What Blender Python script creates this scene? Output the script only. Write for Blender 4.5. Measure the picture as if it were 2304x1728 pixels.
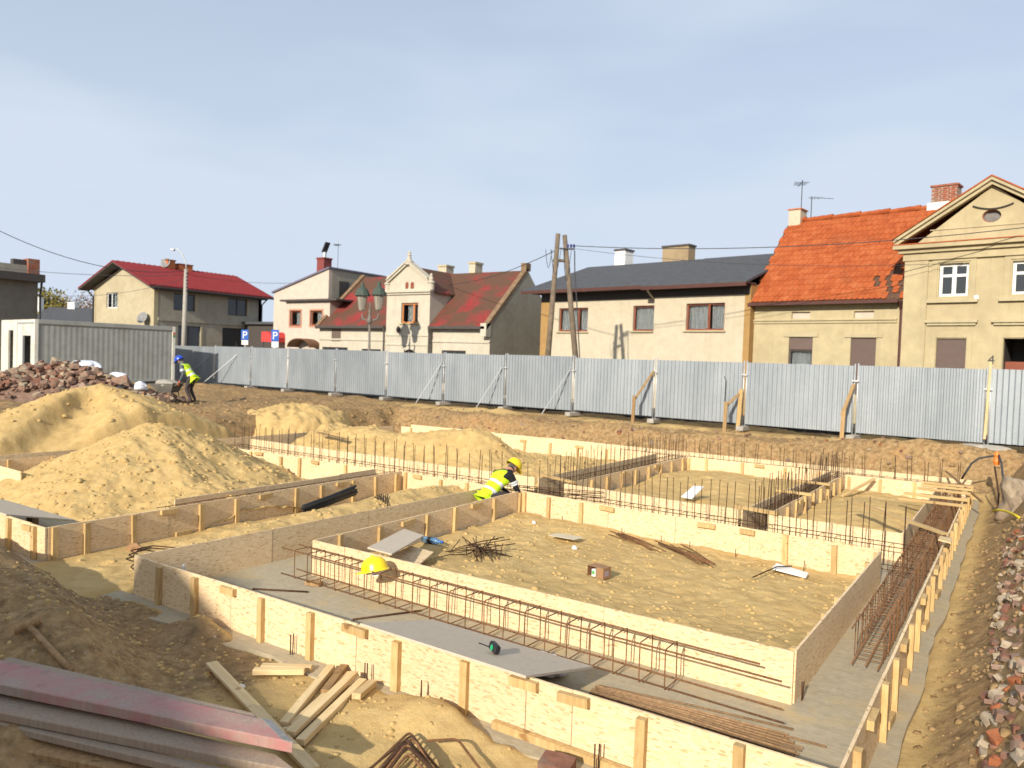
import bpy, bmesh, math, random
import numpy as np
from mathutils import Vector, Matrix, Quaternion, Euler

for o in list(bpy.data.objects): bpy.data.objects.remove(o)
sc = bpy.context.scene
col = sc.collection
rnd = random.Random(7)
PI = math.pi
R = math.radians

# ------------------------------------------------------------------ camera
CAM = np.array([0.0, 0.0, 2.915]); FPX = 1714.0
YAW, PITCH, ROLL = R(-33.82), R(1.80), R(1.97)
_f = np.array([math.sin(YAW)*math.cos(PITCH), math.cos(YAW)*math.cos(PITCH), -math.sin(PITCH)])
_r0 = np.array([math.cos(YAW), -math.sin(YAW), 0.0]); _u0 = np.cross(_r0, _f)
_r = _r0*math.cos(ROLL)+_u0*math.sin(ROLL); _u = -_r0*math.sin(ROLL)+_u0*math.cos(ROLL)
cd = bpy.data.cameras.new('camera'); cam = bpy.data.objects.new('camera', cd); col.objects.link(cam)
cd.sensor_width = 36.0; cd.lens = 36.0*FPX/2304.0; cd.clip_end = 3000.0; cd.clip_start = 0.05
M = Matrix.Identity(4)
for i in range(3):
    M[i][0] = _r[i]; M[i][1] = _u[i]; M[i][2] = -_f[i]; M[i][3] = CAM[i]
cam.matrix_world = M
cd.dof.use_dof = True; cd.dof.focus_distance = 7.5; cd.dof.aperture_fstop = 2.0
sc.camera = cam

# ------------------------------------------------------------------ sky, sun, exposure
SUN_EL = R(25.0); SUN_DIR = Vector((-0.10, 1.0, -math.tan(R(25.0)))).normalized()   # travel of the light
w = bpy.data.worlds.new('World'); sc.world = w; w.use_nodes = True
nt = w.node_tree; nt.nodes.clear()
wo = nt.nodes.new('ShaderNodeOutputWorld'); bg = nt.nodes.new('ShaderNodeBackground')
sky = nt.nodes.new('ShaderNodeTexSky'); sky.sky_type = 'NISHITA'; sky.sun_disc = False
sky.sun_elevation = SUN_EL; sky.sun_rotation = math.atan2(0.10, -1.0)
sky.air_density = 1.0; sky.dust_density = 2.6; sky.ozone_density = 2.0; sky.altitude = 60
tc = nt.nodes.new('ShaderNodeTexCoord'); mp = nt.nodes.new('ShaderNodeMapping'); mp.inputs['Scale'].default_value = (1.0, 1.0, 3.2)
n1 = nt.nodes.new('ShaderNodeTexNoise'); n1.inputs['Scale'].default_value = 1.9; n1.inputs['Detail'].default_value = 3.5; n1.inputs['Roughness'].default_value = 0.5
cr = nt.nodes.new('ShaderNodeMapRange'); cr.inputs[1].default_value = 0.42; cr.inputs[2].default_value = 0.74; cr.inputs[3].default_value = 0.62; cr.inputs[4].default_value = 1.0
mx = nt.nodes.new('ShaderNodeMix'); mx.data_type = 'RGBA'
mx.inputs[7].default_value = (4.45, 5.05, 5.95, 1)
nt.links.new(tc.outputs['Generated'], mp.inputs['Vector']); nt.links.new(mp.outputs[0], n1.inputs['Vector'])
sx_ = nt.nodes.new('ShaderNodeSeparateXYZ'); nt.links.new(tc.outputs['Generated'], sx_.inputs[0])
hz = nt.nodes.new('ShaderNodeMapRange'); hz.inputs[1].default_value = 0.0; hz.inputs[2].default_value = 0.42; hz.inputs[3].default_value = 0.34; hz.inputs[4].default_value = 0.0
ad = nt.nodes.new('ShaderNodeMath'); ad.operation = 'ADD'; ad.use_clamp = True
nt.links.new(sx_.outputs['Z'], hz.inputs[0]); nt.links.new(hz.outputs[0], ad.inputs[1])
nt.links.new(n1.outputs['Fac'], cr.inputs[0]); nt.links.new(cr.outputs[0], ad.inputs[0]); nt.links.new(ad.outputs[0], mx.inputs[0])
nt.links.new(sky.outputs[0], mx.inputs[6]); nt.links.new(mx.outputs[2], bg.inputs['Color'])
nt.links.new(bg.outputs[0], wo.inputs['Surface'])
bg.inputs['Strength'].default_value = 0.106
sl = bpy.data.lights.new('sun', 'SUN'); sl.energy = 4.2; sl.angle = R(0.8); sl.color = (1.0, 0.915, 0.78)
so = bpy.data.objects.new('sun', sl); col.objects.link(so)
so.rotation_euler = SUN_DIR.to_track_quat('-Z', 'Y').to_euler()
vs = sc.view_settings; vs.view_transform = 'Standard'; vs.look = 'None'; vs.exposure = 0.5; vs.gamma = 1.0; vs.use_curve_mapping = False

# ------------------------------------------------------------------ helpers
def ray(x, y): return _f+_r*(x-1152)/FPX-_u*(y-864)/FPX
def onz(x, y, z):
    d = ray(x, y); return CAM+d*((z-CAM[2])/d[2])
def ondepth(x, y, D): return CAM+ray(x, y)*D
def onvert(x, y, o, d):
    """hit of the view ray with the vertical plane through o (xy) along d (xy): returns s along d, z"""
    q = ray(x, y); n = (-d[1], d[0])
    k = ((o[0]-CAM[0])*n[0]+(o[1]-CAM[1])*n[1])/(q[0]*n[0]+q[1]*n[1]); p = CAM+q*k
    return (p[0]-o[0])*d[0]+(p[1]-o[1])*d[1], p[2]

def tag(o, label=None, cat=None, group=None, kind=None):
    if label: o['label'] = label
    if cat: o['category'] = cat
    if group: o['group'] = group
    if kind: o['kind'] = kind
    return o
def empty(name, loc=(0, 0, 0), label=None, cat=None, group=None, rz=0):
    o = bpy.data.objects.new(name, None); col.objects.link(o); o.location = loc; o.rotation_euler = (0, 0, rz)
    o.empty_display_size = 0.2
    return tag(o, label, cat, group)
def link(name, me, parent=None, loc=(0, 0, 0), rot=(0, 0, 0), scale=None):
    o = bpy.data.objects.new(name, me); col.objects.link(o)
    o.parent = parent; o.location = loc; o.rotation_euler = rot
    if scale: o.scale = scale
    return o

class MB:
    def __init__(s): s.v = []; s.f = []; s.m = []; s.cm = 0
    def add(s, vs, fs):
        b = len(s.v); s.v += [tuple(map(float, p)) for p in vs]
        for f in fs: s.f.append([b+i for i in f]); s.m.append(s.cm)
        return s
    def hexa(s, p):     # p: 8 points, bottom 0-3 ccw from above, top 4-7
        return s.add(p, [(3, 2, 1, 0), (4, 5, 6, 7), (0, 1, 5, 4), (1, 2, 6, 5), (2, 3, 7, 6), (3, 0, 4, 7)])
    def box(s, x0, x1, y0, y1, z0, z1):
        return s.hexa([(x0, y0, z0), (x1, y0, z0), (x1, y1, z0), (x0, y1, z0), (x0, y0, z1), (x1, y0, z1), (x1, y1, z1), (x0, y1, z1)])
    def obox(s, c, size, rot=(0, 0, 0)):
        m = Euler(rot).to_matrix(); a, b, d = size[0]/2, size[1]/2, size[2]/2; c = Vector(c)
        return s.hexa([tuple(c+m@Vector(q)) for q in ((-a, -b, -d), (a, -b, -d), (a, b, -d), (-a, b, -d), (-a, -b, d), (a, -b, d), (a, b, d), (-a, b, d))])
    def beam(s, p, q, wd, ht, up=(0, 0, 1)):
        p = Vector(p); q = Vector(q); d = (q-p).normalized(); up = Vector(up)
        if abs(d.dot(up)) > .99: up = Vector((0, 1, 0))
        sd = d.cross(up).normalized()*wd/2; uu = sd.cross(d).normalized()*ht/2
        return s.hexa([p+sd-uu, p-sd-uu, q-sd-uu, q+sd-uu, p+sd+uu, p-sd+uu, q-sd+uu, q+sd+uu])
    def tube(s, pts, r, n=6, caps=True):
        pts = [Vector(p) for p in pts]; rings = []; rr = r if hasattr(r, '__len__') else [r]*len(pts)
        ref = None
        for i, p in enumerate(pts):
            d = (pts[min(i+1, len(pts)-1)]-pts[max(i-1, 0)]).normalized()
            if ref is None: ref = Vector((0, 0, 1)) if abs(d.z) < .9 else Vector((1, 0, 0))
            a = d.cross(ref).normalized(); b = a.cross(d).normalized(); ref = b
            rings.append([p+(a*math.cos(2*PI*k/n)+b*math.sin(2*PI*k/n))*rr[i] for k in range(n)])
        vs = [q for rg in rings for q in rg]; fs = []
        for i in range(len(pts)-1):
            for k in range(n): fs.append((i*n+k, i*n+(k+1) % n, (i+1)*n+(k+1) % n, (i+1)*n+k))
        if caps: fs.append(tuple(range(n))[::-1]); fs.append(tuple((len(pts)-1)*n+k for k in range(n)))
        return s.add(vs, fs)
    def lathe(s, c, prof, n=16):
        vs = []; fs = []
        for (r, z) in prof:
            for k in range(n): vs.append((c[0]+r*math.cos(2*PI*k/n), c[1]+r*math.sin(2*PI*k/n), c[2]+z))
        for i in range(len(prof)-1):
            for k in range(n): fs.append((i*n+k, i*n+(k+1) % n, (i+1)*n+(k+1) % n, (i+1)*n+k))
        fs.append(tuple(range(n))[::-1]); fs.append(tuple((len(prof)-1)*n+k for k in range(n)))
        return s.add(vs, fs)
    def prism(s, poly, off):    # poly: list of 3d points (planar), extruded by off vector
        n = len(poly); off = Vector(off); a = [Vector(p) for p in poly]; b = [p+off for p in a]
        fs = [tuple(range(n)), tuple(range(2*n-1, n-1, -1))]+[(i, i+n, (i+1) % n+n, (i+1) % n) for i in range(n)]
        return s.add(a+b, fs)
    def mesh(s, name, mats, base=(0, 0, 0), smooth=False, bevel=0.0):
        me = bpy.data.meshes.new(name)
        me.from_pydata([(x-base[0], y-base[1], z-base[2]) for x, y, z in s.v], [], s.f)
        for m in (mats if isinstance(mats, (list, tuple)) else [mats]): me.materials.append(m)
        me.polygons.foreach_set('material_index', s.m)
        bm = bmesh.new(); bm.from_mesh(me); bmesh.ops.recalc_face_normals(bm, faces=bm.faces)
        if bevel: bmesh.ops.bevel(bm, geom=list(bm.edges), offset=bevel, segments=1, affect='EDGES')
        bm.to_mesh(me); bm.free()
        if smooth: me.polygons.foreach_set('use_smooth', [True]*len(me.polygons))
        return me
    def build(s, name, mats, parent=None, smooth=False, base=None, bevel=0.0):
        """world-space points; the object sits at its parent's origin (or at base)"""
        b = tuple(parent.location) if (parent is not None and base is None) else (base or (0, 0, 0))
        if parent is not None and parent.parent is not None and base is None:
            b = tuple(parent.matrix_local.translation+parent.parent.location)
        o = link(name, s.mesh(name, mats, b, smooth, bevel), parent)
        if parent is None: o.location = b
        return o

# value noise on arrays
_rng = np.random.RandomState(3); _perm = _rng.rand(256, 256)
def vnoise(x, y, seed=0):
    x = np.asarray(x, float)+seed*17.31; y = np.asarray(y, float)+seed*9.73
    xi = np.floor(x).astype(int); yi = np.floor(y).astype(int); fx = x-xi; fy = y-yi
    fx = fx*fx*(3-2*fx); fy = fy*fy*(3-2*fy)
    g = lambda a, b: _perm[a & 255, b & 255]
    return (g(xi, yi)*(1-fx)+g(xi+1, yi)*fx)*(1-fy)+(g(xi, yi+1)*(1-fx)+g(xi+1, yi+1)*fx)*fy-0.5
def fbm(x, y, sc_, octv=4, seed=0, gain=.5):
    t = 0; a = 1
    for i in range(octv):
        t = t+a*vnoise(np.asarray(x)*sc_, np.asarray(y)*sc_, seed+i); a *= gain; sc_ *= 2.03
    return t
def sstep(a, b, x):
    t = np.clip((np.asarray(x, float)-a)/(b-a), 0, 1); return t*t*(3-2*t)

# ------------------------------------------------------------------ materials
MATS = {}
def nmat(name):
    m = bpy.data.materials.new(name); m.use_nodes = True
    t = m.node_tree; b = t.nodes['Principled BSDF']; MATS[name] = m
    return m, t, b
def N(t, typ, **kw):
    n = t.nodes.new(typ)
    for k, v in kw.items():
        if k.startswith('_'): setattr(n, k[1:], v)
        else: n.inputs[k.replace('_', ' ')].default_value = v
    return n
def ramp(t, fac, stops):
    n = t.nodes.new('ShaderNodeValToRGB'); e = n.color_ramp.elements
    e[0].position = stops[0][0]; e[0].color = (*stops[0][1], 1); e[1].position = stops[-1][0]; e[1].color = (*stops[-1][1], 1)
    for p, c in stops[1:-1]:
        q = e.new(p); q.color = (*c, 1)
    t.links.new(fac, n.inputs[0]); return n.outputs[0]
def coords(t, scale=(1, 1, 1), kind='Object', rot=(0, 0, 0)):
    c = t.nodes.new('ShaderNodeTexCoord'); m = t.nodes.new('ShaderNodeMapping')
    m.inputs['Scale'].default_value = scale; m.inputs['Rotation'].default_value = rot
    t.links.new(c.outputs[kind], m.inputs['Vector']); return m.outputs[0]
def worldco(t, scale=(1, 1, 1)):
    g = t.nodes.new('ShaderNodeNewGeometry'); m = t.nodes.new('ShaderNodeMapping'); m.inputs['Scale'].default_value = scale
    t.links.new(g.outputs['Position'], m.inputs['Vector']); return m.outputs[0]
def noise(t, vec, scale, detail=4, rough=.55, dist=0):
    n = N(t, 'ShaderNodeTexNoise', Scale=scale, Detail=detail, Roughness=rough, Distortion=dist)
    t.links.new(vec, n.inputs['Vector']); return n.outputs['Fac']
def mixc(t, fac, a, b, mode='MIX'):
    n = t.nodes.new('ShaderNodeMix'); n.data_type = 'RGBA'; n.blend_type = mode
    for i, q in ((0, fac), (6, a), (7, b)):
        if hasattr(q, 'links'): t.links.new(q, n.inputs[i])
        else: n.inputs[i].default_value = (*q, 1) if isinstance(q, tuple) else q
    return n.outputs[2]
def math_(t, op, a, b=0.0, clamp=False):
    n = t.nodes.new('ShaderNodeMath'); n.operation = op; n.use_clamp = clamp
    for i, q in enumerate((a, b)):
        if hasattr(q, 'links'): t.links.new(q, n.inputs[i])
        else: n.inputs[i].default_value = q
    return n.outputs[0]
def bump(t, b, h, strength=.5, dist=.02):
    n = t.nodes.new('ShaderNodeBump'); n.inputs['Strength'].default_value = strength; n.inputs['Distance'].default_value = dist
    t.links.new(h, n.inputs['Height']); t.links.new(n.outputs[0], b.inputs['Normal'])
def setc(t, b, q):
    if hasattr(q, 'links'): t.links.new(q, b.inputs['Base Color'])
    else: b.inputs['Base Color'].default_value = (*q, 1)
def simple(name, c, rough=.7, metal=0.0, var=.12, nscale=6.0, bmp=0.0, spec=.3, rv=.0, dirt=None, dscale=1.3):
    """plain paint / plastic / plaster with mottling, optional object-to-object variation and dirt patches"""
    m, t, b = nmat(name); vec = worldco(t)
    f = noise(t, vec, nscale, 5, .6)
    lo = tuple(x*(1-var) for x in c); hi = tuple(min(1, x*(1+var)) for x in c)
    q = ramp(t, f, [(.25, lo), (.75, hi)])
    if dirt:
        df = noise(t, vec, dscale, 5, .65)
        q = mixc(t, ramp(t, df, [(.48, (0, 0, 0)), (.72, (1, 1, 1))]), q, dirt)
    if rv:
        oi = t.nodes.new('ShaderNodeObjectInfo'); h = t.nodes.new('ShaderNodeHueSaturation')
        mr = N(t, 'ShaderNodeMapRange'); mr.inputs[3].default_value = 1-rv; mr.inputs[4].default_value = 1+rv
        t.links.new(oi.outputs['Random'], mr.inputs[0]); t.links.new(mr.outputs[0], h.inputs['Value']); t.links.new(q, h.inputs['Color']); q = h.outputs[0]
    setc(t, b, q); b.inputs['Roughness'].default_value = rough; b.inputs['Metallic'].default_value = metal
    b.inputs['Specular IOR Level'].default_value = spec
    if bmp: bump(t, b, f, bmp, .01)
    return m

def m_sand(name, soilmix=False):
    m, t, b = nmat(name); v = worldco(t)
    big = noise(t, v, .8, 4, .6); mid = noise(t, v, 5, 5, .65); fine = noise(t, v, 60, 4, .7)
    c = ramp(t, mid, [(.30, (.45, .302, .122)), (.50, (.54, .378, .16)), (.72, (.60, .438, .20))])
    c = mixc(t, ramp(t, big, [(.42, (0, 0, 0)), (.68, (.45, .45, .45))]), c, (.47, .315, .125))
    c = mixc(t, ramp(t, fine, [(.35, (.3, .3, .3)), (.65, (0, 0, 0))]), c, (.30, .20, .09))
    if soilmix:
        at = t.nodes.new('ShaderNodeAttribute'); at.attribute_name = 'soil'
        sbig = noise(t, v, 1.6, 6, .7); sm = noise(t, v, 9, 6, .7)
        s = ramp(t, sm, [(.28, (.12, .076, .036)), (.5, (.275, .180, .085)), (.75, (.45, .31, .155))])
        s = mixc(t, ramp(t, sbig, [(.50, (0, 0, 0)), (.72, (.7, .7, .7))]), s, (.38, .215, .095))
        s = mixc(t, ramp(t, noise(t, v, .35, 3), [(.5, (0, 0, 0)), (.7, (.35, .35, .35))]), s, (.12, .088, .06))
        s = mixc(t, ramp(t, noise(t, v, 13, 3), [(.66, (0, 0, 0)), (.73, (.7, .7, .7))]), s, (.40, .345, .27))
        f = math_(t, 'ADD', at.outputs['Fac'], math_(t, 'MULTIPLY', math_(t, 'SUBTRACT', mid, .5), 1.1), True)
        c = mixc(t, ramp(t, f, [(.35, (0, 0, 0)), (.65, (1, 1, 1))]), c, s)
    setc(t, b, c); b.inputs['Roughness'].default_value = .95; b.inputs['Specular IOR Level'].default_value = .1
    h = math_(t, 'ADD', math_(t, 'MULTIPLY', noise(t, v, 14, 6, .68), 1.0), math_(t, 'MULTIPLY', noise(t, v, 90, 3, .7), .22))
    bump(t, b, h, .6, .024)
    return m
def m_soil(name):
    m, t, b = nmat(name); v = worldco(t); c = ramp(t, noise(t, v, 7, 5, .7), [(.28, (.15, .095, .045)), (.5, (.29, .19, .09)), (.75, (.44, .30, .15))])
    setc(t, b, c); b.inputs['Roughness'].default_value = .95; b.inputs['Specular IOR Level'].default_value = .1; bump(t, b, noise(t, v, 30, 4, .7), .8, .02); return m
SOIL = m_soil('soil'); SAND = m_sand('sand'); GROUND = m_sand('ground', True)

def m_concrete(name, a, c2, stain=(.30, .25, .17)):
    m, t, b = nmat(name); v = worldco(t)
    big = noise(t, v, .9, 5, .6); f = noise(t, v, 11, 6, .65)
    c = ramp(t, f, [(.3, a), (.7, c2)]); c = mixc(t, ramp(t, big, [(.45, (0, 0, 0)), (.7, (.7, .7, .7))]), c, stain)
    w_ = N(t, 'ShaderNodeTexNoise', Scale=3.0, Detail=3.0, Distortion=.6); t.links.new(worldco(t, (1, 14, 1)), w_.inputs['Vector'])
    c = mixc(t, ramp(t, w_.outputs['Fac'], [(.52, (0, 0, 0)), (.62, (.22, .22, .22))]), c, (.24, .21, .17))
    if name == 'lean_concrete':
        c = mixc(t, ramp(t, noise(t, v, 1.7, 7, .72, .5), [(.52, (0, 0, 0)), (.68, (.85, .85, .85))]), c, (.47, .35, .175)); c = mixc(t, ramp(t, noise(t, v, 4.5, 6, .7), [(.60, (0, 0, 0)), (.70, (.6, .6, .6))]), c, (.23, .195, .14))
    setc(t, b, c); b.inputs['Roughness'].default_value = .9; b.inputs['Specular IOR Level'].default_value = .2
    bump(t, b, math_(t, 'ADD', f, w_.outputs['Fac']), .35, .012); return m
SLAB = m_concrete('lean_concrete', (.33, .28, .19), (.43, .37, .26), (.41, .33, .21))
CONC = m_concrete('old_concrete', (.27, .25, .22), (.42, .39, .34), (.30, .26, .21))
ASPH = simple('asphalt', (.06, .058, .055), .9, var=.3, nscale=30, bmp=.3)

def m_osb(name, weather=None):
    m, t, b = nmat(name)
    oi = t.nodes.new('ShaderNodeObjectInfo'); off = t.nodes.new('ShaderNodeVectorMath'); off.operation = 'SCALE'
    cmb = N(t, 'ShaderNodeCombineXYZ', X=3.1, Y=7.7, Z=5.3); t.links.new(cmb.outputs[0], off.inputs[0])
    sc2 = math_(t, 'MULTIPLY', oi.outputs['Random'], 20.0); t.links.new(sc2, off.inputs['Scale'])
    add = t.nodes.new('ShaderNodeVectorMath'); add.operation = 'ADD'
    t.links.new(worldco(t), add.inputs[0]); t.links.new(off.outputs[0], add.inputs[1])
    def mapp(s, r):
        q = t.nodes.new('ShaderNodeMapping'); q.inputs['Scale'].default_value = s; q.inputs['Rotation'].default_value = r
        t.links.new(add.outputs[0], q.inputs['Vector']); return q.outputs[0]
    cols = None
    for i, (s, r) in enumerate((((15, 15, 80), (0, 0, .3)), ((22, 22, 75), (.5, .5, 0)), ((19, 19, 70), (-.6, -.6, .2)))):
        vo = N(t, 'ShaderNodeTexVoronoi', Scale=1.0, Randomness=1.0); t.links.new(mapp(s, r), vo.inputs['Vector'])
        sep = t.nodes.new('ShaderNodeSeparateColor'); t.links.new(vo.outputs['Color'], sep.inputs[0])
        c = ramp(t, sep.outputs[0], [(0, (.50, .34, .16)), (.12, (.64, .465, .265)), (.55, (.72, .54, .33)), (1, (.77, .605, .39))])
        cols = c if cols is None else mixc(t, .5, cols, c)
    fl = N(t, 'ShaderNodeTexVoronoi', Scale=1.0); t.links.new(mapp((26, 26, 95), (.35, -.5, .4)), fl.inputs['Vector'])
    sp = t.nodes.new('ShaderNodeSeparateColor'); t.links.new(fl.outputs['Color'], sp.inputs[0])
    dk = ramp(t, sp.outputs[1], [(.915, (0, 0, 0)), (.96, (.6, .6, .6))])
    c = mixc(t, dk, cols, (.32, .18, .07))
    big = noise(t, add.outputs[0], 1.7, 4, .6)
    c = mixc(t, ramp(t, big, [(.5, (0, 0, 0)), (.78, (.4, .4, .4))]), c, (.66, .49, .27))
    if weather: c = mixc(t, .72, c, weather)
    h = t.nodes.new('ShaderNodeHueSaturation'); mr = N(t, 'ShaderNodeMapRange'); mr.inputs[3].default_value = .90; mr.inputs[4].default_value = 1.06
    t.links.new(oi.outputs['Random'], mr.inputs[0]); t.links.new(mr.outputs[0], h.inputs['Value']); t.links.new(c, h.inputs['Color'])
    setc(t, b, h.outputs[0]); b.inputs['Roughness'].default_value = .75; b.inputs['Specular IOR Level'].default_value = .2
    bump(t, b, sp.outputs[0], .25, .004); return m
OSB = m_osb('osb')
def m_wood(name, a, c2, kn, rv=.14):
    m, t, b = nmat(name); oi = t.nodes.new('ShaderNodeObjectInfo')
    v = coords(t, (1, 1, 1)); n0 = t.nodes.new('ShaderNodeTexNoise'); n0.inputs['Scale'].default_value = 1.0; n0.inputs['Detail'].default_value = 5; n0.inputs['Distortion'].default_value = .4
    ad = t.nodes.new('ShaderNodeVectorMath'); ad.operation = 'ADD'; t.links.new(coords(t, (30, 30, 3)), ad.inputs[0])
    cb = t.nodes.new('ShaderNodeCombineXYZ'); t.links.new(math_(t, 'MULTIPLY', oi.outputs['Random'], 91.0), cb.inputs[0]); t.links.new(cb.outputs[0], ad.inputs[1])
    t.links.new(ad.outputs[0], n0.inputs['Vector'])
    c = ramp(t, n0.outputs['Fac'], [(.3, a), (.7, c2)])
    kv = N(t, 'ShaderNodeTexNoise', Scale=7.0, Detail=1.0); a2 = t.nodes.new('ShaderNodeVectorMath'); a2.operation = 'ADD'
    t.links.new(v, a2.inputs[0]); t.links.new(cb.outputs[0], a2.inputs[1]); t.links.new(a2.outputs[0], kv.inputs['Vector'])
    c = mixc(t, ramp(t, kv.outputs['Fac'], [(.70, (0, 0, 0)), (.76, (.8, .8, .8))]), c, kn)
    h = t.nodes.new('ShaderNodeHueSaturation'); mr = N(t, 'ShaderNodeMapRange'); mr.inputs[3].default_value = 1-rv; mr.inputs[4].default_value = 1+rv
    t.links.new(oi.outputs['Random'], mr.inputs[0]); t.links.new(mr.outputs[0], h.inputs['Value']); t.links.new(c, h.inputs['Color'])
    setc(t, b, h.outputs[0]); b.inputs['Roughness'].default_value = .7; b.inputs['Specular IOR Level'].default_value = .2
    bump(t, b, n0.outputs['Fac'], .25, .004); return m
TIMB = m_wood('pine_timber', (.42, .275, .115), (.56, .395, .185), (.25, .12, .04))
TIMBF = m_wood('fresh_timber', (.55, .40, .20), (.68, .52, .29), (.30, .17, .07))
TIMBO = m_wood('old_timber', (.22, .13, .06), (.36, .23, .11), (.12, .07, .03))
RUST = simple('rusty_steel', (.185, .092, .042), .85, .15, .5, 40, .3, rv=.3)
RUSTD = simple('dark_rebar', (.075, .040, .022), .75, .35, .5, 40, .2, rv=.3)

# ------------------------------------------------------------------ terrain
S0 = .95
def front_toe(x):      # y of the toe of the near bank
    return np.interp(x, [-60, -14, -9.6, -8.3, -6.3, -5.4, -4.4, -3, -1, 2], [5.0, 5.0, 4.85, 4.62, 4.2, 3.65, 2.7, 1.7, 1.0, .8])
def terr(x, y):
    lo = fbm(x, y, .55, 3, 1); md = fbm(x, y, 2.2, 4, 5); hi = fbm(x, y, 9.0, 3, 9, .6)
    wob = lo*.55+md*.22
    dl = x+19.5+wob*1.2; db = 21.35-y+wob*.8; dr = -.24-x+wob*.25; df = y-front_toe(x)+wob*.35
    hl = (S0+.05+.18*sstep(-27, -35, x)*sstep(27, 22, y))*sstep(.15, 1.3, -dl+.1*md)
    hb = S0*sstep(.1, 1.25, -db)
    hr = .75*sstep(0, .75, -dr)+.30*sstep(-.42, .2, -dr-.05)
    crest = np.interp(x, [-60, -10, -8.5, -7.5, -6.5, -5.6, -4.8, 2], [.60, .58, .55, .47, .32, .14, .03, .02])
    hf = crest*sstep(.05, .95, -df)*(1-.9*sstep(1.25, 2.6, -df)*sstep(-14, -10, x))
    h = np.maximum(np.maximum(hl, hb), np.maximum(hr, hf)); fl_ = sstep(22.9, 23.4, y-.055*(-x)+0*x)*0
    out = (h > .05)
    h = h-.035+lo*.16*sstep(.02, .4, h)+md*.10*sstep(0.0, .3, h)+md*.03+hi*.016
    near = sstep(5.2, 4.9, y)
    h = h+near*(.03*(vnoise(x*1.7, y*1.7, 41)+.1)+.035*np.maximum(0, vnoise(x*6, y*6, 44)))
    # sand humps lying against the front shutter
    for (cx, cy, rx, ry, a) in ((-6.95, 4.75, .35, .3, .16), (-3.75, 4.72, .5, .3, .17), (-4.6, 4.3, .9, .5, .05), (-8.2, 4.72, .6, .3, .06), (-7.4, 3.5, 1.0, .35, .10), (-2.2, 22.4, 1.6, .6, .35), (.1, 21.6, 1.3, 1.0, .25)):
        h = h+a*np.exp(-((x-cx)/rx)**2-((y-cy)/ry)**2)
    slabmask = sstep(-18.9, -18.4, x)*sstep(-.60, -.82, x+.10*vnoise(x*2, y*1.3, 71)+.05*vnoise(x*2, y*5, 72))*sstep(4.74, 5.0, y+.16*vnoise(x*1.4, y*2, 73)+.08*vnoise(x*5, y*2, 74))*sstep(21.1, 20.9, y)
    ff = sstep(.75, .35, np.abs(y-(23.8-.055*x)-.15)); h = h*(1-ff)+(S0-.06)*ff
    return h*(1-slabmask)-.10*slabmask
def terr1(x, y): return float(terr(np.array([float(x)]), np.array([float(y)]))[0])
def axis(segs):
    out = []
    for a, b_, st in segs:
        n = max(1, int(round((b_-a)/st))); out += [a+(b_-a)*i/n for i in range(n)]
    return out+[segs[-1][1]]
gx = [-1500, -500, -200, -110, -75]+axis([(-58, -48, 1.0), (-48, -20, .2), (-20, -9, .09), (-9, 1, .045), (1, 8, .25)])+[14, 30, 80, 250, 1500]
gy = [-1500, -300, -80, -30]+axis([(-14, 2.2, .6), (2.2, 5.2, .035), (5.2, 20.6, .12), (20.6, 23, .06), (23, 28, .25), (28, 40, 1.5)])+[60, 120, 300, 900, 1500]
X, Y = np.meshgrid(np.array(gx, float), np.array(gy, float))
Z = terr(X, Y); nx, ny = len(gx), len(gy)
fadeo = sstep(45, 70, np.maximum(np.abs(X+20), np.abs(Y-10)*1.2)); Z = Z*(1-fadeo)+S0*fadeo
Z = np.where(Y > 25.5, np.minimum(Z, S0-.02), Z)
co = np.stack([X, Y, Z], -1).reshape(-1, 3)
idx = np.arange(nx*ny).reshape(ny, nx)
q = np.stack([idx[:-1, :-1], idx[:-1, 1:], idx[1:, 1:], idx[1:, :-1]], -1).reshape(-1, 4)
def grid_mesh(name, co, q, mat, attr=None):
    me = bpy.data.meshes.new(name); me.vertices.add(len(co)); me.vertices.foreach_set('co', co.astype(np.float32).ravel())
    me.loops.add(q.size); me.loops.foreach_set('vertex_index', q.astype(np.int32).ravel())
    me.polygons.add(len(q)); me.polygons.foreach_set('loop_start', np.arange(0, q.size, 4, dtype=np.int32))
    me.update(calc_edges=True); me.validate()
    me.polygons.foreach_set('use_smooth', np.ones(len(me.polygons), dtype=bool))
    if attr is not None:
        a = me.attributes.new('soil', 'FLOAT', 'POINT'); a.data.foreach_set('value', attr.astype(np.float32).ravel())
    me.materials.append(mat); return me
soil = np.clip(sstep(-18.8, -20.5, X)*1.0+sstep(20.9, 21.5, Y)*.95+sstep(-.45, .0, X)*.85*sstep(3, 4, Y)+sstep(-.72, -.40, X)*.58, 0, 1)
soil = soil*(1-.75*sstep(.80, .95, Z)*sstep(22.2, 23.2, Y)*sstep(-26, -20, X)*sstep(26, 24.8, Y))
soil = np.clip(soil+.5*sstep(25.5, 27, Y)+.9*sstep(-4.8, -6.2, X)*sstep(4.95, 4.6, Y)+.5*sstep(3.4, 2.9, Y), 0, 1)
g = link('ground', grid_mesh('ground', co, q, GROUND, soil)); tag(g, kind='structure')

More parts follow.
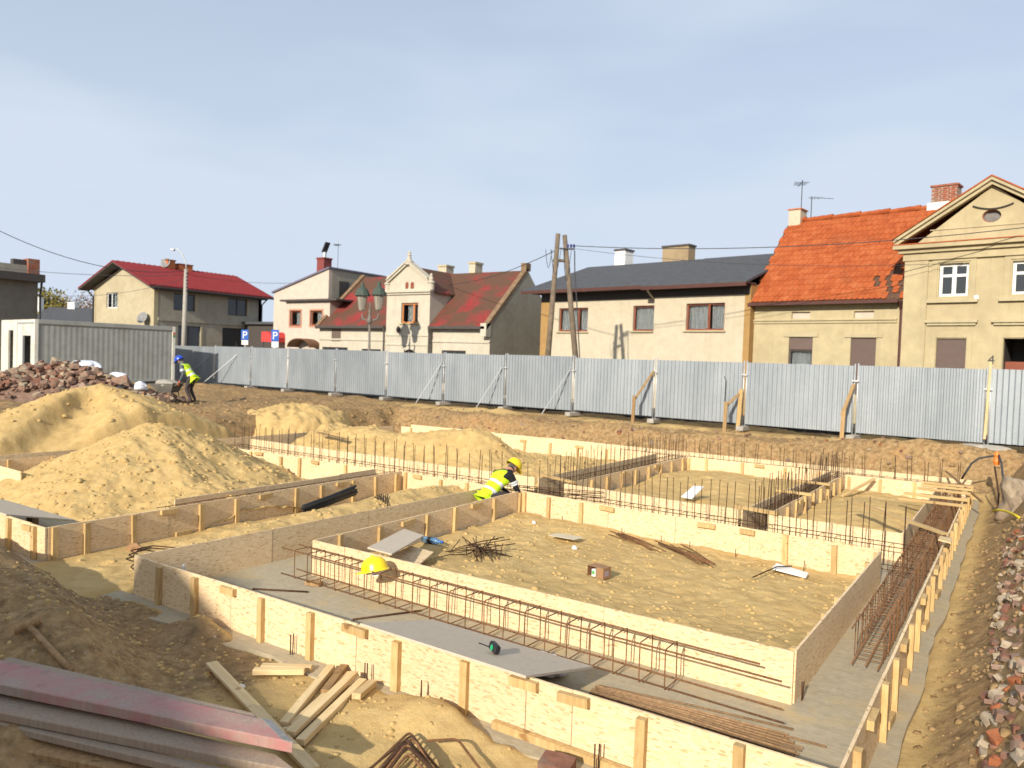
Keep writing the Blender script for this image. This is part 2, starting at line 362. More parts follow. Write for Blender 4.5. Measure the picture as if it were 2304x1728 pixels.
def patch(name, cs, nx, ny, hf, mat=SAND):
    """heightfield over the quad cs (4 xy corners), cut exactly at its borders"""
    s, t_ = np.meshgrid(np.linspace(0, 1, nx), np.linspace(0, 1, ny)); c = [np.array(p, float) for p in cs]
    P = (1-s)[..., None]*(1-t_)[..., None]*c[0]+s[..., None]*(1-t_)[..., None]*c[1]+s[..., None]*t_[..., None]*c[2]+(1-s)[..., None]*t_[..., None]*c[3]
    z = hf(P[..., 0], P[..., 1]); co = np.concatenate([P, z[..., None]], -1).reshape(-1, 3)
    idx = np.arange(nx*ny).reshape(ny, nx); q = np.stack([idx[:-1, :-1], idx[:-1, 1:], idx[1:, 1:], idx[1:, :-1]], -1).reshape(-1, 4)
    return link(name, grid_mesh(name, co, q, mat))
def rough(x, y, a=1.0, seed=0):
    cl = np.maximum(0, vnoise(x*7, y*7, seed+31)-.18)
    return a*(fbm(x, y, 1.1, 3, seed+2)*.10+fbm(x, y, 4.5, 3, seed+6)*.055+fbm(x, y, 14, 2, seed+12)*.022+cl*.10)
def gs(x, y, cx, cy, rx, ry, a, p=1.0):
    return a*np.exp(-(((x-cx)/rx)**2+((y-cy)/ry)**2)**p)

# blinding slab under all the footings
sb = MB(); edge = []
for i in range(60): edge.append((-18.7+i*(18.08/59), 4.70+.05*math.sin(i*1.7)+.04*math.sin(i*.61+1)))
for i in range(50): edge.append((-.66+.10*float(vnoise(i*.45, 3.3, 81))+.04*float(vnoise(i*1.7, 1.3, 82)), 4.75+i*(16.2/49)))
edge += [(-.7, 21.05), (-18.7, 21.05)]
sb.prism([(x, y, -.08) for x, y in edge], (0, 0, .08))
tag(sb.build('concrete_slab', SLAB), kind='structure')
# screeded joints between pours in the slab
def h_box1(x, y):
    return np.maximum(.012, .045+.16*sstep(8.6, 7.0, y)+.10*sstep(-3.2, -1.7, x)*sstep(9.5, 7, y)+gs(x, y, -5.4, 8.4, 1.2, .8, .08)+gs(x, y, -7.0, 11.5, .9, .5, .07)+rough(x, y, .5, 3))
tag(patch('sand_fill', ((-7.60, 6.875), (-1.565, 6.875), (-1.565, 11.57), (-7.62, 11.92)), 200, 160, h_box1), kind='structure')
def h_cor(x, y):
    c = np.exp(-((x+9.35)/.75)**2)
    return np.maximum(.012, .0+.24*c*sstep(5.2, 7.6, y)+.14*sstep(7.5, 11, y)*c-.10*sstep(11.2, 12.1, y)+rough(x, y, .75, 11)*(.45+.55*sstep(4.3, 5.5, y))+.04*sstep(-10.2, -9.6, x))-.2*sstep(4.40, 4.05, y)-.16*sstep(-8.95, -8.66, x)*sstep(5.02, 4.86, y)
tag(patch('sand_fill', ((-10.72, 4.02), (-8.615, 4.02), (-8.53, 11.98), (-10.86, 12.15)), 90, 200, h_cor), kind='structure')
def h_heapB(x, y):
    dx, dy = x+15.0, y-9.05; an = np.arctan2(dy, dx); dd = np.sqrt(dx*dx+dy*dy+.10)
    z = 1.52-(.47+.03*np.sin(an*3+1)+.02*np.sin(an*7))*dd+.02*np.sin(an*11+2*np.sin(an*3))*np.clip(dd-.5, 0, 1.2)
    z = np.maximum(z, gs(x, y, -12.6, 8.8, 1.3, 1.8, .50)-.03+.1*(x*0))
    z = np.maximum(z, gs(x, y, -11.5, 8.3, 1.3, 1.4, .46)-.05)
    z = z-.20*sstep(6.6, 5.6, y)*sstep(-16.5, -14.5, x)
    return z-.06+rough(x, y, .95, 17)*sstep(-.02, .15, z)
hb = patch('sand_heap', ((-17.55, 5.35), (-10.78, 5.35), (-10.78, 11.93), (-17.55, 11.93)), 220, 200, h_heapB)
tag(hb, 'big heap of loose yellow sand inside the left formwork bay', 'sand heap')
def h_heapA(x, y):
    dx, dy = x+20.9, y-11.0; an = np.arctan2(dy, dx); dd = np.sqrt(dx*dx+dy*dy+.09)
    r = dd/(3.55+.35*np.sin(an*3+.6)+.25*np.sin(an*5+2))
    z = .50+1.50*(1-r)+.07*np.sin(an*9+1.5*np.sin(an*4))*np.clip(dd-.4, 0, 1)*.8
    z = z+gs(x, y, -23.4, 10.4, 1.6, 1.6, .16)
    qq = (x+21.05)*.84+(y-10.4)*.54+.12*vnoise(x*2, y*2, 77); ll = -(x+21.05)*.54+(y-10.4)*.84
    sc_ = .34*sstep(0, .45, qq)*(1-sstep(.8, 2.2, qq))*sstep(.5, -.3, ll)      # scooped face
    z = z-sc_
    return z+rough(x, y, .75, 23)-.45*sstep(.90, 1.15, r)-1.0*sstep(-19.2, -18.5, x)
ha = patch('sand_heap', ((-28, 6.2), (-18.45, 6.2), (-18.45, 16.5), (-28, 16.5)), 190, 170, h_heapA)
tag(ha, 'tall sand mound with a scooped shaded hollow below the brick rubble', 'sand heap')
def h_2a(x, y):
    z = .10+gs(x, y, -18.4, 16.9, 1.2, 1.4, .62)+gs(x, y, -16.2, 16.4, 1.25, 1.2, .66)+gs(x, y, -13.2, 16.4, 1.3, 1.2, .72)+gs(x, y, -11.8, 16.3, .9, 1.0, .62)+gs(x, y, -14.7, 16.2, 1, 1, .28)+gs(x, y, -10, 17, 1.4, 1.4, .14)
    return z+rough(x, y, 1.2, 29)
tag(patch('sand_fill', ((-17.95, 13.70), (-8.38, 13.62), (-8.38, 19.75), (-17.95, 19.95)), 220, 150, h_2a), kind='structure')
def h_c1(x, y):
    return .72+gs(x, y, -20.3, 17.3, 1.5, 1.3, .42, 1.3)-.7*sstep(1.5, 2.3, np.hypot(x+20.3, (y-17.3)))-.25*sstep(-19.4, -18.3, x)+rough(x, y, 1.8, 37)
tag(patch('sand_heap', ((-22.6, 15.2), (-18.1, 15.2), (-18.1, 19.6), (-22.6, 19.6)), 90, 90, h_c1), 'small lumpy sand heap on the edge of the brown pit bank', 'sand heap')
def h_b3(x, y): return .12+gs(x, y, -5.9, 18.3, 1.6, 1.2, .14)+.06*sstep(15, 13.6, y)+rough(x, y, .6, 43)
tag(patch('sand_fill', ((-7.42, 13.38), (-3.98, 13.15), (-3.86, 19.75), (-7.42, 19.75)), 90, 150, h_b3), kind='structure')
def h_b4(x, y): return .10+gs(x, y, -2.3, 16.2, 1.0, 1.8, .22)+rough(x, y, .55, 47)
tag(patch('sand_fill', ((-3.40, 13.10), (-1.46, 13.07), (-1.46, 19.5), (-3.38, 19.4)), 60, 140, h_b4), kind='structure')

# ------------------------------------------------------------------ formwork
ZT = .465; PT = .022
STAKE = MB().box(-.035, .035, -.025, .025, 0, 1).mesh('stake', TIMB)      # x along wall, y out, z up (scaled)
CLEAT = MB().box(-.13, .13, -.025, .025, -.035, .035).mesh('cleat', TIMB)
LEDGER = MB().box(-.5, .5, -.025, .025, -.03, .03).mesh('ledger', TIMB)
def wall(label, p0, p1, side=0, joints=None, stakes=(), cleats=(), low=(), h=ZT, zb=0.0, lean=0.0):
    """shuttering run from p0 to p1; p = (x, y); side +1 = stakes on the left of the direction of travel"""
    p0 = Vector((*p0, 0)); p1 = Vector((*p1, 0)); d = (p1-p0); L = d.length; d.normalize(); n = Vector((-d.y, d.x, 0)); rz = math.atan2(d.y, d.x)
    root = empty('shuttering', tuple(p0+Vector((0, 0, zb))), label, 'formwork', rz=0)
    js = sorted(joints) if joints is not None else [1.86*k for k in range(1, int(L/1.86)+1)]
    js = [0.0]+[j for j in js if .12 < j < L-.12]+[L]
    for a, b in zip(js[:-1], js[1:]):
        dz = rnd.uniform(-.007, .005); dn = rnd.uniform(-.002, .002); mb = MB()
        q0 = p0+d*(a+.002)+n*dn; q1 = p0+d*(b-.002)+n*(dn+rnd.uniform(-.003, .003)); o = n*PT/2
        mb.hexa([q0-o+Vector((0, 0, zb)), q1-o+Vector((0, 0, zb)), q1+o+Vector((0, 0, zb)), q0+o+Vector((0, 0, zb)),
                 q0-o+Vector((0, 0, zb+h+dz)), q1-o+Vector((0, 0, zb+h+dz+rnd.uniform(-.006, .006))), q1+o+Vector((0, 0, zb+h+dz)), q0+o+Vector((0, 0, zb+h+dz))])
        mb.build('osb_panel', OSB, root)
    if side:
        for s in stakes:
            o = link('stake', STAKE, root, tuple(d*(s+rnd.uniform(-.015, .015))+n*side*(PT/2+.027)), (rnd.uniform(-.012, .012), rnd.uniform(-.02, .02), rz), (rnd.uniform(.9, 1.1), rnd.uniform(.9, 1.15), h-.012+rnd.uniform(-.03, .012)))
        for s in cleats:
            link('cleat', CLEAT, root, tuple(d*s+n*side*(PT/2+.027)+Vector((0, 0, h-.055+rnd.uniform(-.01, .01)))), (0, rnd.uniform(-.04, .04), rz), (rnd.uniform(.85, 1.15), 1, 1))
        for s in low:
            link('cleat', CLEAT, root, tuple(d*s+n*side*(PT/2+.03)+Vector((0, 0, .04))), (0, rnd.uniform(-.04, .04), rz+rnd.uniform(-.1, .1)))
    return root
def auto(L, st=.62, a=.12): return [a+k*st for k in range(int((L-2*a)/st)+1)]
x0 = -8.59
front = wall('long sunlit front shuttering wall nearest the camera, propped by stakes', (-8.59, 4.97), (-.83, 4.97), -1,
     [x-x0 for x in (-6.76, -4.93, -3.09, -2.68)], [x-x0 for x in (-8.06, -7.35, -6.24, -5.51, -4.41, -3.69, -2.1, -1.43)],
     [x-x0 for x in (-6.78, -4.93, -3.10, -2.66)], [])
o = MB(); o.beam((-3.36, 4.915, .03), (-1.9, 4.90, .03), .05, .06); o.build('bottom_rail', TIMB, front)
wall('bare shuttering wall left of the helmet strip, running back to the yellow helmet worker', (-8.59, 4.995), (-8.40, 11.98), 1, [1.9, 3.72, 5.4], auto(7))
wall('shuttering board directly behind the long rebar cage with the yellow helmet', (-7.65, 6.85), (-1.54, 6.85), 0, [.6, 2.42, 4.27])
wall('shaded shuttering wall with stakes inside the central sand bay, left side', (-7.64, 6.875), (-7.72, 11.94), -1, [1.83, 3.6], [.44, 1.2, 2.27, 3.0, 4.15, 5.0], [1.83, 3.6], [3.5])
wall('shaded plain shuttering wall at the right side of the central sand bay', (-1.54, 6.875), (-1.52, 11.56), 1, [2.45], auto(4.6))
wall('bright shuttering wall at the back of the central sand bay', (-7.72, 11.97), (-1.52, 11.58), -1, [x+7.72 for x in (-5.83, -4.58, -3.35)], [x+7.72 for x in (-7.61, -7.06, -6.38, -2.8, -2.09)], [x+7.72 for x in (-5.85, -4.04, -3.38)])
wall('shuttering wall closing the far end of the narrow sand corridor', (-10.92, 12.2), (-8.42, 12.0), -1, [1.3], [.13, 1.17, 1.9], [.5])
wall('shaded shuttering wall with many stakes along the sand corridor', (-10.75, 4.995), (-10.92, 12.18), -1, [1.76, 3.58, 5.38], [.5, 1.2, 2.33, 3.0, 4.27, 4.9, 5.73, 6.38, 6.98, .06], [1.76, 3.58, 5.4], [2.0])
wall('half buried shuttering wall between big sand heap and rebar strip', (-11.33, 7.2), (-11.5, 11.98), 0, [1.86, 3.7])
wall('sunlit front shuttering wall of the left bay at the photo edge', (-14.6, 4.97), (-10.74, 4.97), -1, [1.7, 3.45], [.9, 2.87, 3.62], [3.42])
wall('pale shuttering board standing alone left of the big sand heap', (-17.6, 6.92), (-15.78, 6.84), 0, [])
wall('shuttering wall with stakes at the far back of the left bay', (-17.6, 12.03), (-11.52, 12.03), -1, None, [3.04, 3.66, 1.9, 5.2], [2.2, 4.2])
wall('shaded inner shuttering wall at the far left behind the big sand heap', (-17.62, 6.95), (-17.6, 12.0), -1, None, [.45, 1.3, 2.3, 3.4], [])
wall('shaded outer shuttering wall at the far left below the tall sand mound', (-18.38, 4.9), (-18.30, 19.9), 0, None)
wall('long bright shuttering wall behind the upright bars, left part', (-17.82, 13.6), (-8.42, 13.56), 0, None)
wall('bright shuttering wall behind the upright bars between the two cross trenches', (-7.56, 13.30), (-3.98, 13.12), 0, [1.3, 2.9])
wall('bright shuttering wall behind the upright bars next to the right trench', (-3.47, 13.08), (-1.43, 13.04), 0, [1.1])
wall('shaded left board of the first cross trench beyond the worker', (-8.36, 13.60), (-8.34, 19.75), 0, None)
wall('staked right board of the first cross trench beyond the worker', (-7.54, 13.34), (-7.46, 19.75), -1, None, auto(6.4, .72, .3), [2.6, 4.4])
wall('shaded left board of the second cross trench on the right', (-3.93, 13.15), (-3.80, 19.75), 0, None)
wall('staked right board of the second cross trench on the right', (-3.46, 13.12), (-3.42, 19.4), -1, None, auto(6.2, .66, .4), [2.0])
wall('far staked shuttering wall behind the low sand mounds', (-18.0, 20.0), (-8.36, 19.78), -1, None, auto(9.4, .95, .5), [1.5, 3.4, 5.2, 7.2])
wall('far staked shuttering wall behind the middle sand bay', (-7.46, 19.80), (-3.82, 19.80), -1, [1.8], [.06, .55, 1.5, 2.6, 3.4], [1.95])
wall('far staked shuttering wall of the small bay at the right', (-3.40, 19.45), (-1.44, 19.5), -1, [1.2], [.1, .75, 1.45], [])
wall('outermost shuttering wall along the far brown bank', (-18.3, 20.85), (-.88, 20.85), 0, None)
wall('shaded inner board of the right trench beside the small bay', (-1.43, 13.08), (-1.43, 19.45), 0, [1.45, 3.2, 4.6])
rw = wall('outer right shuttering wall with a long row of stakes beside the rubble', (-.82, 4.97), (-.88, 20.84), -1, [1.9, 3.75, 5.6, 7.5, 9.3, 11.2, 13],
     [.45, 1.66, 2.33, 3.45, 4.06, 5.09, 5.7, 6.93, 7.5, 7.79, 8.4, 8.9, 9.66, 10.2, 10.7, 11.27, 11.9, 12.4, 12.85, 13.4, 13.81, 14.4, 15.0], [1.05, 2.9, 4.6, 6.2, 7.15, 8.1, 9.9], [2.0, 3.1, 4.9, 6.4])
# pale offcut leaning over the right wall
o = MB(); o.beam((-.90, 12.55, .56), (-.74, 12.55, .54), .30, .022); tag(o.build('board_offcut', TIMBF), 'pale square offcut resting on top of the right shuttering wall', 'board')

# timber spreaders across the trenches
def lumber(name, label, p, q, wd, ht, mat=TIMB, cat='timber', group=None, bev=.003):
    p = Vector(p); q = Vector(q); d = q-p; L = d.length
    me = MB().box(-wd/2, wd/2, -ht/2, ht/2, 0, L).mesh(name, mat, bevel=bev)
    o = link(name, me, None, p); dn = d.normalized(); up = Vector((0, 0, 1))
    if abs(dn.z) > .95: up = Vector((0, 1, 0))
    sx = up.cross(dn).normalized(); sy = dn.cross(sx)
    o.rotation_euler = Matrix((sx, sy, dn)).transposed().to_euler()
    return tag(o, label, cat, group)
for iy, y in enumerate((16.4, 17.2, 18.2, 18.8, 19.3)):
    lumber('spreader', 'timber spreader across the right trench, %s from the near side' % ('first', 'second', 'third', 'fourth', 'fifth')[iy], (-1.75 if y > 18 else -1.9, y, ZT+.03), (-.78, y+.02, ZT+.03), .07, .05, TIMB, 'timber', 'spreaders across the right trench')
lumber('brace_board', 'slanting yellow board lying over the right trench near the small bay', (-2.35, 14.6, .60), (-.86, 13.1, .53), .12, .03)
lumber('spreader', 'timber spreader across the near mouth of the first cross trench', (-8.72, 13.95, ZT+.03), (-7.36, 13.40, ZT+.03), .08, .05)
lumber('spreader', 'timber spreader across the near mouth of the second cross trench', (-4.08, 13.22, ZT+.035), (-3.30, 13.06, ZT+.035), .09, .06)
for i, y in enumerate((15.6, 17.3)):
    lumber('spreader', ('middle', 'far')[i]+' timber spreader laid over the second cross trench', (-4.0, y, ZT+.03), (-3.3, y-.05, ZT+.03), .08, .05)
lumber('brace_board', 'raking prop leaning on the far wall of the small bay', (-3.2, 18.0, .16), (-2.75, 19.3, .46), .08, .03)

# ------------------------------------------------------------------ rebar cages
def bent(pts, r, n=5, rad=.03):
    """polyline with rounded corners"""
    pts = [Vector(p) for p in pts]; out = [pts[0]]
    for a, b, c in zip(pts, pts[1:], pts[2:]):
        u = (a-b).normalized(); v_ = (c-b).normalized()
        for k in range(4):
            f = k/3; out.append(b+u*rad*(1-f)**2+v_*rad*f**2)
    out.append(pts[-1]); return out
def stirrup_mesh(wd, ht, r, mat):
    mb = MB(); a = wd/2
    loop = [(-a+.08, 0, ht), (a, 0, ht), (a, 0, 0), (-a, 0, 0), (-a, 0, ht), (-a+.09, .012, ht-.02)]
    mb.tube(bent(loop, r, 5, .02), r, 5); return mb.mesh('stirrup', mat, smooth=True)
def cage(label, p0, p1, wd, ht, z0, st, r=.006, rs=.004, mat=RUST, starters=None, ext=(.3, .3), cols=2, extra=0, ends=True, grp=None, skip=(9e9, 9e9)):
    p0 = Vector((*p0, z0)); p1 = Vector((*p1, z0)); d = p1-p0; L = d.length; d.normalize(); n = Vector((-d.y, d.x, 0)); rz = math.atan2(d.y, d.x)-PI/2
    root = empty('rebar_cage', tuple(p0), label, 'rebar cage', grp)
    sm = stirrup_mesh(wd, ht, rs, mat)
    k = 0.0
    while k <= L:
        link('stirrup', sm, root, tuple(d*k+n*rnd.uniform(-.008, .008)), (rnd.uniform(-.03, .03), 0, rz+rnd.uniform(-.05, .05))); k += st*rnd.uniform(.93, 1.07)
    offs = []
    for zz in (rs+r, ht-rs-r):
        for c in range(cols): offs.append((-wd/2+rs+r+(wd-2*rs-2*r)*c/(cols-1), zz))
    for (o, zz) in offs:
        a = -ext[0]*rnd.uniform(.5, 1); b = L+ext[1]*rnd.uniform(.6, 1.1); sag = rnd.uniform(-.006, .006)
        pts = [p0+d*(a+(b-a)*i/6)+n*(o+rnd.uniform(-.004, .004))+Vector((0, 0, zz+sag*math.sin(PI*i/6))) for i in range(7)]
        MB().tube(pts, r, 6).build('longitudinal_bar', mat, root, smooth=True)
    if starters:
        sst, zt, rr = starters; k = .12
        while k < L:
            if not (skip[0] < k < skip[1]):
                for o in (-wd/2+.015, wd/2-.015):
                    if rnd.random() < .04: continue
                    h = zt-z0+rnd.uniform(-.06, .07); tx = rnd.uniform(-.03, .03); ty = rnd.uniform(-.03, .03); kk = k+rnd.uniform(-.03, .03)
                    b = p0+d*kk+n*o
                    MB().tube([b+Vector((0, 0, .0)), b+Vector((tx*.3, ty*.3, h*.5)), b+Vector((tx, ty, h))], rr, 5).build('starter_bar', mat, root, smooth=True)
            k += sst
    return root
cage('long open rebar cage lying in the front strip under the yellow helmet', (-7.55, 6.60), (-2.24, 6.44), .28, .36, .055, .252, .0085, .006, RUST, None, (.32, .75))
cage('dense rebar cage filling the trench along the right wall', (-1.14, 8.25), (-1.14, 19.6), .26, .40, .06, .135, .008, .005, RUST, None, (.35, .2), 3)
cage('long rebar cage with upright starter bars, right of the worker', (-7.95, 12.55), (-1.2, 12.35), .34, .36, .05, .25, .0065, .004, RUSTD, (.26, 1.0, .0066))
cage('long rebar cage with upright starter bars, left of the worker', (-17.4, 12.82), (-8.7, 12.82), .34, .36, .05, .25, .0065, .004, RUSTD, (.30, .98, .0068))
cage('rebar cage with starter bars in the first cross trench', (-7.95, 13.7), (-7.90, 20.1), .38, .36, .05, .22, .0065, .004, RUSTD, (.24, .98, .0066))
cage('rebar cage with starter bars in the second cross trench', (-3.68, 13.3), (-3.62, 20.1), .22, .36, .05, .20, .0065, .004, RUSTD, (.24, .95, .0066))
cage('rebar cage with starter bars along the far outer wall', (-9.5, 20.33), (-1.1, 20.25), .32, .36, .05, .25, .0065, .004, RUSTD, (.33, .9, .0075))
cage('low rebar cage in the narrow strip beside the big sand heap', (-11.12, 7.0), (-11.2, 12.2), .22, .36, .05, .25, .006, .004, RUSTD, None)
cage('short rebar cage in the strip where the worker crouches, running to the right', (-8.9, 12.3), (-6.9, 13.0), .2, .1, .34, .2, .007, .004, RUSTD, None)

# ------------------------------------------------------------------ street and site fence
st = MB(); st.box(-120, 60, 26.6, 32.2, S0-.3, S0+.015); tag(st.build('road', ASPH), kind='structure')
st = MB(); st.box(-120, 60, 32.3, 33.4, S0-.3, S0+.12); tag(st.build('pavement', CONC), kind='structure')

def m_galv():
    m, t, b = nmat('galvanised_sheet'); v = worldco(t); oi = t.nodes.new('ShaderNodeObjectInfo')
    sp = N(t, 'ShaderNodeTexVoronoi', Scale=22.0); t.links.new(v, sp.inputs['Vector'])
    big = noise(t, worldco(t, (1, 1, .35)), 1.4, 5, .6)
    c = ramp(t, big, [(.3, (.273, .305, .332)), (.7, (.382, .414, .437))])
    s3 = t.nodes.new('ShaderNodeSeparateColor'); t.links.new(sp.outputs['Color'], s3.inputs[0])
    c = mixc(t, math_(t, 'MULTIPLY', s3.outputs[0], .22), c, (.237, .259, .282))
    c = mixc(t, ramp(t, noise(t, worldco(t, (3, 3, .3)), 4, 4, .6), [(.62, (0, 0, 0)), (.75, (.28, .28, .28))]), c, (.27, .25, .22))
    h = t.nodes.new('ShaderNodeHueSaturation'); mr = N(t, 'ShaderNodeMapRange'); mr.inputs[3].default_value = .90; mr.inputs[4].default_value = 1.07
    t.links.new(oi.outputs['Random'], mr.inputs[0]); t.links.new(mr.outputs[0], h.inputs['Value']); t.links.new(c, h.inputs['Color'])
    setc(t, b, h.outputs[0]); b.inputs['Metallic'].default_value = .35; b.inputs['Roughness'].default_value = .50; b.inputs['Specular IOR Level'].default_value = .4
    bump(t, b, big, .15, .02); return m
GALV = m_galv(); GALVT = simple('galvanised_tube', (.50, .52, .53), .5, .5, .15, 12)
DARKM = simple('dark_steel', (.05, .05, .055), .6, .3, .3, 15)
def fy(x): return 23.8-.055*x
FO = np.array([0.0, 23.8]); FD = np.array([1.0, -.055]); FD = FD/np.linalg.norm(FD)
FN = Vector((-FD[1], FD[0], 0))        # away from the site
def FP(s, t=0, z=0): return Vector((FO[0]+FD[0]*s, FO[1]+FD[1]*s, z))+FN*t
frz = math.atan2(FD[1], FD[0])
posts = [395-60, 481, 563, 646, 754, 868, 997, 1136, 1289, 1472, 1674, 1924, 2223, 2560]
ps = [float(onvert(x, 900, FO, FD)[0]) for x in posts]
ordn = ['first', 'second', 'third', 'fourth', 'fifth', 'sixth', 'seventh', 'eighth', 'ninth', 'tenth', 'eleventh', 'twelfth', 'thirteenth']
notes = {0: 'mostly in the shadow of the container', 1: 'right of the shadowed one', 2: 'below the left parking sign', 3: 'below the white house with the round awning', 4: 'below the twin lantern lamp post',
         5: 'below the ornate gable', 6: 'below the red roofed house', 7: 'left of the split timber pole', 8: 'below the cream house, with a timber prop at its right end', 9: 'with an upright steel bar leaning on it', 10: 'under the half closed brown shutter',
         11: 'dented low down, below house number 4', 12: 'wide ribbed, at the right photo edge'}
def corr(s0, s1, z0, z1, per, dep, t0):
    mb = MB(); n = max(2, int(round((s1-s0)/per))); per = (s1-s0)/n; prof = []
    for k in range(n):
        for f, dd in ((0, 0), (.38, 0), (.5, dep), (.88, dep)): prof.append((s0+(k+f)*per, dd))
    prof.append((s1, 0))
    vs = []; fs = []
    for s_, dd in prof:
        p = FP(s_, t0-dd); j = rnd.uniform(-.002, .002); vs += [(p.x, p.y+j, z0), (p.x, p.y+j, z1)]
    for k in range(len(prof)-1): fs.append((2*k, 2*k+2, 2*k+3, 2*k+1))
    mb.add(vs, fs); return mb
for i in range(len(ps)-1):
    a, b = ps[i]+.045, ps[i+1]-.045; base = FP((a+b)/2, 0, S0); z0 = S0+.19+rnd.uniform(-.02, .02); z1 = S0+2.15+rnd.uniform(-.025, .025)
    root = empty('fence_panel', tuple(base), 'galvanised corrugated fence panel, %s from the left, %s' % (ordn[i], notes[i]) if i < 3 else 'galvanised corrugated fence panel %s' % notes[i], 'fence panel', 'corrugated steel site fence panels')
    corr(a+.02, b-.02, z0, z1, .27 if i == 12 else .137, .05 if i == 12 else .03, -.01).build('corrugated_sheet', GALV, root)
    fr = MB()
    for s_ in (a, b): fr.tube([FP(s_, .03, S0+.05), FP(s_, .03, z1+.06)], .021, 8)
    for z in (z0+.03, z1-.03): fr.tube([FP(a, .04, z), FP(b, .04, z)], .017, 6)
    fr.build('tube_frame', GALVT, root, smooth=True)
    # coupling clamp at the right post
    cz = S0+rnd.choice([1.66, 1.7, 1.75, 1.62]); cm = MB(); cm.obox(FP(b+.045, -.04, cz), (.20, .03, .05), (0, 0, frz)); cm.tube([FP(b-.02, -.03, cz), FP(b-.02, -.085, cz)], .022, 8); cm.tube([FP(b+.11, -.03, cz), FP(b+.11, -.085, cz)], .022, 8)
    cm.build('clamp', GALVT, root)
    # concrete foot under the joint
    ft = MB(); c = FP(b+.045, 0.02, S0+.055); ft.obox(c, (.68, .24, .15), (0, 0, frz+PI/2+rnd.uniform(-.15, .15)))
    tag(ft.build('concrete_block', CONC, base=(c.x, c.y, S0), bevel=.02), 'concrete foot block between the %s and %s fence panels from the left' % (ordn[i], ordn[min(i+1, 12)]) if i < 12 else 'concrete foot block of the last fence panel on the right', 'fence foot', 'concrete fence feet')
    if i in (0, 1, 5, 6, 7):     # raking galvanised strut
        sx = a+(b-a)*(.98 if i != 1 else .65); s2 = sx-(.75 if i > 2 else 1.9)
        m_ = MB(); m_.beam(FP(sx, -.06, S0+1.75), FP(s2, -.75 if i > 2 else -1.0, S0+.02), .03, .03); m_.build('strut', GALVT, root)
# timber props on the right part of the fence
TIMBM = m_wood('weathered_timber', (.30, .19, .085), (.42, .28, .135), (.15, .08, .03))
def prop(label, s, tt, zt, s2, t2):
    root = empty('timber_prop', tuple(FP(s, -.2, S0)), label, 'prop')
    m_ = MB(); m_.beam(FP(s2, t2, S0-.25), FP(s2+.03, t2, S0+.9), .11, .04, (0, 1, 0)); m_.build('peg', TIMBO if 'dark' in label else TIMBM, root)
    m_ = MB(); m_.beam(FP(s2-.02, t2+.05, S0+.72), FP(s, -.10, zt), .10, .04); m_.build('raker', TIMBM, root)
    return root
pr = [ps[9], ps[10], ps[11]]
prop('timber fence prop with dark peg, left of the steel bar', pr[0]-.02, -.1, S0+1.75, pr[0]-.40, -.75)
p2_ = prop('timber fence prop with two pegs, right of the steel bar', pr[1]-.03, -.1, S0+1.25, pr[1]-.30, -.8)
m_ = MB(); m_.beam(FP(pr[1]-.07, -.28, S0-.2), FP(pr[1]-.02, -.22, S0+1.3), .12, .05, (0, 1, 0)); m_.build('peg', TIMB, p2_)
prop('timber fence prop beside the dented panel', pr[2]-.03, -.1, S0+1.6, pr[2]-.16, -.7)
lumber('timber_post', 'slim pale timber post tied at the right end of the dented fence panel', FP(ps[12]-.02, -.14, S0+.3), FP(ps[12]+.03, -.12, S0+2.35), .06, .05, TIMBF, 'post')
s_ = onvert(1634, 900, FO, FD)[0]
MBt = MB().tube([FP(s_-.02, -.12, S0-.1), FP(s_, -.09, S0+1.55), FP(s_-.05, -.12, S0+1.68)], .012, 6)
tag(MBt.build('steel_bar', DARKM, base=tuple(FP(s_, -.12, S0)), smooth=True), 'thin upright dark steel bar leaning on the fence', 'bar')

# ------------------------------------------------------------------ houses
def m_plaster(name, c, dirt, ds=1.0, amt=.6, streak=True):
    m, t, b = nmat(name); v = worldco(t); f = noise(t, v, 3.0, 6, .65); big = noise(t, v, .45*ds, 5, .65)
    q = ramp(t, f, [(.25, tuple(x*.86 for x in c)), (.75, tuple(min(1, x*1.08) for x in c))])
    q = mixc(t, ramp(t, big, [(.45, (0, 0, 0)), (.75, (amt, amt, amt))]), q, dirt)
    if streak:
        s = noise(t, worldco(t, (5, 5, .35)), 1.0, 5, .7)
        q = mixc(t, ramp(t, s, [(.55, (0, 0, 0)), (.78, (amt*.7,)*3)]), q, tuple(x*.75 for x in dirt))
    setc(t, b, q); b.inputs['Roughness'].default_value = .92; b.inputs['Specular IOR Level'].default_value = .15
    bump(t, b, noise(t, v, 40, 3, .6), .25, .01); return m
P_CREAM = m_plaster('cream_plaster', (.51, .446, .332), (.428, .364, .259), 1, .4)
P_YEL = m_plaster('ochre_plaster', (.45, .378, .23), (.33, .27, .165), 1.6, .75)
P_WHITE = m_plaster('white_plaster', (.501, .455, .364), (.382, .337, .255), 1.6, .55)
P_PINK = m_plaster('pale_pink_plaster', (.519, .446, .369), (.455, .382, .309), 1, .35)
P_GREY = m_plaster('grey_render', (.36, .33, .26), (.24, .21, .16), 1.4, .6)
P_TAN = m_plaster('beige_render', (.46, .40, .27), (.30, .25, .16), 1.3, .65)
P_DGREY = m_plaster('dark_grey_render', (.20, .185, .155), (.13, .12, .10), 1, .6)
P_BROWN = m_plaster('brown_plaster', (.36, .22, .085), (.28, .17, .07), 1, .4)
P_TRIM = m_plaster('stone_trim', (.446, .382, .241), (.328, .273, .168), 2, .5)
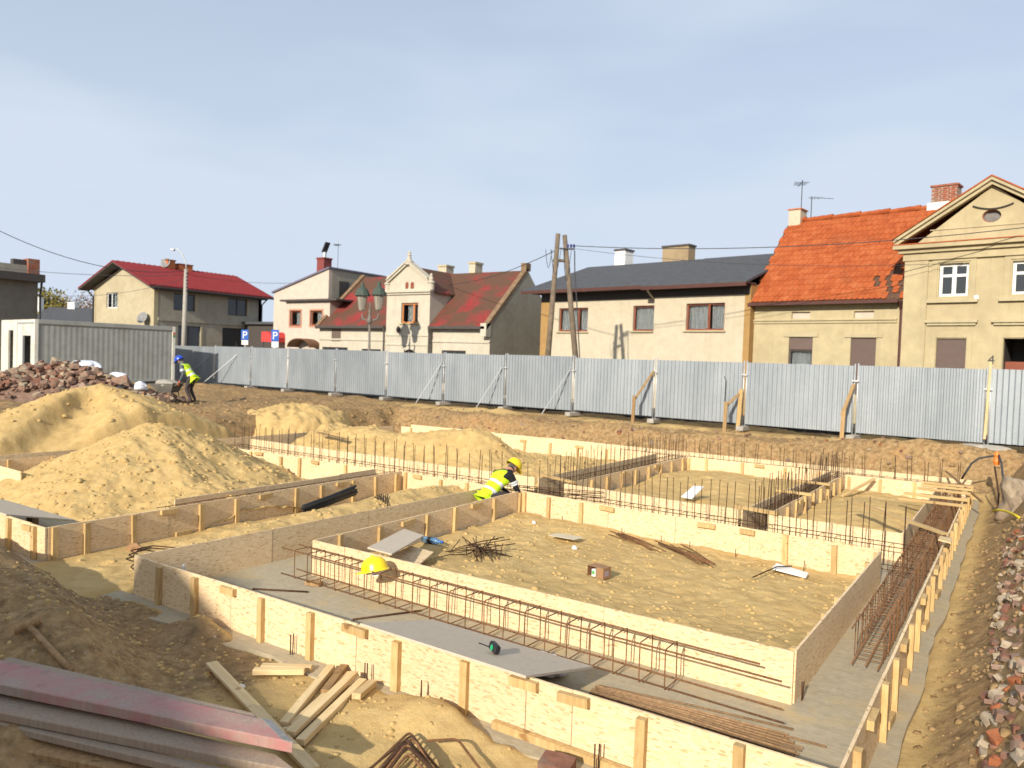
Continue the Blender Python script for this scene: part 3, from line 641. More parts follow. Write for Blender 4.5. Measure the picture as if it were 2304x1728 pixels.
def m_roof(name, a, c2, moss=None, ms=.7, amt=.9, rib=0):
    m, t, b = nmat(name); v = worldco(t); f = noise(t, v, 4, 5, .6)
    q = ramp(t, f, [(.3, a), (.7, c2)])
    if moss:
        q = mixc(t, ramp(t, noise(t, v, ms, 6, .62, .4), [(.36, (0, 0, 0)), (.50, (amt,)*3)]), q, moss)
        q = mixc(t, ramp(t, noise(t, v, 3.2, 4, .6), [(.60, (0, 0, 0)), (.72, (.5,)*3)]), q, tuple(x*.6 for x in moss))
    setc(t, b, q); b.inputs['Roughness'].default_value = .75; b.inputs['Specular IOR Level'].default_value = .25
    bump(t, b, f, .3, .02); return m
R_RED = m_roof('red_sheet_roof', (.19, .020, .022), (.235, .027, .028))
R_MOSS = m_roof('mossy_red_roof', (.20, .024, .023), (.27, .036, .034), (.095, .052, .032), .6, .95)
R_DARK = m_roof('bitumen_roof', (.055, .057, .062), (.085, .088, .094))
R_TILE = None
def m_tile():
    m, t, b = nmat('clay_tile'); v = worldco(t); vo = N(t, 'ShaderNodeTexVoronoi', Scale=3.1); t.links.new(v, vo.inputs['Vector'])
    s3 = t.nodes.new('ShaderNodeSeparateColor'); t.links.new(vo.outputs['Color'], s3.inputs[0])
    oi = t.nodes.new('ShaderNodeObjectInfo')
    f = math_(t, 'ADD', math_(t, 'MULTIPLY', s3.outputs[0], .6), math_(t, 'MULTIPLY', oi.outputs['Random'], .4))
    q = ramp(t, f, [(0, (.273, .06, .018)), (.5, (.35, .084, .025)), (1, (.4, .118, .041))])
    q = mixc(t, ramp(t, noise(t, v, 1.3, 6, .7), [(.52, (0, 0, 0)), (.74, (.55,)*3)]), q, (.24, .075, .03))
    setc(t, b, q); b.inputs['Roughness'].default_value = .85; b.inputs['Specular IOR Level'].default_value = .2
    bump(t, b, noise(t, v, 25, 3), .3, .01); return m
R_TILE = m_tile(); R_TILED = simple('dark_lichen_tile', (.10, .055, .035), .9, var=.4, nscale=9)
GLASS, t_, b_ = nmat('window_glass'); b_.inputs['Base Color'].default_value = (.035, .04, .045, 1); b_.inputs['Roughness'].default_value = .08; b_.inputs['Specular IOR Level'].default_value = .6
CURT = simple('lace_curtain', (.55, .57, .55), .9, var=.25, nscale=14)
FR_W = simple('white_window_frame', (.75, .75, .72), .5); FR_BR = simple('brown_window_frame', (.22, .065, .035), .55); FR_OR = simple('varnished_window_frame', (.42, .17, .06), .5)
FR_DK = simple('dark_window_frame', (.07, .06, .055), .6); SHUT = simple('brown_roller_shutter', (.135, .095, .08), .6, var=.08)
BRICKR = simple('red_brick', (.30, .11, .065), .9, var=.45, nscale=11, bmp=.5, dirt=(.25, .20, .15)); GUT = simple('brown_gutter', (.085, .035, .028), .5, var=.2)
ORANGE = simple('orange_brick', (.48, .16, .06), .85, var=.25, nscale=7)

class FC:
    def __init__(s, o, d):
        s.o = np.array(o, float); d = np.array(d, float); s.d = d/np.linalg.norm(d); s.n = np.array([-s.d[1], s.d[0]])
    def P(s, a, t, z): return (s.o[0]+s.d[0]*a+s.n[0]*t, s.o[1]+s.d[1]*a+s.n[1]*t, z)
    def px(s, x, y, t=0.0):
        a, z = onvert(x, y, s.o+s.n*t, s.d); return float(a), float(z)
    def rect(s, x0, y0, x1, y1, t=0.0):
        xm, ym = (x0+x1)/2, (y0+y1)/2
        return s.px(x0, ym, t)[0], s.px(x1, ym, t)[0], s.px(xm, y1, t)[1], s.px(xm, y0, t)[1]   # s0 s1 z0 z1
    def box(s, mb, a0, a1, t0, t1, z0, z1):
        return mb.hexa([s.P(a0, t0, z0), s.P(a1, t0, z0), s.P(a1, t1, z0), s.P(a0, t1, z0), s.P(a0, t0, z1), s.P(a1, t0, z1), s.P(a1, t1, z1), s.P(a0, t1, z1)])
def holed(fc, mb, a0, a1, z0, z1, holes, t=0.0, rev=.16):
    A = sorted({a0, a1, *[h[0] for h in holes], *[h[1] for h in holes]}); Zs = sorted({z0, z1, *[h[2] for h in holes], *[h[3] for h in holes]})
    A = [a for a in A if a0 <= a <= a1]; Zs = [z for z in Zs if z0 <= z <= z1]
    for i in range(len(A)-1):
        for j in range(len(Zs)-1):
            ca, cz = (A[i]+A[i+1])/2, (Zs[j]+Zs[j+1])/2
            if any(h[0] < ca < h[1] and h[2] < cz < h[3] for h in holes): continue
            mb.add([fc.P(A[i], t, Zs[j]), fc.P(A[i+1], t, Zs[j]), fc.P(A[i+1], t, Zs[j+1]), fc.P(A[i], t, Zs[j+1])], [(0, 1, 2, 3)])
    for h in holes:
        h0, h1, y0, y1 = max(h[0], a0), min(h[1], a1), max(h[2], z0), min(h[3], z1)
        q = [(h0, y0), (h1, y0), (h1, y1), (h0, y1)]
        for k in range(4):
            (a, z), (b, zz) = q[k], q[(k+1) % 4]
            mb.add([fc.P(a, t, z), fc.P(b, t, zz), fc.P(b, t+rev, zz), fc.P(a, t+rev, z)], [(0, 1, 2, 3)])
    return mb
def window(house, fc, r, mat, t=.10, fw=.07, mull=(), trans=(), curtain=None, sill=None, sillmat=None, back=.75, lintel=None):
    a0, a1, z0, z1 = r; w_ = MB(); A = [a0]+[a0+(a1-a0)*m for m in mull]+[a1]; Zs = [z0]+[z0+(z1-z0)*m for m in trans]+[z1]
    fc.box(w_, a0, a0+fw, t, t+.06, z0, z1); fc.box(w_, a1-fw, a1, t, t+.06, z0, z1)
    fc.box(w_, a0+fw, a1-fw, t+.002, t+.058, z0, z0+fw); fc.box(w_, a0+fw, a1-fw, t+.002, t+.058, z1-fw, z1)
    for m in A[1:-1]: fc.box(w_, m-fw*.7, m+fw*.7, t-.012, t+.05, z0+fw, z1-fw)
    for m in Zs[1:-1]: fc.box(w_, a0+fw, a1-fw, t-.004, t+.054, m-fw*.5, m+fw*.5)
    wo = w_.build('window', mat, house)
    for i in range(len(A)-1):
        for j in range(len(Zs)-1):
            p_ = MB(); fc.box(p_, A[i]+fw*.5, A[i+1]-fw*.5, t+.025, t+.033, Zs[j]+fw*.4, Zs[j+1]-fw*.4); p_.build('pane', GLASS if curtain is None else GLASS2, wo)
    if curtain is not None:
        for (f0, f1) in curtain:
            c_ = MB(); n = 14; vs = []; fs = []
            for k in range(n+1):
                a = a0+(a1-a0)*(f0+(f1-f0)*k/n); tt = t+.17+.03*math.sin(k*2.4)
                vs += [fc.P(a, tt, z0+fw), fc.P(a, tt, z1-fw*.5)]
            for k in range(n): fs.append((2*k, 2*k+2, 2*k+3, 2*k+1))
            c_.add(vs, fs).build('curtain', CURT, wo)
        c_ = MB(); fc.box(c_, a0-.1, a1+.1, t+.5, t+.55, z0-.1, z1+.1); c_.build('room_back', FR_DK, wo)
    if sill is not None:
        s_ = MB(); fc.box(s_, a0-.08, a1+.08, -.09, t+.02, z0-.07, z0-.005); s_.build('sill', sillmat or mat, house)
    return wo
GLASS2, t_, b_ = nmat('clear_glass'); b_.inputs['Base Color'].default_value = (.9, .92, .92, 1); b_.inputs['Roughness'].default_value = .04
b_.inputs['Transmission Weight'].default_value = 1.0; b_.inputs['IOR'].default_value = 1.1
def slab(mb, pts, th=.12):
    """roof plate: quad/triangle pts extruded down by th"""
    mb.prism(pts, (0, 0, -th)); return mb
def chimney(house, fc, a0, a1, t0, t1, z0, z1, mat, capmat=None, cap=.1):
    m_ = MB(); fc.box(m_, a0, a1, t0, t1, z0, z1-cap); c = m_.build('chimney', mat, house)
    m_ = MB(); fc.box(m_, a0-.05, a1+.05, t0-.05, t1+.05, z1-cap+.002, z1); m_.build('chimney_cap', capmat or mat, c); return c
def antenna(name, label, p, h, el=6, yaw=0.3):
    root = empty(name, tuple(p), label, 'antenna'); p = Vector(p)
    MB().tube([p, p+Vector((0, 0, h))], .018, 6).build('mast', DARKM, root)
    d = Vector((math.cos(yaw), math.sin(yaw), 0)); n = Vector((-d.y, d.x, 0)); top = p+Vector((0, 0, h-.08))
    MB().tube([top-d*.15, top+d*.95], .012, 5).build('boom', DARKM, root)
    for k in range(el):
        c = top+d*(.05+.15*k); MB().tube([c-n*(.32-.02*k), c+n*(.32-.02*k)], .008, 4).build('element', DARKM, root)
    return root
GZ = S0-.1
# ---- cream house with dark roof
f5 = FC((-14.29, 32.57), (.988, -.155))
def A3(x, y): return 1180+x/3.687, 480+y/3.687
def A4(x, y): return 1680+x/3.457, 380+y/3.457
def A2(x, y): return 580+x/3.16, 500+y/3.16
def A1(x, y): return x/3.16, 500+y/3.16
def rct(fc, cv, x0, y0, x1, y1, t=0.0): return fc.rect(*cv(x0, y0), *cv(x1, y1), t)
sL = f5.px(*A3(140, 900))[0]; sR = f5.px(*A3(1900, 900))[0]; sJ = f5.px(*A3(1112, 800))[0]; ze = f5.px(*A3(800, 640))[1]
h5 = empty('house', f5.P((sL+sR)/2, 4, S0), 'cream two storey house with low dark roof and brown framed windows', 'house')
W5 = [rct(f5, A3, 285, 785, 525, 980), rct(f5, A3, 900, 765, 1085, 975), rct(f5, A3, 1340, 745, 1660, 970, -.35)]
m_ = MB(); holed(f5, m_, sL, sJ, GZ, ze, W5[:2]); f5.box(m_, sL, sL+.25, .25, 9, GZ, ze); f5.box(m_, sL, sR, 8.8, 9, GZ, ze); f5.box(m_, sR-.25, sR, .25, 8.8, GZ, ze)
m_.build('wall', P_CREAM, h5)
m_ = MB(); holed(f5, m_, sJ, sR, GZ, ze, W5[2:], -.35); m_.add([f5.P(sJ, -.35, GZ), f5.P(sJ, 0, GZ), f5.P(sJ, 0, ze), f5.P(sJ, -.35, ze)], [(0, 1, 2, 3)]); m_.build('projecting_wall', P_CREAM, h5)
bs = f5.px(*A3(205, 900))[0]; m_ = MB(); f5.box(m_, sL-.02, bs, -.02, .2, GZ, ze); m_.build('corner_band', P_BROWN, h5)
b0 = f5.px(*A3(1822, 900), -.35)[0]; m_ = MB(); f5.box(m_, b0, sR+.02, -.37, .2, GZ, ze); m_.build('corner_band', P_BROWN, h5)
for k, (r, mu, cu) in enumerate(zip(W5, ((.66,), (), (.58,)), (((.02, .55), (.68, .98)), ((.02, .98),), ((.0, .56), (.62, 1.0))))):
    fcx = f5 if k < 2 else FC(f5.o+f5.n*(-.35), f5.d)
    window(h5, fcx, r, FR_BR, mull=mu, curtain=cu, sill=1, sillmat=P_TRIM)
rt = 4.6; rl = f5.px(*A3(530, 432), rt); rr = f5.px(*A3(2050, 355), rt); zr = (rl[1]+rr[1])/2
m_ = MB(); e0 = sL-.75; ez = ze+.12
slab(m_, [f5.P(e0, -.8, ez), f5.P(sJ, -.8, ez), f5.P(sJ, rt, zr), f5.P(rl[0], rt, zr)], .1)
slab(m_, [f5.P(sJ-.3, -1.0, ez-.06), f5.P(sR+.10, -1.0, ez-.06), f5.P(sR+.10, rt, zr+.02), f5.P(sJ-.3, rt, zr+.02)], .1)
slab(m_, [f5.P(e0, -.8, ez), f5.P(rl[0], rt, zr), f5.P(e0, 9.6, ez)], .1)
slab(m_, [f5.P(e0, 9.6, ez), f5.P(rl[0], rt, zr), f5.P(sR+.10, rt, zr), f5.P(sR+.10, 9.6, ez)], .1)
m_.build('roof', R_DARK, h5)
m_ = MB(); f5.box(m_, e0, sJ-.3, -.86, -.74, ez-.18, ez-.03); m_.build('gutter', GUT, h5); m_ = MB(); f5.box(m_, sJ-.3, sR+.10, -1.07, -.95, ez-.26, ez-.11); m_.build('gutter', GUT, h5)
m_ = MB(); f5.box(m_, sL-.3, sR+.05, -.75, .0, ze-.02, ze+.06); f5.box(m_, sL-.02, sJ-.02, -.03, 0.0, ze-.42, ze-.03); f5.box(m_, sJ+.02, sR-.02, -.40, -.352, ze-.42, ze-.03); m_.build('eaves_board', FR_DK, h5)
m_ = MB(); m_.tube([f5.P(sJ-.1, -.9, ez-.2), f5.P(sJ-.1, -.55, ez-.45), f5.P(sJ-.06, -.12, ez-.7), f5.P(sJ-.06, -.1, GZ)], .05, 8); m_.build('downpipe', P_CREAM, h5)
a0 = f5.px(*A3(750, 350), 5.2)[0]; a1 = f5.px(*A3(835, 350), 5.2)[0]; zt = f5.px(*A3(800, 295), 5.2)[1]
chimney(h5, f5, a0, a1, 5.2, 6.0, zr-.6, zt, FR_W, FR_DK)
a0 = f5.px(*A3(1145, 330), 5.6)[0]; a1 = f5.px(*A3(1360, 330), 5.6)[0]; zt = f5.px(*A3(1250, 262), 5.6)[1]
chimney(h5, f5, a0, a1, 5.6, 6.3, zr-.6, zt, m_plaster('old_chimney', (.33, .25, .15), (.22, .15, .09), 3, .7), FR_DK)

# ---- ochre house: tiled part and pedimented wing
f6 = FC(f5.o, f5.d)
sl = sR+.03; sw = f6.px(*A4(1225, 800))[0]; ze6 = f6.px(*A4(640, 1030))[1]
h6 = empty('house', f6.P((sl+sw)/2+3, 4, S0), 'ochre house with steep orange tiled roof and pedimented wing, number 4', 'house')
ww = [rct(f6, A4, 320, 1310, 505, 1760), rct(f6, A4, 800, 1315, 998, 1760)]; vents = [rct(f6, A4, 350, 1112, 495, 1165), rct(f6, A4, 835, 1105, 990, 1162)]
m_ = MB(); holed(f6, m_, sl, sw, GZ, ze6, ww+vents, 0, .12); f6.box(m_, sl, sl+.25, .25, 6.5, GZ, ze6); f6.box(m_, sl, sw+5, 6.4, 6.6, GZ, ze6); m_.build('wall', P_YEL, h6)
for r in vents:
    m_ = MB(); f6.box(m_, r[0]-.02, r[1]+.02, .105, .16, r[2]-.02, r[3]+.02); m_.build('blind_window', P_PINK, h6)
r = ww[0]; zmid = f6.px(*A4(410, 1405))[1]
window(h6, f6, (r[0], r[1], r[2], zmid), FR_DK, curtain=((.05, .98),))
m_ = MB(); f6.box(m_, r[0]+.02, r[1]-.02, .05, .09, zmid, r[3]); m_.build('roller_shutter', SHUT, h6)
def shutter(hs, fc, r, t=.06):
    m_ = MB(); n = int((r[3]-r[2])/.06)
    for k in range(n): fc.box(m_, r[0]+.01, r[1]-.01, t, t+.02, r[2]+(r[3]-r[2])*k/n, r[2]+(r[3]-r[2])*(k+.9)/n)
    fc.box(m_, r[0]+.01, r[1]-.01, t+.012, t+.05, r[2], r[3]); m_.build('roller_shutter', SHUT, hs)
shutter(h6, f6, ww[1])
for z_, th, pr_ in ((f6.px(*A4(600, 1070))[1], .16, .10), (f6.px(*A4(600, 1200))[1], .10, .05)):
    m_ = MB(); f6.box(m_, sl, sw-.15, -pr_, 0, z_, z_+th); f6.box(m_, sl, sw-.15, -pr_-.05, 0, z_+th, z_+th+.05); m_.build('cornice', P_YEL, h6)
for r in ww:
    m_ = MB(); f6.box(m_, r[0]-.22, r[1]+.22, -.04, 0, r[3]+.02, r[3]+.16); m_.build('window_head', P_TRIM, h6)
# roof
rt6 = 3.3; rl6 = f6.px(*A4(325, 400), rt6); rr6 = f6.px(*A4(1600, 268), rt6); zr6 = (rl6[1]+rr6[1])/2-.05; E0 = -.32; ez6 = ze6+.02; sEnd = sw+5.0
aL = sl-.12
m_ = MB(); slab(m_, [f6.P(aL, E0, ez6), f6.P(sEnd, E0, ez6), f6.P(sEnd, rt6, zr6-.06), f6.P(aL, rt6, zr6-.06)], .10); slab(m_, [f6.P(aL, rt6, zr6-.06), f6.P(sEnd, rt6, zr6-.06), f6.P(sEnd, 2*rt6-E0, ez6), f6.P(aL, 2*rt6-E0, ez6)], .1)
rf6 = m_.build('roof', R_TILED, h6)
m_ = MB(); m_.add([f6.P(sl, 0, ze6), f6.P(sl, 2*rt6, ze6), f6.P(sl, rt6, zr6-.16)], [(0, 1, 2)]); m_.add([f6.P(sl+.2, 0, ze6), f6.P(sl+.2, 2*rt6, ze6), f6.P(sl+.2, rt6, zr6-.16)], [(0, 1, 2)]); m_.build('gable_wall', P_YEL, h6)
# tiles: two of each course laid with a small lift, nearest 300 are parts
slope = Vector(f6.P(0, rt6, zr6))-Vector(f6.P(0, E0, ez6)); SL = slope.length; su = slope.normalized(); ad = Vector((*f6.d, 0)); nn = ad.cross(su).normalized()
if nn.z < 0: nn = -nn
TW, TL = .205, .318; rows = int(SL/TL); cols = int((sw+.3-aL)/TW)
def tile_pts(w2, l2, th):
    e = .012
    return [(-w2, -l2+.05, 0), (-w2*.45, -l2, 0), (w2*.45, -l2, 0), (w2, -l2+.05, 0), (w2, l2, -.02), (-w2, l2, -.02)], th
tp, th = tile_pts(TW/2-.004, TL*.60, .022)
tm = MB(); tm.prism(tp, (0, 0, th)); tme = tm.mesh('roof_tile', R_TILE)
rotm = Matrix((ad, su, nn)).transposed().to_4x4(); rest = MB(); cnt = 0
slots = [(j, i) for j in range(rows) for i in range(cols)]; rnd.shuffle(slots)
for (j, i) in slots:
    a = aL+TW*(i+.5+(.5 if j % 2 else 0)); p = Vector(f6.P(a, E0, ez6))+su*(TL*(j+.45))+nn*(.03+rnd.uniform(-.003, .006))
    hole = (a > sw-1.25 and j < 7 and (a-(sw-1.25))*4.2 > abs(j-3.2)+rnd.uniform(-.6, 1.2) and rnd.random() < .55)
    if hole: continue
    if cnt < 299:
        o = link('roof_tile', tme, h6); o.parent = rf6; q = rotm.copy(); q.translation = p-Vector(h6.location); o.matrix_local = q; cnt += 1
    else:
        lo_ = rnd.uniform(-.02, .02); vs = [p+ad*x+su*(y+lo_*.3)+nn*z for x, y, z in tp]; rest.prism(vs, nn*th)
o = rest.build('roof_tiles', R_TILE, rf6, base=tuple(h6.location)); tag(o, kind='stuff')
m_ = MB()
for k in range(int((sw+2.5-aL)/.38)):
    a = aL+.38*k; z_ = zr6-.03+.02*math.sin(k*2.1); m_.tube([f6.P(a, rt6, z_), f6.P(a+.40, rt6, z_+.02)], [.11, .125], 8)
m_.build('ridge_tiles', R_TILE, h6)
m_ = MB(); f6.box(m_, aL, sw-.05, E0-.12, E0+.0, ez6-.16, ez6-.04); m_.build('gutter', GUT, h6)
ap = f6.px(*A4(1205, 1200))[0]; m_ = MB(); m_.tube([f6.P(ap, E0, ez6-.1), f6.P(ap, -.1, ez6-.4), f6.P(ap, -.09, GZ)], .055, 8); m_.build('downpipe', GUT, h6)
a0, z_ = f6.px(*A4(340, 400), rt6-.1); a1 = f6.px(*A4(430, 400), rt6-.1)[0]; zt = f6.px(*A4(385, 315), rt6-.1)[1]
chimney(h6, f6, a0, a1, rt6-.3, rt6+.4, zr6-.5, zt, P_CREAM, ORANGE, .05)
a0 = f6.px(*A4(1455, 200), rt6+.2)[0]; a1 = f6.px(*A4(1650, 200), rt6+.2)[0]; zt = f6.px(*A4(1560, 130), rt6+.2)[1]
m_ = MB(); ch = chimney(h6, f6, a0, a1, rt6-.1, rt6+.6, zr6-.3, zt, simple('brick_mortar', (.30, .24, .19), .95), BRICKR, .07)
nb = int((zt-.07-zr6-.12)/.075)
BRK = MB().box(-.118, .118, -.012, .012, -.031, .031).mesh('brick', BRICKR)
for j in range(nb):
    n_ = int((a1-a0)/.25)
    for i in range(n_):
        c = f6.P(a0+(i+.5+(.25 if j % 2 else -.1))*(a1-a0)/n_, rt6-.107, zr6+.15+j*.075)
        o = link('brick', BRK, ch); o.location = Vector(c)-Vector(h6.location); o.rotation_euler = (0, 0, math.atan2(f6.d[1], f6.d[0]))
m_ = MB(); f6.box(m_, a0-.12, a1+.12, rt6-.2, rt6+.7, zr6-.2, zr6+.12); m_.build('chimney_base', FR_W, h6)
antenna('tv_antenna', 'bent tv antenna left of the orange roof ridge', f6.P(rl6[0]+.55, rt6, zr6), 1.75, 5, 2.0)
antenna('tv_antenna', 'short crooked tv antenna on the orange roof ridge', f6.P(rl6[0]+1.0, rt6, zr6), 1.0, 3, .6)
# wing
T = -.55; fw = FC(f6.o+f6.n*T, f6.d); wl, zc = fw.px(*A4(1240, 640)); apx = fw.px(*A4(1920, 130)); wr = 2*apx[0]-wl
zcor = fw.px(*A4(1450, 600))[1]; zcor = zc+.05
wins = [rct(fw, A4, 1495, 735, 1725, 990), rct(fw, A4, 2065, 710, 2300, 972)]; low = [rct(fw, A4, 1465, 1320, 1697, 1790), rct(fw, A4, 1985, 1320, 2330, 1830)]
wc = (wl+wr)/2
m_ = MB(); holed(fw, m_, wl, wr, GZ, zcor, wins+low, 0, .2); m_.add([fw.P(wl, 0, GZ), fw.P(wl, 8, GZ), fw.P(wl, 8, zcor), fw.P(wl, 0, zcor)], [(0, 1, 2, 3)]); m_.add([fw.P(wr, 0, GZ), fw.P(wr, 10, GZ), fw.P(wr, 10, zcor), fw.P(wr, 0, zcor)], [(0, 1, 2, 3)])
m_.build('wing_wall', P_YEL, h6)
zap = apx[1]
ov = fw.rect(*A4(1832, 315), *A4(1980, 415)); oc = ((ov[0]+ov[1])/2, (ov[2]+ov[3])/2); ra, rb = (ov[1]-ov[0])/2, (ov[3]-ov[2])/2
# tympanum with an oval opening: fan of quads between the oval and the triangle
tri = [(wl+.1, zcor), (wr-.1, zcor), (wc, zap)]
def tri_hit(ang):
    dx, dz = math.cos(ang), math.sin(ang); best = 9e9
    for k in range(3):
        (x1, y1), (x2, y2) = tri[k], tri[(k+1) % 3]; den = dx*(y2-y1)-dz*(x2-x1)
        if abs(den) < 1e-9: continue
        u_ = ((x1-oc[0])*(y2-y1)-(y1-oc[1])*(x2-x1))/den; v_ = ((x1-oc[0])*dz-(y1-oc[1])*dx)/den
        if u_ > 0 and -1e-6 <= v_ <= 1+1e-6: best = min(best, u_)
    return best
m_ = MB(); angs = sorted([2*PI*k/48 for k in range(48)]+[math.atan2(y-oc[1], x-oc[0]) % (2*PI) for x, y in tri]); n = len(angs)
for k in range(n):
    A_, B_ = angs[k], angs[(k+1) % n]
    q = []
    for a in (A_, B_):
        h_ = tri_hit(a); q.append(((oc[0]+ra*math.cos(a), oc[1]+rb*math.sin(a)), (oc[0]+h_*math.cos(a), oc[1]+h_*math.sin(a))))
    m_.add([fw.P(*(q[0][0][0], 0, q[0][0][1])), fw.P(q[0][1][0], 0, q[0][1][1]), fw.P(q[1][1][0], 0, q[1][1][1]), fw.P(q[1][0][0], 0, q[1][0][1])], [(0, 1, 2, 3)])
    m_.add([fw.P(q[0][0][0], 0, q[0][0][1]), fw.P(q[1][0][0], 0, q[1][0][1]), fw.P(q[1][0][0], .2, q[1][0][1]), fw.P(q[0][0][0], .2, q[0][0][1])], [(0, 1, 2, 3)])
m_.build('pediment', P_YEL, h6)
m_ = MB(); m_.prism([fw.P(oc[0]+(ra+.03)*math.cos(2*PI*k/28), .16, oc[1]+(rb+.03)*math.sin(2*PI*k/28)) for k in range(28)], (fw.n[0]*.05, fw.n[1]*.05, 0))
ovw = m_.build('oval_window', simple('dusty_glass', (.16, .15, .14), .5, var=.3), h6)
m_ = MB(); m_.tube([fw.P(oc[0]+ra*math.cos(2*PI*k/28), .1, oc[1]+rb*math.sin(2*PI*k/28)) for k in range(29)], .035, 6, False); m_.build('frame', FR_BR, ovw)
# raking and horizontal cornices
dl = Vector((wc-wl, zap-zcor)).normalized()
for sgn in (1, -1):
    m_ = MB(); e = wl-.35 if sgn > 0 else wr+.35; ze_ = zcor+.10
    for (off, t0, th) in ((0.0, -.20, .13), (.132, -.30, .10)):
        m_.prism([fw.P(e, t0, ze_+off), fw.P(wc, t0, zap+.02+off), fw.P(wc, t0, zap+.02+off+th), fw.P(e, t0, ze_+off+th)], (fw.n[0]*(-t0+.1), fw.n[1]*(-t0+.1), 0))
    m_.build('raking_cornice', P_TRIM, h6)
    m_ = MB(); slab(m_, [fw.P(e-.08*sgn, -.33, ze_+.27), fw.P(wc, -.33, zap+.31), fw.P(wc, 9, zap+.31), fw.P(e-.08*sgn, 9, ze_+.27)], .05); m_.build('wing_roof', R_TILE, h6)
m_ = MB(); fw.box(m_, wl-.35, wr+.35, -.34, 0, zcor-.02, zcor+.12); fw.box(m_, wl-.2, wr+.2, -.2, 0, zcor-.16, zcor-.02); fw.box(m_, wl-.06, wr+.06, -.1, 0, zcor-.42, zcor-.16); m_.build('main_cornice', P_YEL, h6)
m_ = MB(); fw.box(m_, wl-.36, wr+.36, -.36, .0, zcor+.12, zcor+.155); m_.build('cornice_tiles', R_TILE, h6)
sp_ = fw.px(*A4(1410, 900))[0]
m_ = MB(); fw.box(m_, wl, sp_, -.06, 0, GZ, zcor-.42); m_.build('corner_pilaster', P_YEL, h6); m_ = MB(); fw.box(m_, wr-(sp_-wl), wr, -.06, 0, GZ, zcor-.42); m_.build('corner_pilaster', P_YEL, h6)
zb_ = fw.px(*A4(1600, 462))[1]; m_ = MB(); fw.box(m_, wl+.75, wr-.75, -.03, 0, zb_-.03, zb_); m_.build('string_course', P_TRIM, h6)
for k, r in enumerate(wins):
    window(h6, fw, r, FR_W, t=.12, fw=.09, mull=(.5,), trans=(.64,))
    m_ = MB(); fw.box(m_, r[0]-.32, r[1]+.32, -.13, 0, r[2]-.22, r[2]-.10); m_.build('sill', P_TRIM, h6)
    m_ = MB()
    for (x0_, x1_, z0_, z1_) in ((r[0]-.22, r[0]-.05, r[2]-.1, r[3]+.2), (r[1]+.05, r[1]+.22, r[2]-.1, r[3]+.2), (r[0]-.05, r[1]+.05, r[3]+.06, r[3]+.2)): fw.box(m_, x0_, x1_, -.035, 0, z0_, z1_)
    m_.build('architrave', P_YEL, h6)
    zh = fw.px(*A4(1580, 1190))[1]; c0, c1 = (r[0]-.35, r[1]+.35) if k == 0 else (low[1][0]-.35, low[1][1]+.35)
    m_ = MB(); fw.box(m_, c0, c1, -.14, 0, zh-.03, zh+.06); fw.box(m_, c0+.06, c1-.06, -.08, 0, zh-.12, zh-.03); m_.build('hood_mould', P_TRIM, h6)
    l_ = low[k]; m_ = MB()
    for (x0_, x1_, z0_, z1_) in ((l_[0]-.18, l_[0]-.02, GZ, l_[3]+.18), (l_[1]+.02, l_[1]+.18, GZ, l_[3]+.18), (l_[0]-.02, l_[1]+.02, l_[3]+.03, l_[3]+.18)): fw.box(m_, x0_, x1_, -.035, 0, z0_, z1_)
    m_.build('architrave', P_YEL, h6)
shutter(h6, fw, low[0])
l_ = low[1]; m_ = MB(); fw.box(m_, l_[0], l_[1], .5, .56, GZ, l_[3]-.75)
for k in range(3):
    w3 = (l_[1]-l_[0])/3; fw.box(m_, l_[0]+w3*k+.1, l_[0]+w3*(k+1)-.1, .47, .5, l_[3]-1.9, l_[3]-1.0)
m_.build('door', FR_BR, h6)
m_ = MB(); fw.box(m_, l_[0], l_[1], 1.6, 1.65, GZ, l_[3]+.1); fw.box(m_, l_[0]-.05, l_[0], .2, 1.6, GZ, l_[3]); fw.box(m_, l_[1], l_[1]+.05, .2, 1.6, GZ, l_[3]); fw.box(m_, l_[0], l_[1], .2, 1.6, l_[3], l_[3]+.05); m_.build('doorway', FR_DK, h6)
def text(name, body, size, loc, rot, mat, parent=None, ext=.004):
    cu = bpy.data.curves.new(name, 'FONT'); cu.body = body; cu.size = size; cu.extrude = ext; cu.align_x = 'CENTER'; cu.align_y = 'CENTER'
    tmp = bpy.data.objects.new('t', cu); col.objects.link(tmp); dg = bpy.context.evaluated_depsgraph_get()
    me = bpy.data.meshes.new_from_object(tmp.evaluated_get(dg)); bpy.data.objects.remove(tmp); me.materials.append(mat)
    b = Vector(parent.location) if parent else Vector((0, 0, 0)); return link(name, me, parent, tuple(Vector(loc)-b), rot)
s4 = fw.px(*A4(1903, 1488)); rzw = math.atan2(fw.d[1], fw.d[0])
text('house_number', '4', .42, fw.P(s4[0], -.012, s4[1]), (PI/2, 0, rzw), FR_DK, h6)
m_ = MB(); c = fw.P(fw.px(*A4(1790, 1003))[0], -.08, fw.px(*A4(1790, 1003))[1]); m_.obox(c, (.14, .1, .16)); m_.build('wall_lamp', FR_W, h6, bevel=.03)
m_ = MB(); q0 = fw.px(*A4(1760, 290)); q1 = fw.px(*A4(2080, 265)); m_.tube([fw.P(q0[0]+(q1[0]-q0[0])*k/10, -.05, q0[1]+(q1[1]-q0[1])*k/10-.55*k/10*(1-k/10)) for k in range(11)], .02, 5); m_.build('cable', DARKM, h6)

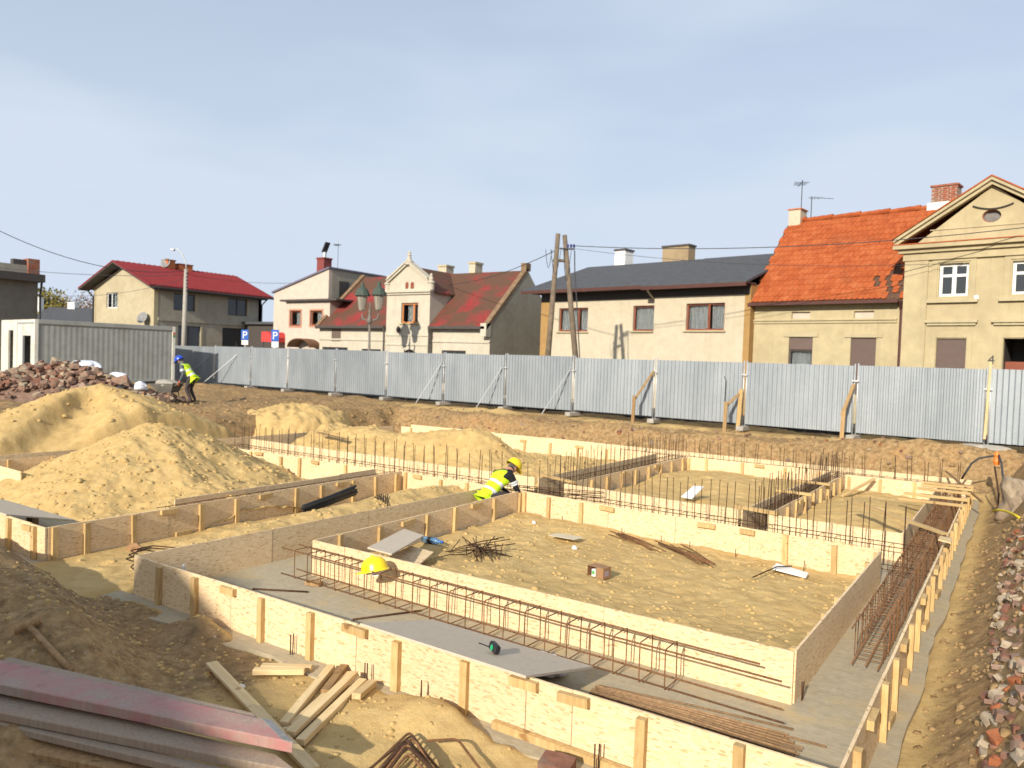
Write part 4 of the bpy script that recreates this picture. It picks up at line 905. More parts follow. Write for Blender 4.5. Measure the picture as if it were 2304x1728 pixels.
# ---- white house with the ornate gable
f4 = FC((-30.7, 33.7), (1, 0))
s0 = f4.px(*A2(440, 800))[0]; s1 = f4.px(*A2(1650, 830))[0]; ze4 = f4.px(*A2(680, 722))[1]
h4 = empty('house', f4.P((s0+s1)/2, 5, S0), 'white one storey house with mossy red roof and ornate gabled bay', 'house')
sid = FC(f4.P(s1, 0, 0)[:2], (0, 1)); tA, zA = sid.px(*A2(1922, 345)); tr = tA; zr4 = zA-.12
g0 = f4.px(*A2(932, 700))[0]; g1 = f4.px(*A2(1238, 700))[0]
holes = [rct(f4, A2, 455, 888, 635, 1150), rct(f4, A2, 735, 902, 872, 1150)]; holeR = [rct(f4, A2, 1305, 912, 1475, 1150)]
m_ = MB(); holed(f4, m_, g1, s1, GZ, ze4, holeR); m_.build('wall', P_WHITE, h4); m_ = MB(); holed(f4, m_, s0, g0, GZ, ze4, holes)
f4.box(m_, s0, s0+.3, .3, 2*tr, GZ, ze4); f4.box(m_, s0, s1, 2*tr-.2, 2*tr, GZ, ze4); m_.build('wall', P_WHITE, h4)
for r in holes+holeR: window(h4, f4, r, FR_DK, mull=(.5,), trans=(.7,))
bw = rct(f4, A2, 527, 750, 590, 845); m_ = MB(); f4.box(m_, bw[0], bw[1], -.03, .03, bw[2], bw[3]); m_.build('wooden_hatch', SHUT, h4)
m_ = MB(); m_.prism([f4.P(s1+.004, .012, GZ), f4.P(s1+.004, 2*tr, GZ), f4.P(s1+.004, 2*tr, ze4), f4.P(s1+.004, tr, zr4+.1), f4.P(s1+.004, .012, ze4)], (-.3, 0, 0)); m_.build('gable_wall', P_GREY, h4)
# roof with parapet copings
m_ = MB(); e_ = -.3; slp = (zr4-ze4)/tr; zee = ze4+.08+slp*e_
def RP(a, t): return f4.P(a, t, ze4+.14+slp*t)
slab(m_, [RP(s0+.1, e_), RP(g0, e_), RP(g0, tr), RP(s0+.1, tr)], .1); slab(m_, [RP(g1, e_), RP(s1-.3, e_), RP(s1-.3, tr), RP(g1, tr)], .1)
slab(m_, [RP(s0+.1, tr), RP(s1-.3, tr), f4.P(s1-.3, 2*tr+.3, ze4), f4.P(s0+.1, 2*tr+.3, ze4)], .1)
gm = (g0+g1)/2; zcn = f4.px(*A2(1080, 500))[1]; zap4 = f4.px(*A2(1100, 300))[1]; tc_ = (zcn-ze4)/slp; tre = min(tr, (zap4-.2-ze4)/slp)
slab(m_, [f4.P(g0-.15, .1, zcn), f4.P(gm, .1, zap4-.1), f4.P(gm, tre, zap4-.1), f4.P(g0-.15, tc_, zcn)], .08); slab(m_, [f4.P(g1+.15, .1, zcn), f4.P(gm, .1, zap4-.1), f4.P(gm, tre, zap4-.1), f4.P(g1+.15, tc_, zcn)], .08)
slab(m_, [RP(g0, tc_-.3), RP(g1, tc_-.3), RP(g1, tr), RP(g0, tr)], .1)
m_.build('roof', R_MOSS, h4)
m_ = MB(); f4.box(m_, s0, g0-.05, -.42, -.28, zee-.1, zee+.05); m_.build('gutter', FR_DK, h4); m_ = MB(); f4.box(m_, g1+.05, s1-.1, -.42, -.28, zee-.1, zee+.05); m_.build('gutter', FR_DK, h4)
m_ = MB(); f4.box(m_, s0, g0, -.12, 0, ze4-.2, ze4); f4.box(m_, s0, g0, -.06, 0, ze4-.34, ze4-.2); f4.box(m_, g1, s1, -.12, 0, ze4-.2, ze4); f4.box(m_, g1, s1, -.06, 0, ze4-.34, ze4-.2)
zs = f4.px(*A2(700, 835))[1]; f4.box(m_, s0, g0, -.06, 0, zs-.05, zs+.05); zs = f4.px(*A2(1430, 850))[1]; f4.box(m_, g1, s1, -.06, 0, zs-.05, zs+.05); m_.build('cornice', P_WHITE, h4)
def coping(a, nm):
    m_ = MB(); m_.prism([f4.P(a, -.35, zee+.1), f4.P(a, tr, zr4+.32), f4.P(a, tr, zr4+.02), f4.P(a, -.35, zee-.15)], (.32, 0, 0)); m_.build(nm, m_cop, h4)
m_cop = simple('weathered_coping', (.20, .13, .075), .9, var=.4, nscale=5)
coping(s0-.05, 'coping'); coping(s1-.3, 'coping')
m_ = MB(); f4.box(m_, s1-.36, s1+.02, -.42, .05, zee-.5, zee+.22); m_.build('kneeler', P_WHITE, h4)
m_ = MB(); f4.box(m_, s1-.34, s1+.02, tr-.25, tr+.25, zr4+.1, zr4+.55); m_.build('ridge_block', m_cop, h4)
# ornate bay
fg = FC((f4.o[0], f4.o[1]-.22), (1, 0)); wb = rct(fg, A2, 1020, 573, 1140, 718); dr = rct(fg, A2, 1030, 905, 1117, 1250); w2 = [rct(fg, A2, 1053, 425, 1073, 472), rct(fg, A2, 1090, 425, 1112, 472)]
m_ = MB(); holed(fg, m_, g0, g1, GZ, zcn, [wb, dr]); m_.add([fg.P(g1, 0, GZ), fg.P(g1, tc_+.3, GZ), fg.P(g1, tc_+.3, zcn), fg.P(g1, 0, zcn)], [(0, 1, 2, 3)]); m_.add([fg.P(g0, 0, GZ), fg.P(g0, tc_+.3, GZ), fg.P(g0, tc_+.3, zcn), fg.P(g0, 0, zcn)], [(0, 1, 2, 3)])
m_.build('bay_wall', P_WHITE, h4)
window(h4, fg, wb, FR_OR, fw=.10, mull=(.70,), curtain=((.25, .7), (.78, .97)), sill=1, sillmat=P_TRIM)
m_ = MB(); n = 12; c0_ = (dr[0]+dr[1])/2; m_.prism([fg.P(dr[0], .17, GZ), fg.P(dr[1], .17, GZ)]+[fg.P(c0_+(dr[1]-dr[0])/2*math.cos(PI*k/n), .17, dr[3]-.25+.25*math.sin(PI*k/n)) for k in range(n+1)], (0, .06, 0)); m_.build('arched_door', FR_DK, h4)
m_ = MB()
for sg in (-1, 1):
    pts = [(c0_, dr[3]+.02)]+[(c0_+sg*(dr[1]-dr[0])/2*math.sin(PI/2*k/8), dr[3]-.25+.25*math.cos(PI/2*k/8)) for k in range(9)]+[(c0_+sg*(dr[1]-dr[0])/2, dr[3]+.02)]
    m_.prism([fg.P(x, .004, z) for x, z in pts], (0, .15, 0))
m_.build('door_arch', P_WHITE, h4)
# gable field (with two little arched windows) and its trims
gz0 = zcn; gl = f4.px(*A2(925, 480))[0]; gr = f4.px(*A2(1262, 480))[0]
m_ = MB(); m_.prism([fg.P(gl+.1, -.02, gz0), fg.P(gr-.1, -.02, gz0), fg.P(gr-.1, -.02, gz0+.5), fg.P(gm+.12, -.02, zap4+.05), fg.P(gm-.12, -.02, zap4+.05), fg.P(gl+.1, -.02, gz0+.5)], (0, .28, 0)); m_.build('gable', P_WHITE, h4)
for r in w2:
    m_ = MB(); c1_ = (r[0]+r[1])/2; hw = (r[1]-r[0])/2; m_.prism([fg.P(r[0], -.045, r[2]), fg.P(r[1], -.045, r[2])]+[fg.P(c1_+hw*math.cos(PI*k/8), -.045, r[3]-.12+.12*math.sin(PI*k/8)) for k in range(9)], (0, .06, 0)); m_.build('attic_window', FR_BR, h4)
for sg, ge in ((1, gl), (-1, gr)):
    m_ = MB()
    for dz, t0, th in ((0, -.16, .14), (.14, -.24, .10)):
        m_.prism([fg.P(ge+sg*.25, t0, gz0+.55+dz), fg.P(gm, t0, zap4-.02+dz), fg.P(gm, t0, zap4-.02+dz+th), fg.P(ge+sg*.25, t0, gz0+.55+dz+th)], (0, -t0+.3, 0))
    m_.build('gable_coping', P_WHITE, h4)
    m_ = MB(); c = ge+sg*.18; m_.lathe(fg.P(c, .05, gz0+.1), [(.19, 0), (.19, .35), (.24, .39), (.24, .46), (.12, .52), (.15, .64), (.07, .75), (.09, .84), (.03, .95)], 12); m_.build('pinnacle', P_WHITE, h4, smooth=False)
m_ = MB(); m_.lathe(fg.P(gm, .0, zap4-.05), [(.26, 0), (.22, .18), (.14, .32), (.11, .5), (.14, .55), (.08, .64), (.10, .72), (.02, .82)], 12); m_.build('finial', P_WHITE, h4)
m_ = MB(); fg.box(m_, g0-.15, g1+.15, -.2, 0, gz0-.02, gz0+.1); fg.box(m_, g0-.08, g1+.08, -.1, 0, gz0-.14, gz0-.02); zs = f4.px(*A2(1080, 805))[1]; fg.box(m_, g0, g1, -.05, 0, zs-.04, zs+.04); m_.build('cornice', P_WHITE, h4); zs -= .55; m_ = MB(); fg.box(m_, g0, g1, -.05, 0, zs-.04, zs+.04); m_.build('string_course', P_WHITE, h4)
m_ = MB(); c = fg.P(f4.px(*A2(1028, 765))[0], -.15, f4.px(*A2(1028, 765))[1]); m_.lathe(c, [(.05, -.2), (.11, -.05), (.12, .08), (.04, .2)], 8); m_.build('wall_lantern', FR_DK, h4)
for a in (g0-.08, g1+.08):
    m_ = MB(); m_.tube([f4.P(a, -.36, zee-.05), f4.P(a, -.3, zee-.4), f4.P(a, -.3, GZ)], .06, 8); m_.build('downpipe', FR_DK, h4)
for (xa, xb, yt, tt) in ((1283, 1340, 305, tr+.6), (1502, 1545, 283, tr+.3)):
    a0 = f4.px(*A2(xa, 340), tt)[0]; a1 = f4.px(*A2(xb, 340), tt)[0]; chimney(h4, f4, a0, a1, tt, tt+.75, zr4-.5, f4.px(*A2(xa, yt), tt)[1], P_CREAM, P_TRIM, .12)

# ---- pale house with lean-to roof
f3 = FC((-41.0, 35.2), (1, 0)); s0 = f3.px(*A2(112, 700))[0]; s1 = f3.px(*A2(500, 600))[0]; zL = f3.px(*A2(112, 505))[1]; zR = f3.px(*A2(492, 330))[1]
h3 = empty('house', f3.P((s0+s1)/2, 5, S0), 'pale pink house with a roof rising to the right and two small windows', 'house')
sd3 = FC(f3.P(s1, 0, 0)[:2], (0, 1)); tb, zb = sd3.px(*A2(890, 392)); tb = min(tb, 16)
m_ = MB(); m_.prism([f3.P(s0, 0, GZ), f3.P(s1, 0, GZ), f3.P(s1, 0, zR), f3.P(s0, 0, zL)], (0, .3, 0)); f3.box(m_, s0, s0+.3, .3, tb, GZ, zL-.1); f3.box(m_, s0+.3, s1, tb-.3, tb, GZ, zL-.1); m_.build('wall', P_PINK, h3)
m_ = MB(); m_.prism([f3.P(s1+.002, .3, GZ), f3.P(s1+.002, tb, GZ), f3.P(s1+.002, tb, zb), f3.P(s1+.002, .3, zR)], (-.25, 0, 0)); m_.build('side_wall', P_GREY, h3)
m_ = MB(); slab(m_, [f3.P(s0-.15, -.12, zL+.12), f3.P(s1+.1, -.12, zR+.12), f3.P(s1+.1, tb+.2, zb+.12), f3.P(s0-.15, tb+.2, zL+.12)], .12); m_.build('roof', simple('blue_grey_flashing', (.14, .13, .17), .6), h3)
fb = FC((f3.o[0], f3.o[1]-1.1), (1, 0)); b0 = fb.px(*A2(200, 640))[0]; b1 = fb.px(*A2(512, 640))[0]; zbt = fb.px(*A2(360, 562))[1]
W3 = [rct(fb, A2, 230, 628, 306, 738), rct(fb, A2, 375, 628, 458, 735)]
m_ = MB(); holed(fb, m_, b0, b1, GZ, zbt, W3); m_.add([fb.P(b1, 0, GZ), fb.P(b1, 1.1, GZ), fb.P(b1, 1.1, zbt), fb.P(b1, 0, zbt)], [(0, 1, 2, 3)]); m_.add([fb.P(b0, 0, GZ), fb.P(b0, 1.1, GZ), fb.P(b0, 1.1, zbt), fb.P(b0, 0, zbt)], [(0, 1, 2, 3)]); m_.build('bay_wall', P_PINK, h3)
for r in W3: window(h3, fb, r, FR_BR, fw=.09, curtain=((.35, .95),))
m_ = MB(); fb.box(m_, b0-.3, b1+.9, -.3, 1.2, zbt, zbt+.12); m_.build('bay_roof', FR_DK, h3)
for r in W3:
    m_ = MB()
    for (x0_, x1_, z0_, z1_) in ((r[0]-.1, r[0], r[2]-.1, r[3]+.1), (r[1], r[1]+.1, r[2]-.1, r[3]+.1), (r[0], r[1], r[3], r[3]+.1), (r[0], r[1], r[2]-.1, r[2])): fb.box(m_, x0_, x1_, -.03, 0, z0_, z1_)
    m_.build('architrave', simple('salmon_trim', (.45, .22, .14), .8) if 'salmon_trim' not in MATS else MATS['salmon_trim'], h3)
a0 = f3.px(*A2(420, 300), .8)[0]; a1 = f3.px(*A2(470, 300), .8)[0]; zt = f3.px(*A2(450, 250), .8)[1]
ch = chimney(h3, f3, a0, a1, .8, 1.5, zR-1.2, zt, simple('oxblood_chimney', (.20, .05, .045), .8), None)
c = f3.P((a0+a1)/2, 1.15, zt); m_ = MB(); m_.lathe(c, [(.13, 0), (.13, .4)], 10); m_.build('flue', GALVT, ch); m_ = MB(); m_.obox((c[0]+.12, c[1], c[2]+.72), (.1, .4, .75), (0, .5, 0)); m_.tube([(c[0], c[1], c[2]+.3), (c[0]+.1, c[1], c[2]+.6)], .04, 6); m_.build('cowl', DARKM, ch)
aw = fb.rect(*A2(225, 825), *A2(380, 885), -.8); m_ = MB(); ax = (aw[0]+aw[1])/2; rw_ = (aw[1]-aw[0])/2; n = 10; arch = [(ax+rw_*math.cos(PI*k/n), aw[2]+(aw[3]-aw[2])*math.sin(PI*k/n)) for k in range(n+1)]
for k in range(n): m_.hexa([fb.P(arch[k][0], -1.0, arch[k][1]-.04), fb.P(arch[k+1][0], -1.0, arch[k+1][1]-.04), fb.P(arch[k+1][0], 0, arch[k+1][1]-.04), fb.P(arch[k][0], 0, arch[k][1]-.04), fb.P(arch[k][0], -1.0, arch[k][1]), fb.P(arch[k+1][0], -1.0, arch[k+1][1]), fb.P(arch[k+1][0], 0, arch[k+1][1]), fb.P(arch[k][0], 0, arch[k][1])])
m_.build('arched_awning', simple('brown_awning', (.17, .085, .045), .7), h3)
p = f3.P(f3.px(*A2(568, 330), 6)[0], 6, zR-1.0); antenna('tv_antenna', 'tall tv antenna behind the pale pink house', p, f3.px(*A2(568, 150), 6)[1]-p[2], 6, 2.6)
m_ = MB(); rr_ = sd3.px(*A2(612, 480)); sd3.box(m_, rr_[0]-.45, rr_[0]+.45, -.03, .05, rr_[1]-1.0, rr_[1]+.55); m_.build('attic_door', FR_DK, h3)

# ---- grey house with red sheet roof
c2 = ondepth(345, 782, 57.0); f2 = FC(c2[:2], (1, 0)); s2 = FC(c2[:2], (0, 1))
gl2 = f2.px(*A1(668, 600))[0]; ze2 = f2.px(*A1(1090, 440))[1]; ap2 = f2.px(*A1(842, 300)); L2 = s2.px(*A1(1858, 650))[0]; ga = gl2/2
h2 = empty('house', f2.P(ga, L2/2, S0), 'grey rendered two storey house with bright red sheet metal roof', 'house')
W2 = [rct(f2, A1, 757, 500, 836, 610)]
m_ = MB(); holed(f2, m_, gl2, 0, GZ, ze2, W2); m_.prism([f2.P(gl2, 0, ze2), f2.P(0, 0, ze2), f2.P(ga, 0, ap2[1]-.2)], (0, .25, 0)); m_.build('gable_wall', P_TAN, h2)
WS = [rct(s2, A1, 1235, 510, 1388, 630), rct(s2, A1, 1620, 545, 1757, 665), rct(s2, A1, 1265, 738, 1425, 905), rct(s2, A1, 1580, 755, 1795, 905)]
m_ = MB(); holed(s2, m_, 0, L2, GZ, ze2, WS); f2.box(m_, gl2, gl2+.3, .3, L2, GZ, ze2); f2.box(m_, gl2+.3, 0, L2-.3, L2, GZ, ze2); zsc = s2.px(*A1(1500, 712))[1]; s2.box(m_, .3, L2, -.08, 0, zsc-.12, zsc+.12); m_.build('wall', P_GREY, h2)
sn = FC(c2[:2], (0, 1))
window(h2, f2, W2[0], FR_W, mull=(.42,), curtain=((.42, .97),))
for r in WS: window(h2, s2, r, FR_DK, mull=(.5,))
for r in WS:
    m_ = MB(); s2.box(m_, r[1]+.02, r[1]+.14, -.04, .02, r[2]-.05, r[3]); m_.build('reveal_strip', P_TRIM, h2)
m_ = MB(); f2.box(m_, -.32, 0.02, -.03, .3, GZ, ze2); m_.build('corner_band', P_TRIM, h2); m_ = MB(); f2.box(m_, gl2-.02, gl2+.3, -.03, .3, GZ, ze2); m_.build('corner_band', P_TRIM, h2)
zov = ze2-(ap2[1]-ze2)/(-ga)*.8; m_ = MB()
slab(m_, [f2.P(.8, -.9, zov+.2), f2.P(ga, -.9, ap2[1]+.2), f2.P(ga, L2+.6, ap2[1]+.2), f2.P(.8, L2+.6, zov+.2)], .1); slab(m_, [f2.P(gl2-.8, -.9, zov+.2), f2.P(ga, -.9, ap2[1]+.2), f2.P(ga, L2+.6, ap2[1]+.2), f2.P(gl2-.8, L2+.6, zov+.2)], .1)
m_.build('roof', R_RED, h2)
m_ = MB()
for k in range(1, 26):
    t_ = -.9+(L2+1.5)*k/26; m_.beam(f2.P(.8, t_, zov+.225), f2.P(ga, t_, ap2[1]+.225), .05, .05)
m_.build('roof_ribs', R_RED, h2)
m_ = MB(); slab(m_, [f2.P(.78, -.88, zov+.09), f2.P(ga, -.88, ap2[1]+.09), f2.P(ga, .0, ap2[1]+.09), f2.P(.78, .0, zov+.09)], .1); slab(m_, [f2.P(gl2-.78, -.88, zov+.09), f2.P(ga, -.88, ap2[1]+.09), f2.P(ga, 0, ap2[1]+.09), f2.P(gl2-.78, 0, zov+.09)], .1); s2.box(m_, 0, L2, -.8, 0, zov-.1, zov+.02); m_.build('soffit', FR_DK, h2)
m_ = MB(); s2.box(m_, -.9, L2+.6, -.95, -.8, zov-.02, zov+.1); m_.build('gutter', FR_DK, h2)
rid = FC(f2.P(ga, 0, 0)[:2], (0, 1))
for (xa, xb, yt) in ((1172, 1226, 268), (1256, 1350, 300)):
    a0 = rid.px(*A1(xa, 320))[0]; a1 = rid.px(*A1(xb, 320))[0]; a1 = min(a1, a0+1.6); chimney(h2, rid, a0, a1, -.4, .4, ap2[1]-.4, rid.px(*A1((xa+xb)/2, yt))[1], ORANGE, FR_BR, .08)
def dish(parent, c, r, dirv, mat):
    dv = Vector(dirv).normalized(); a = dv.cross(Vector((0, 0, 1))).normalized(); b = a.cross(dv); m_ = MB(); vs = [Vector(c)-dv*.12]; fs = []
    for k in range(20): vs.append(Vector(c)+(a*math.cos(2*PI*k/20)+b*math.sin(2*PI*k/20))*r)
    for k in range(20): fs.append((0, 1+k, 1+(k+1) % 20))
    m_.add(vs, fs); m_.tube([Vector(c)-dv*.1, Vector(c)-dv*.5], .03, 6); m_.tube([Vector(c)-b*r*.8, Vector(c)+dv*.4], .015, 5); return m_.build('satellite_dish', mat, parent, smooth=True)
DISH = simple('dish_grey', (.22, .22, .22), .6)
q = f2.px(*A1(1050, 680)); dish(h2, f2.P(q[0], -.45, q[1]), .45, (.3, -1, .4), DISH)
q = rid.px(*A1(1165, 288)); dish(h2, rid.P(q[0], -.2, q[1]), .42, (.4, -1, .4), DISH)
m_ = MB(); m_.tube([f2.P(gl2+.1, -.6, zov), f2.P(gl2+.05, -.1, zov-.5), f2.P(gl2+.05, -.1, GZ)], .06, 6); m_.tube([s2.P(L2-.05, -.85, zov), s2.P(L2-.05, -.12, zov-.5), s2.P(L2-.05, -.12, GZ)], .06, 6); m_.build('downpipe', DARKM, h2)

# ---- dark flat building at the left edge
cl = ondepth(83.5, 772, 50.0); fl = FC((cl[0], cl[1]-16), (0, 1)); zt = ondepth(83.5, 636, 50)[2]
hl = empty('building', (cl[0]-3, cl[1]-8, S0), 'dark grey flat roofed building at the left photo edge', 'building')
m_ = MB(); fl.box(m_, 0, 16, 0, 8, GZ, zt); m_.build('wall', P_DGREY, hl)
zf = zt-.15; m_ = MB(); fl.box(m_, -.3, 16.2, -.55, 8.2, zt+.002, zt+.5); m_.build('roof_edge', FR_DK, hl)
m_ = MB(); fl.box(m_, -.2, 16.0, .1, 8, zt+.5, zt+1.05); m_.build('parapet', P_GREY, hl)
m_ = MB(); fl.box(m_, 15.4, 16.1, 0, .7, zt+.5, zt+1.5); m_.build('chimney', BRICKR, hl)
for k in range(5):
    m_ = MB(); a = 4.2+k*2.6; fl.box(m_, a, a+.8, .2, .6, zt+1.05, zt+1.4); m_.build('roof_vent', FR_DK, hl)
m_ = MB(); m_.tube([fl.P(16.1, -.3, zt), fl.P(16.1, -.1, zt-.8), fl.P(16.1, -.1, GZ)], .07, 6); m_.build('downpipe', DARKM, hl)
# ---- distant low house, dark shed and red awning between the houses
cdp = ondepth(150, 775, 85); fd = FC(cdp[:2], (.83, .556)); a0 = fd.px(70, 700)[0]; a1 = fd.px(222, 700)[0]; zed = fd.px(150, 725)[1]; zrd = fd.px(150, 700)[1]
hd = empty('house', fd.P((a0+a1)/2, 4, S0), 'distant low house with a dark roof left of the grey house', 'house')
m_ = MB(); fd.box(m_, a0, a1, .3, 8, GZ, zed); m_.build('wall', P_DGREY, hd)
m_ = MB(); slab(m_, [fd.P(a0-.4, -.2, zed), fd.P(a1+.4, -.2, zed), fd.P(a1+.4, 4, zrd+.6), fd.P(a0-.4, 4, zrd+.6)], .15); slab(m_, [fd.P(a0-.4, 8.2, zed), fd.P(a1+.4, 8.2, zed), fd.P(a1+.4, 4, zrd+.6), fd.P(a0-.4, 4, zrd+.6)], .15); m_.build('roof', R_DARK, hd)
for xp in (88, 166): a = fd.px(xp, 690, 4)[0]; chimney(hd, fd, a-.5, a+.3, 3.6, 4.4, zrd, zrd+1.7 if xp < 100 else zrd+1.2, FR_W, FR_W)
cs = ondepth(600, 780, 62); fs_ = FC(cs[:2], (1, 0)); hs = empty('shed', fs_.P(0, 3, S0), 'dark low shed in the gap between grey and pale pink houses', 'shed')
zt = fs_.px(600, 730)[1]; m_ = MB(); fs_.box(m_, -4, 3, 0, 5, GZ, zt); m_.build('wall', FR_DK, hs); m_ = MB(); fs_.box(m_, -4.3, 3.3, -.3, 5.3, zt, zt+.2); m_.build('roof', R_DARK, hs)
ca = ondepth(600, 780, 52); fa = FC(ca[:2], (1, 0)); r = fa.rect(588, 746, 612, 769)
m_ = MB(); m_.prism([fa.P(r[0], 0, r[2]), fa.P(r[1], 0, r[2]), fa.P(r[1], 0, r[2]+.3), fa.P((r[0]+r[1])/2+.1, 0, r[3]), fa.P(r[0], 0, r[3])], (0, 2.2, 0))
ra_ = empty('red_awning', fa.P(0, 1, S0), 'red fabric awning peeping over the fence beside the parking sign', 'awning'); m_.build('canopy', simple('red_fabric', (.55, .055, .05), .8), ra_)
m_ = MB(); 
for t_ in (.1, 2.1):
    for a in (r[0]+.1, r[1]-.1): m_.tube([fa.P(a, t_, GZ), fa.P(a, t_, r[2])], .04, 6)
m_.build('frame', DARKM, ra_)
# added unseen shadow caster, house-like; roof outline shaped to shade the lower left corner
shade_caster = empty('house', (-14, -14, S0), 'unseen house shaped shadow caster added behind the camera to shade the lower left', 'house')
m_ = MB(); m_.box(-24.5, -1.7, -17, -10.3, GZ, 3.4); m_.build('wall', P_CREAM, shade_caster)
prof = [(-26, 3.4), (-2.8, 3.4), (-3.3, 6.15), (-4.5, 6.57), (-6.66, 7.03), (-7.75, 7.60), (-8.45, 7.64), (-8.75, 7.08), (-26, 7.02)]  # silhouette drawn from the wanted shadow edge
m_ = MB(); m_.prism([(x+1.5, -10.2, z) for x, z in prof], (0, -6.9, 0)); m_.build('roof', R_DARK, shade_caster)

# ------------------------------------------------------------------ poles, lamps, signs, wires
POLEW = simple('weathered_pole', (.155, .12, .085), .9, var=.35, nscale=4, bmp=.4); CABLE = simple('cable_black', (.05, .05, .055), .7)
WHITEP = simple('white_plastic', (.72, .72, .70), .5, var=.1); BLUE = simple('sign_blue', (.015, .10, .42), .45, var=.05); BLACKP = simple('black_plastic', (.018, .018, .02), .45, var=.3)
def gpt(px, D):   # point on the street under pixel column px at depth D
    hor = 810+.0344*(px-1152); return ondepth(px, hor+(CAM[2]-S0)/D*FPX, D)
top = Vector(ondepth(1263, 529, 30)); bl = Vector(gpt(1222, 30.0)); br = Vector(gpt(1308, 30.0))
ap = empty('utility_pole', tuple((bl+br)/2), 'A shaped pair of weathered timber utility poles before the cream house', 'utility pole')
sd = (br-bl).normalized()
for s_, b in ((-1, bl), (1, br)): MB().tube([b-Vector((0, 0, .3)), top+sd*s_*.13+Vector((0, 0, .05 if s_ < 0 else 0))], [.125, .09], 12).build('pole', POLEW, ap, smooth=True)
MB().tube([top-sd*.3+Vector((0, 0, -1.0)), top+sd*.3+Vector((0, 0, -1.0))], .06, 8).build('cross_brace', POLEW, ap)
MB().beam(top+sd*.05+Vector((0, -.15, -.55)), top+sd*.62+Vector((0, -.15, -.55)), .06, .06).build('bracket', DARKM, ap)
INS = simple('insulator_blue', (.05, .06, .2), .3)
for k in range(3): MB().lathe(tuple(top+sd*(.35+.12*k)+Vector((0, -.15, -.50))), [(.03, 0), (.05, .04), (.035, .07), (.05, .1), (.03, .14)], 8).build('insulator', INS, ap)
MB().tube([top+sd*.62+Vector((0, -.15, -.6)), top+sd*.66+Vector((0, -.15, -1.5)), top+sd*.8+Vector((0, -.2, -2.6)), br+Vector((0, -.2, 1.6))], .022, 6).build('down_cable', CABLE, ap)
for k, (o1, o2, dz) in enumerate(((-.25, -.5, -1.2), (-.3, .1, -1.6), (.2, .5, -2.0))):
    MB().tube([top+sd*(o1+(o2-o1)*i/8)+Vector((0, -.18, -.6+dz*math.sin(PI*i/8)*.6)) for i in range(9)], .012, 5).build('loose_cable', CABLE, ap)
def wire(label, p, q, sag, r=.018):
    p = Vector(p); q = Vector(q); m_ = MB().tube([p.lerp(q, i/16)-Vector((0, 0, sag*4*(i/16)*(1-i/16))) for i in range(17)], r, 5)
    return tag(m_.build('overhead_wire', CABLE, base=tuple(p), smooth=True), label, 'wire')
att = top+sd*.5+Vector((0, -.15, -.42))
wire('overhead wire from the split timber pole to the right past the orange roof', att, ondepth(2330, 509, 24), .35, .015)
wire('thin lower overhead wire right of the split timber pole crossing the ochre wing', att-Vector((0, 0, .1)), ondepth(2400, 575, 25), .5, .008)
wire('overhead wire from the split timber pole down to the red roof ridge', top+Vector((0, 0, -.5)), ondepth(1010, 640, 46), .3, .016)
# concrete street lamp
D = 48; b = Vector(gpt(411, D)); t0 = Vector(ondepth(418.5, 606, D)); L = empty('street_lamp', tuple(b), 'slim grey concrete street lamp before the grey house', 'street lamp')
MB().tube([b-Vector((0, 0, .3)), t0], [.17, .11], 10).build('post', CONC, L, smooth=True)
hd_ = Vector(ondepth(386, 561, D)); arm = [t0-Vector((0, 0, .3)), t0+Vector((0, 0, .35)), t0.lerp(hd_, .3)+Vector((0, 0, .62)), t0.lerp(hd_, .62)+Vector((0, 0, .52)), t0.lerp(hd_, .8)+Vector((0, 0, .2))]
MB().tube(arm, .035, 8).build('arm', GALVT, L, smooth=True)
m_ = MB(); dv = (hd_-arm[-1]); m_.beam(arm[-1], hd_+dv*.2, .22, .13); m_.build('lamp_head', GALVT, L, bevel=.03)
m_ = MB()
for k in range(6): m_.obox(t0-Vector((0, 0, .25+.22*k)), (.34, .1, .08))
m_.build('cable_clamps', DARKM, L)
wire('long sagging overhead wire at the upper left', ondepth(-40, 500, 40), t0-Vector((0, 0, .1)), .9, .02)
wire('nearly level overhead wire left of the grey house', ondepth(-40, 598, 45), t0-Vector((0, 0, .35)), .25, .015)
wire('thin wire in front of the grey house gable, lower left', ondepth(84, 662, 49), t0-Vector((0, 0, .55)), .5, .012)
wire('thin wire from the street lamp to the pale pink house', t0-Vector((0, 0, .3)), ondepth(700, 634, 58), .3, .012)
# twin lantern lamp post
D = 41; cx = 831.6; b = Vector(gpt(cx-2, D)); L = empty('lantern_lamp_post', tuple(b), 'ornate twin lantern lamp post in front of the mossy red roof', 'street lamp')
def lp(x, y): return Vector(ondepth(*A2(x, y), D))
PIP = simple('lamp_iron', (.17, .15, .13), .6, var=.2); CAPG = simple('lamp_green_cap', (.055, .075, .06), .7)
m_ = MB(); f0 = lp(795, 715); m_.tube([b, f0], [.09, .055], 10); m_.lathe(tuple(b), [(.2, 0), (.2, .5), (.12, .6), (.12, 1.0), (.09, 1.1)], 10); m_.lathe(tuple(f0), [(.06, -.1), (.16, .1), (.10, .3), (.05, .5), (.08, .62), (.03, .9), (.05, 1.0), (.01, 1.1)], 10); m_.build('post', PIP, L, smooth=True)
m_ = MB()
for s_, xx in ((-1, 742), (1, 857)):
    e = lp(xx, 650); m_.tube([f0, f0.lerp(e, .35)+Vector((0, 0, -.05)), f0.lerp(e, .85)+Vector((0, 0, -.22)), e+Vector((0, 0, -.15)), e], .045, 8)
m_.build('arms', PIP, L, smooth=True)
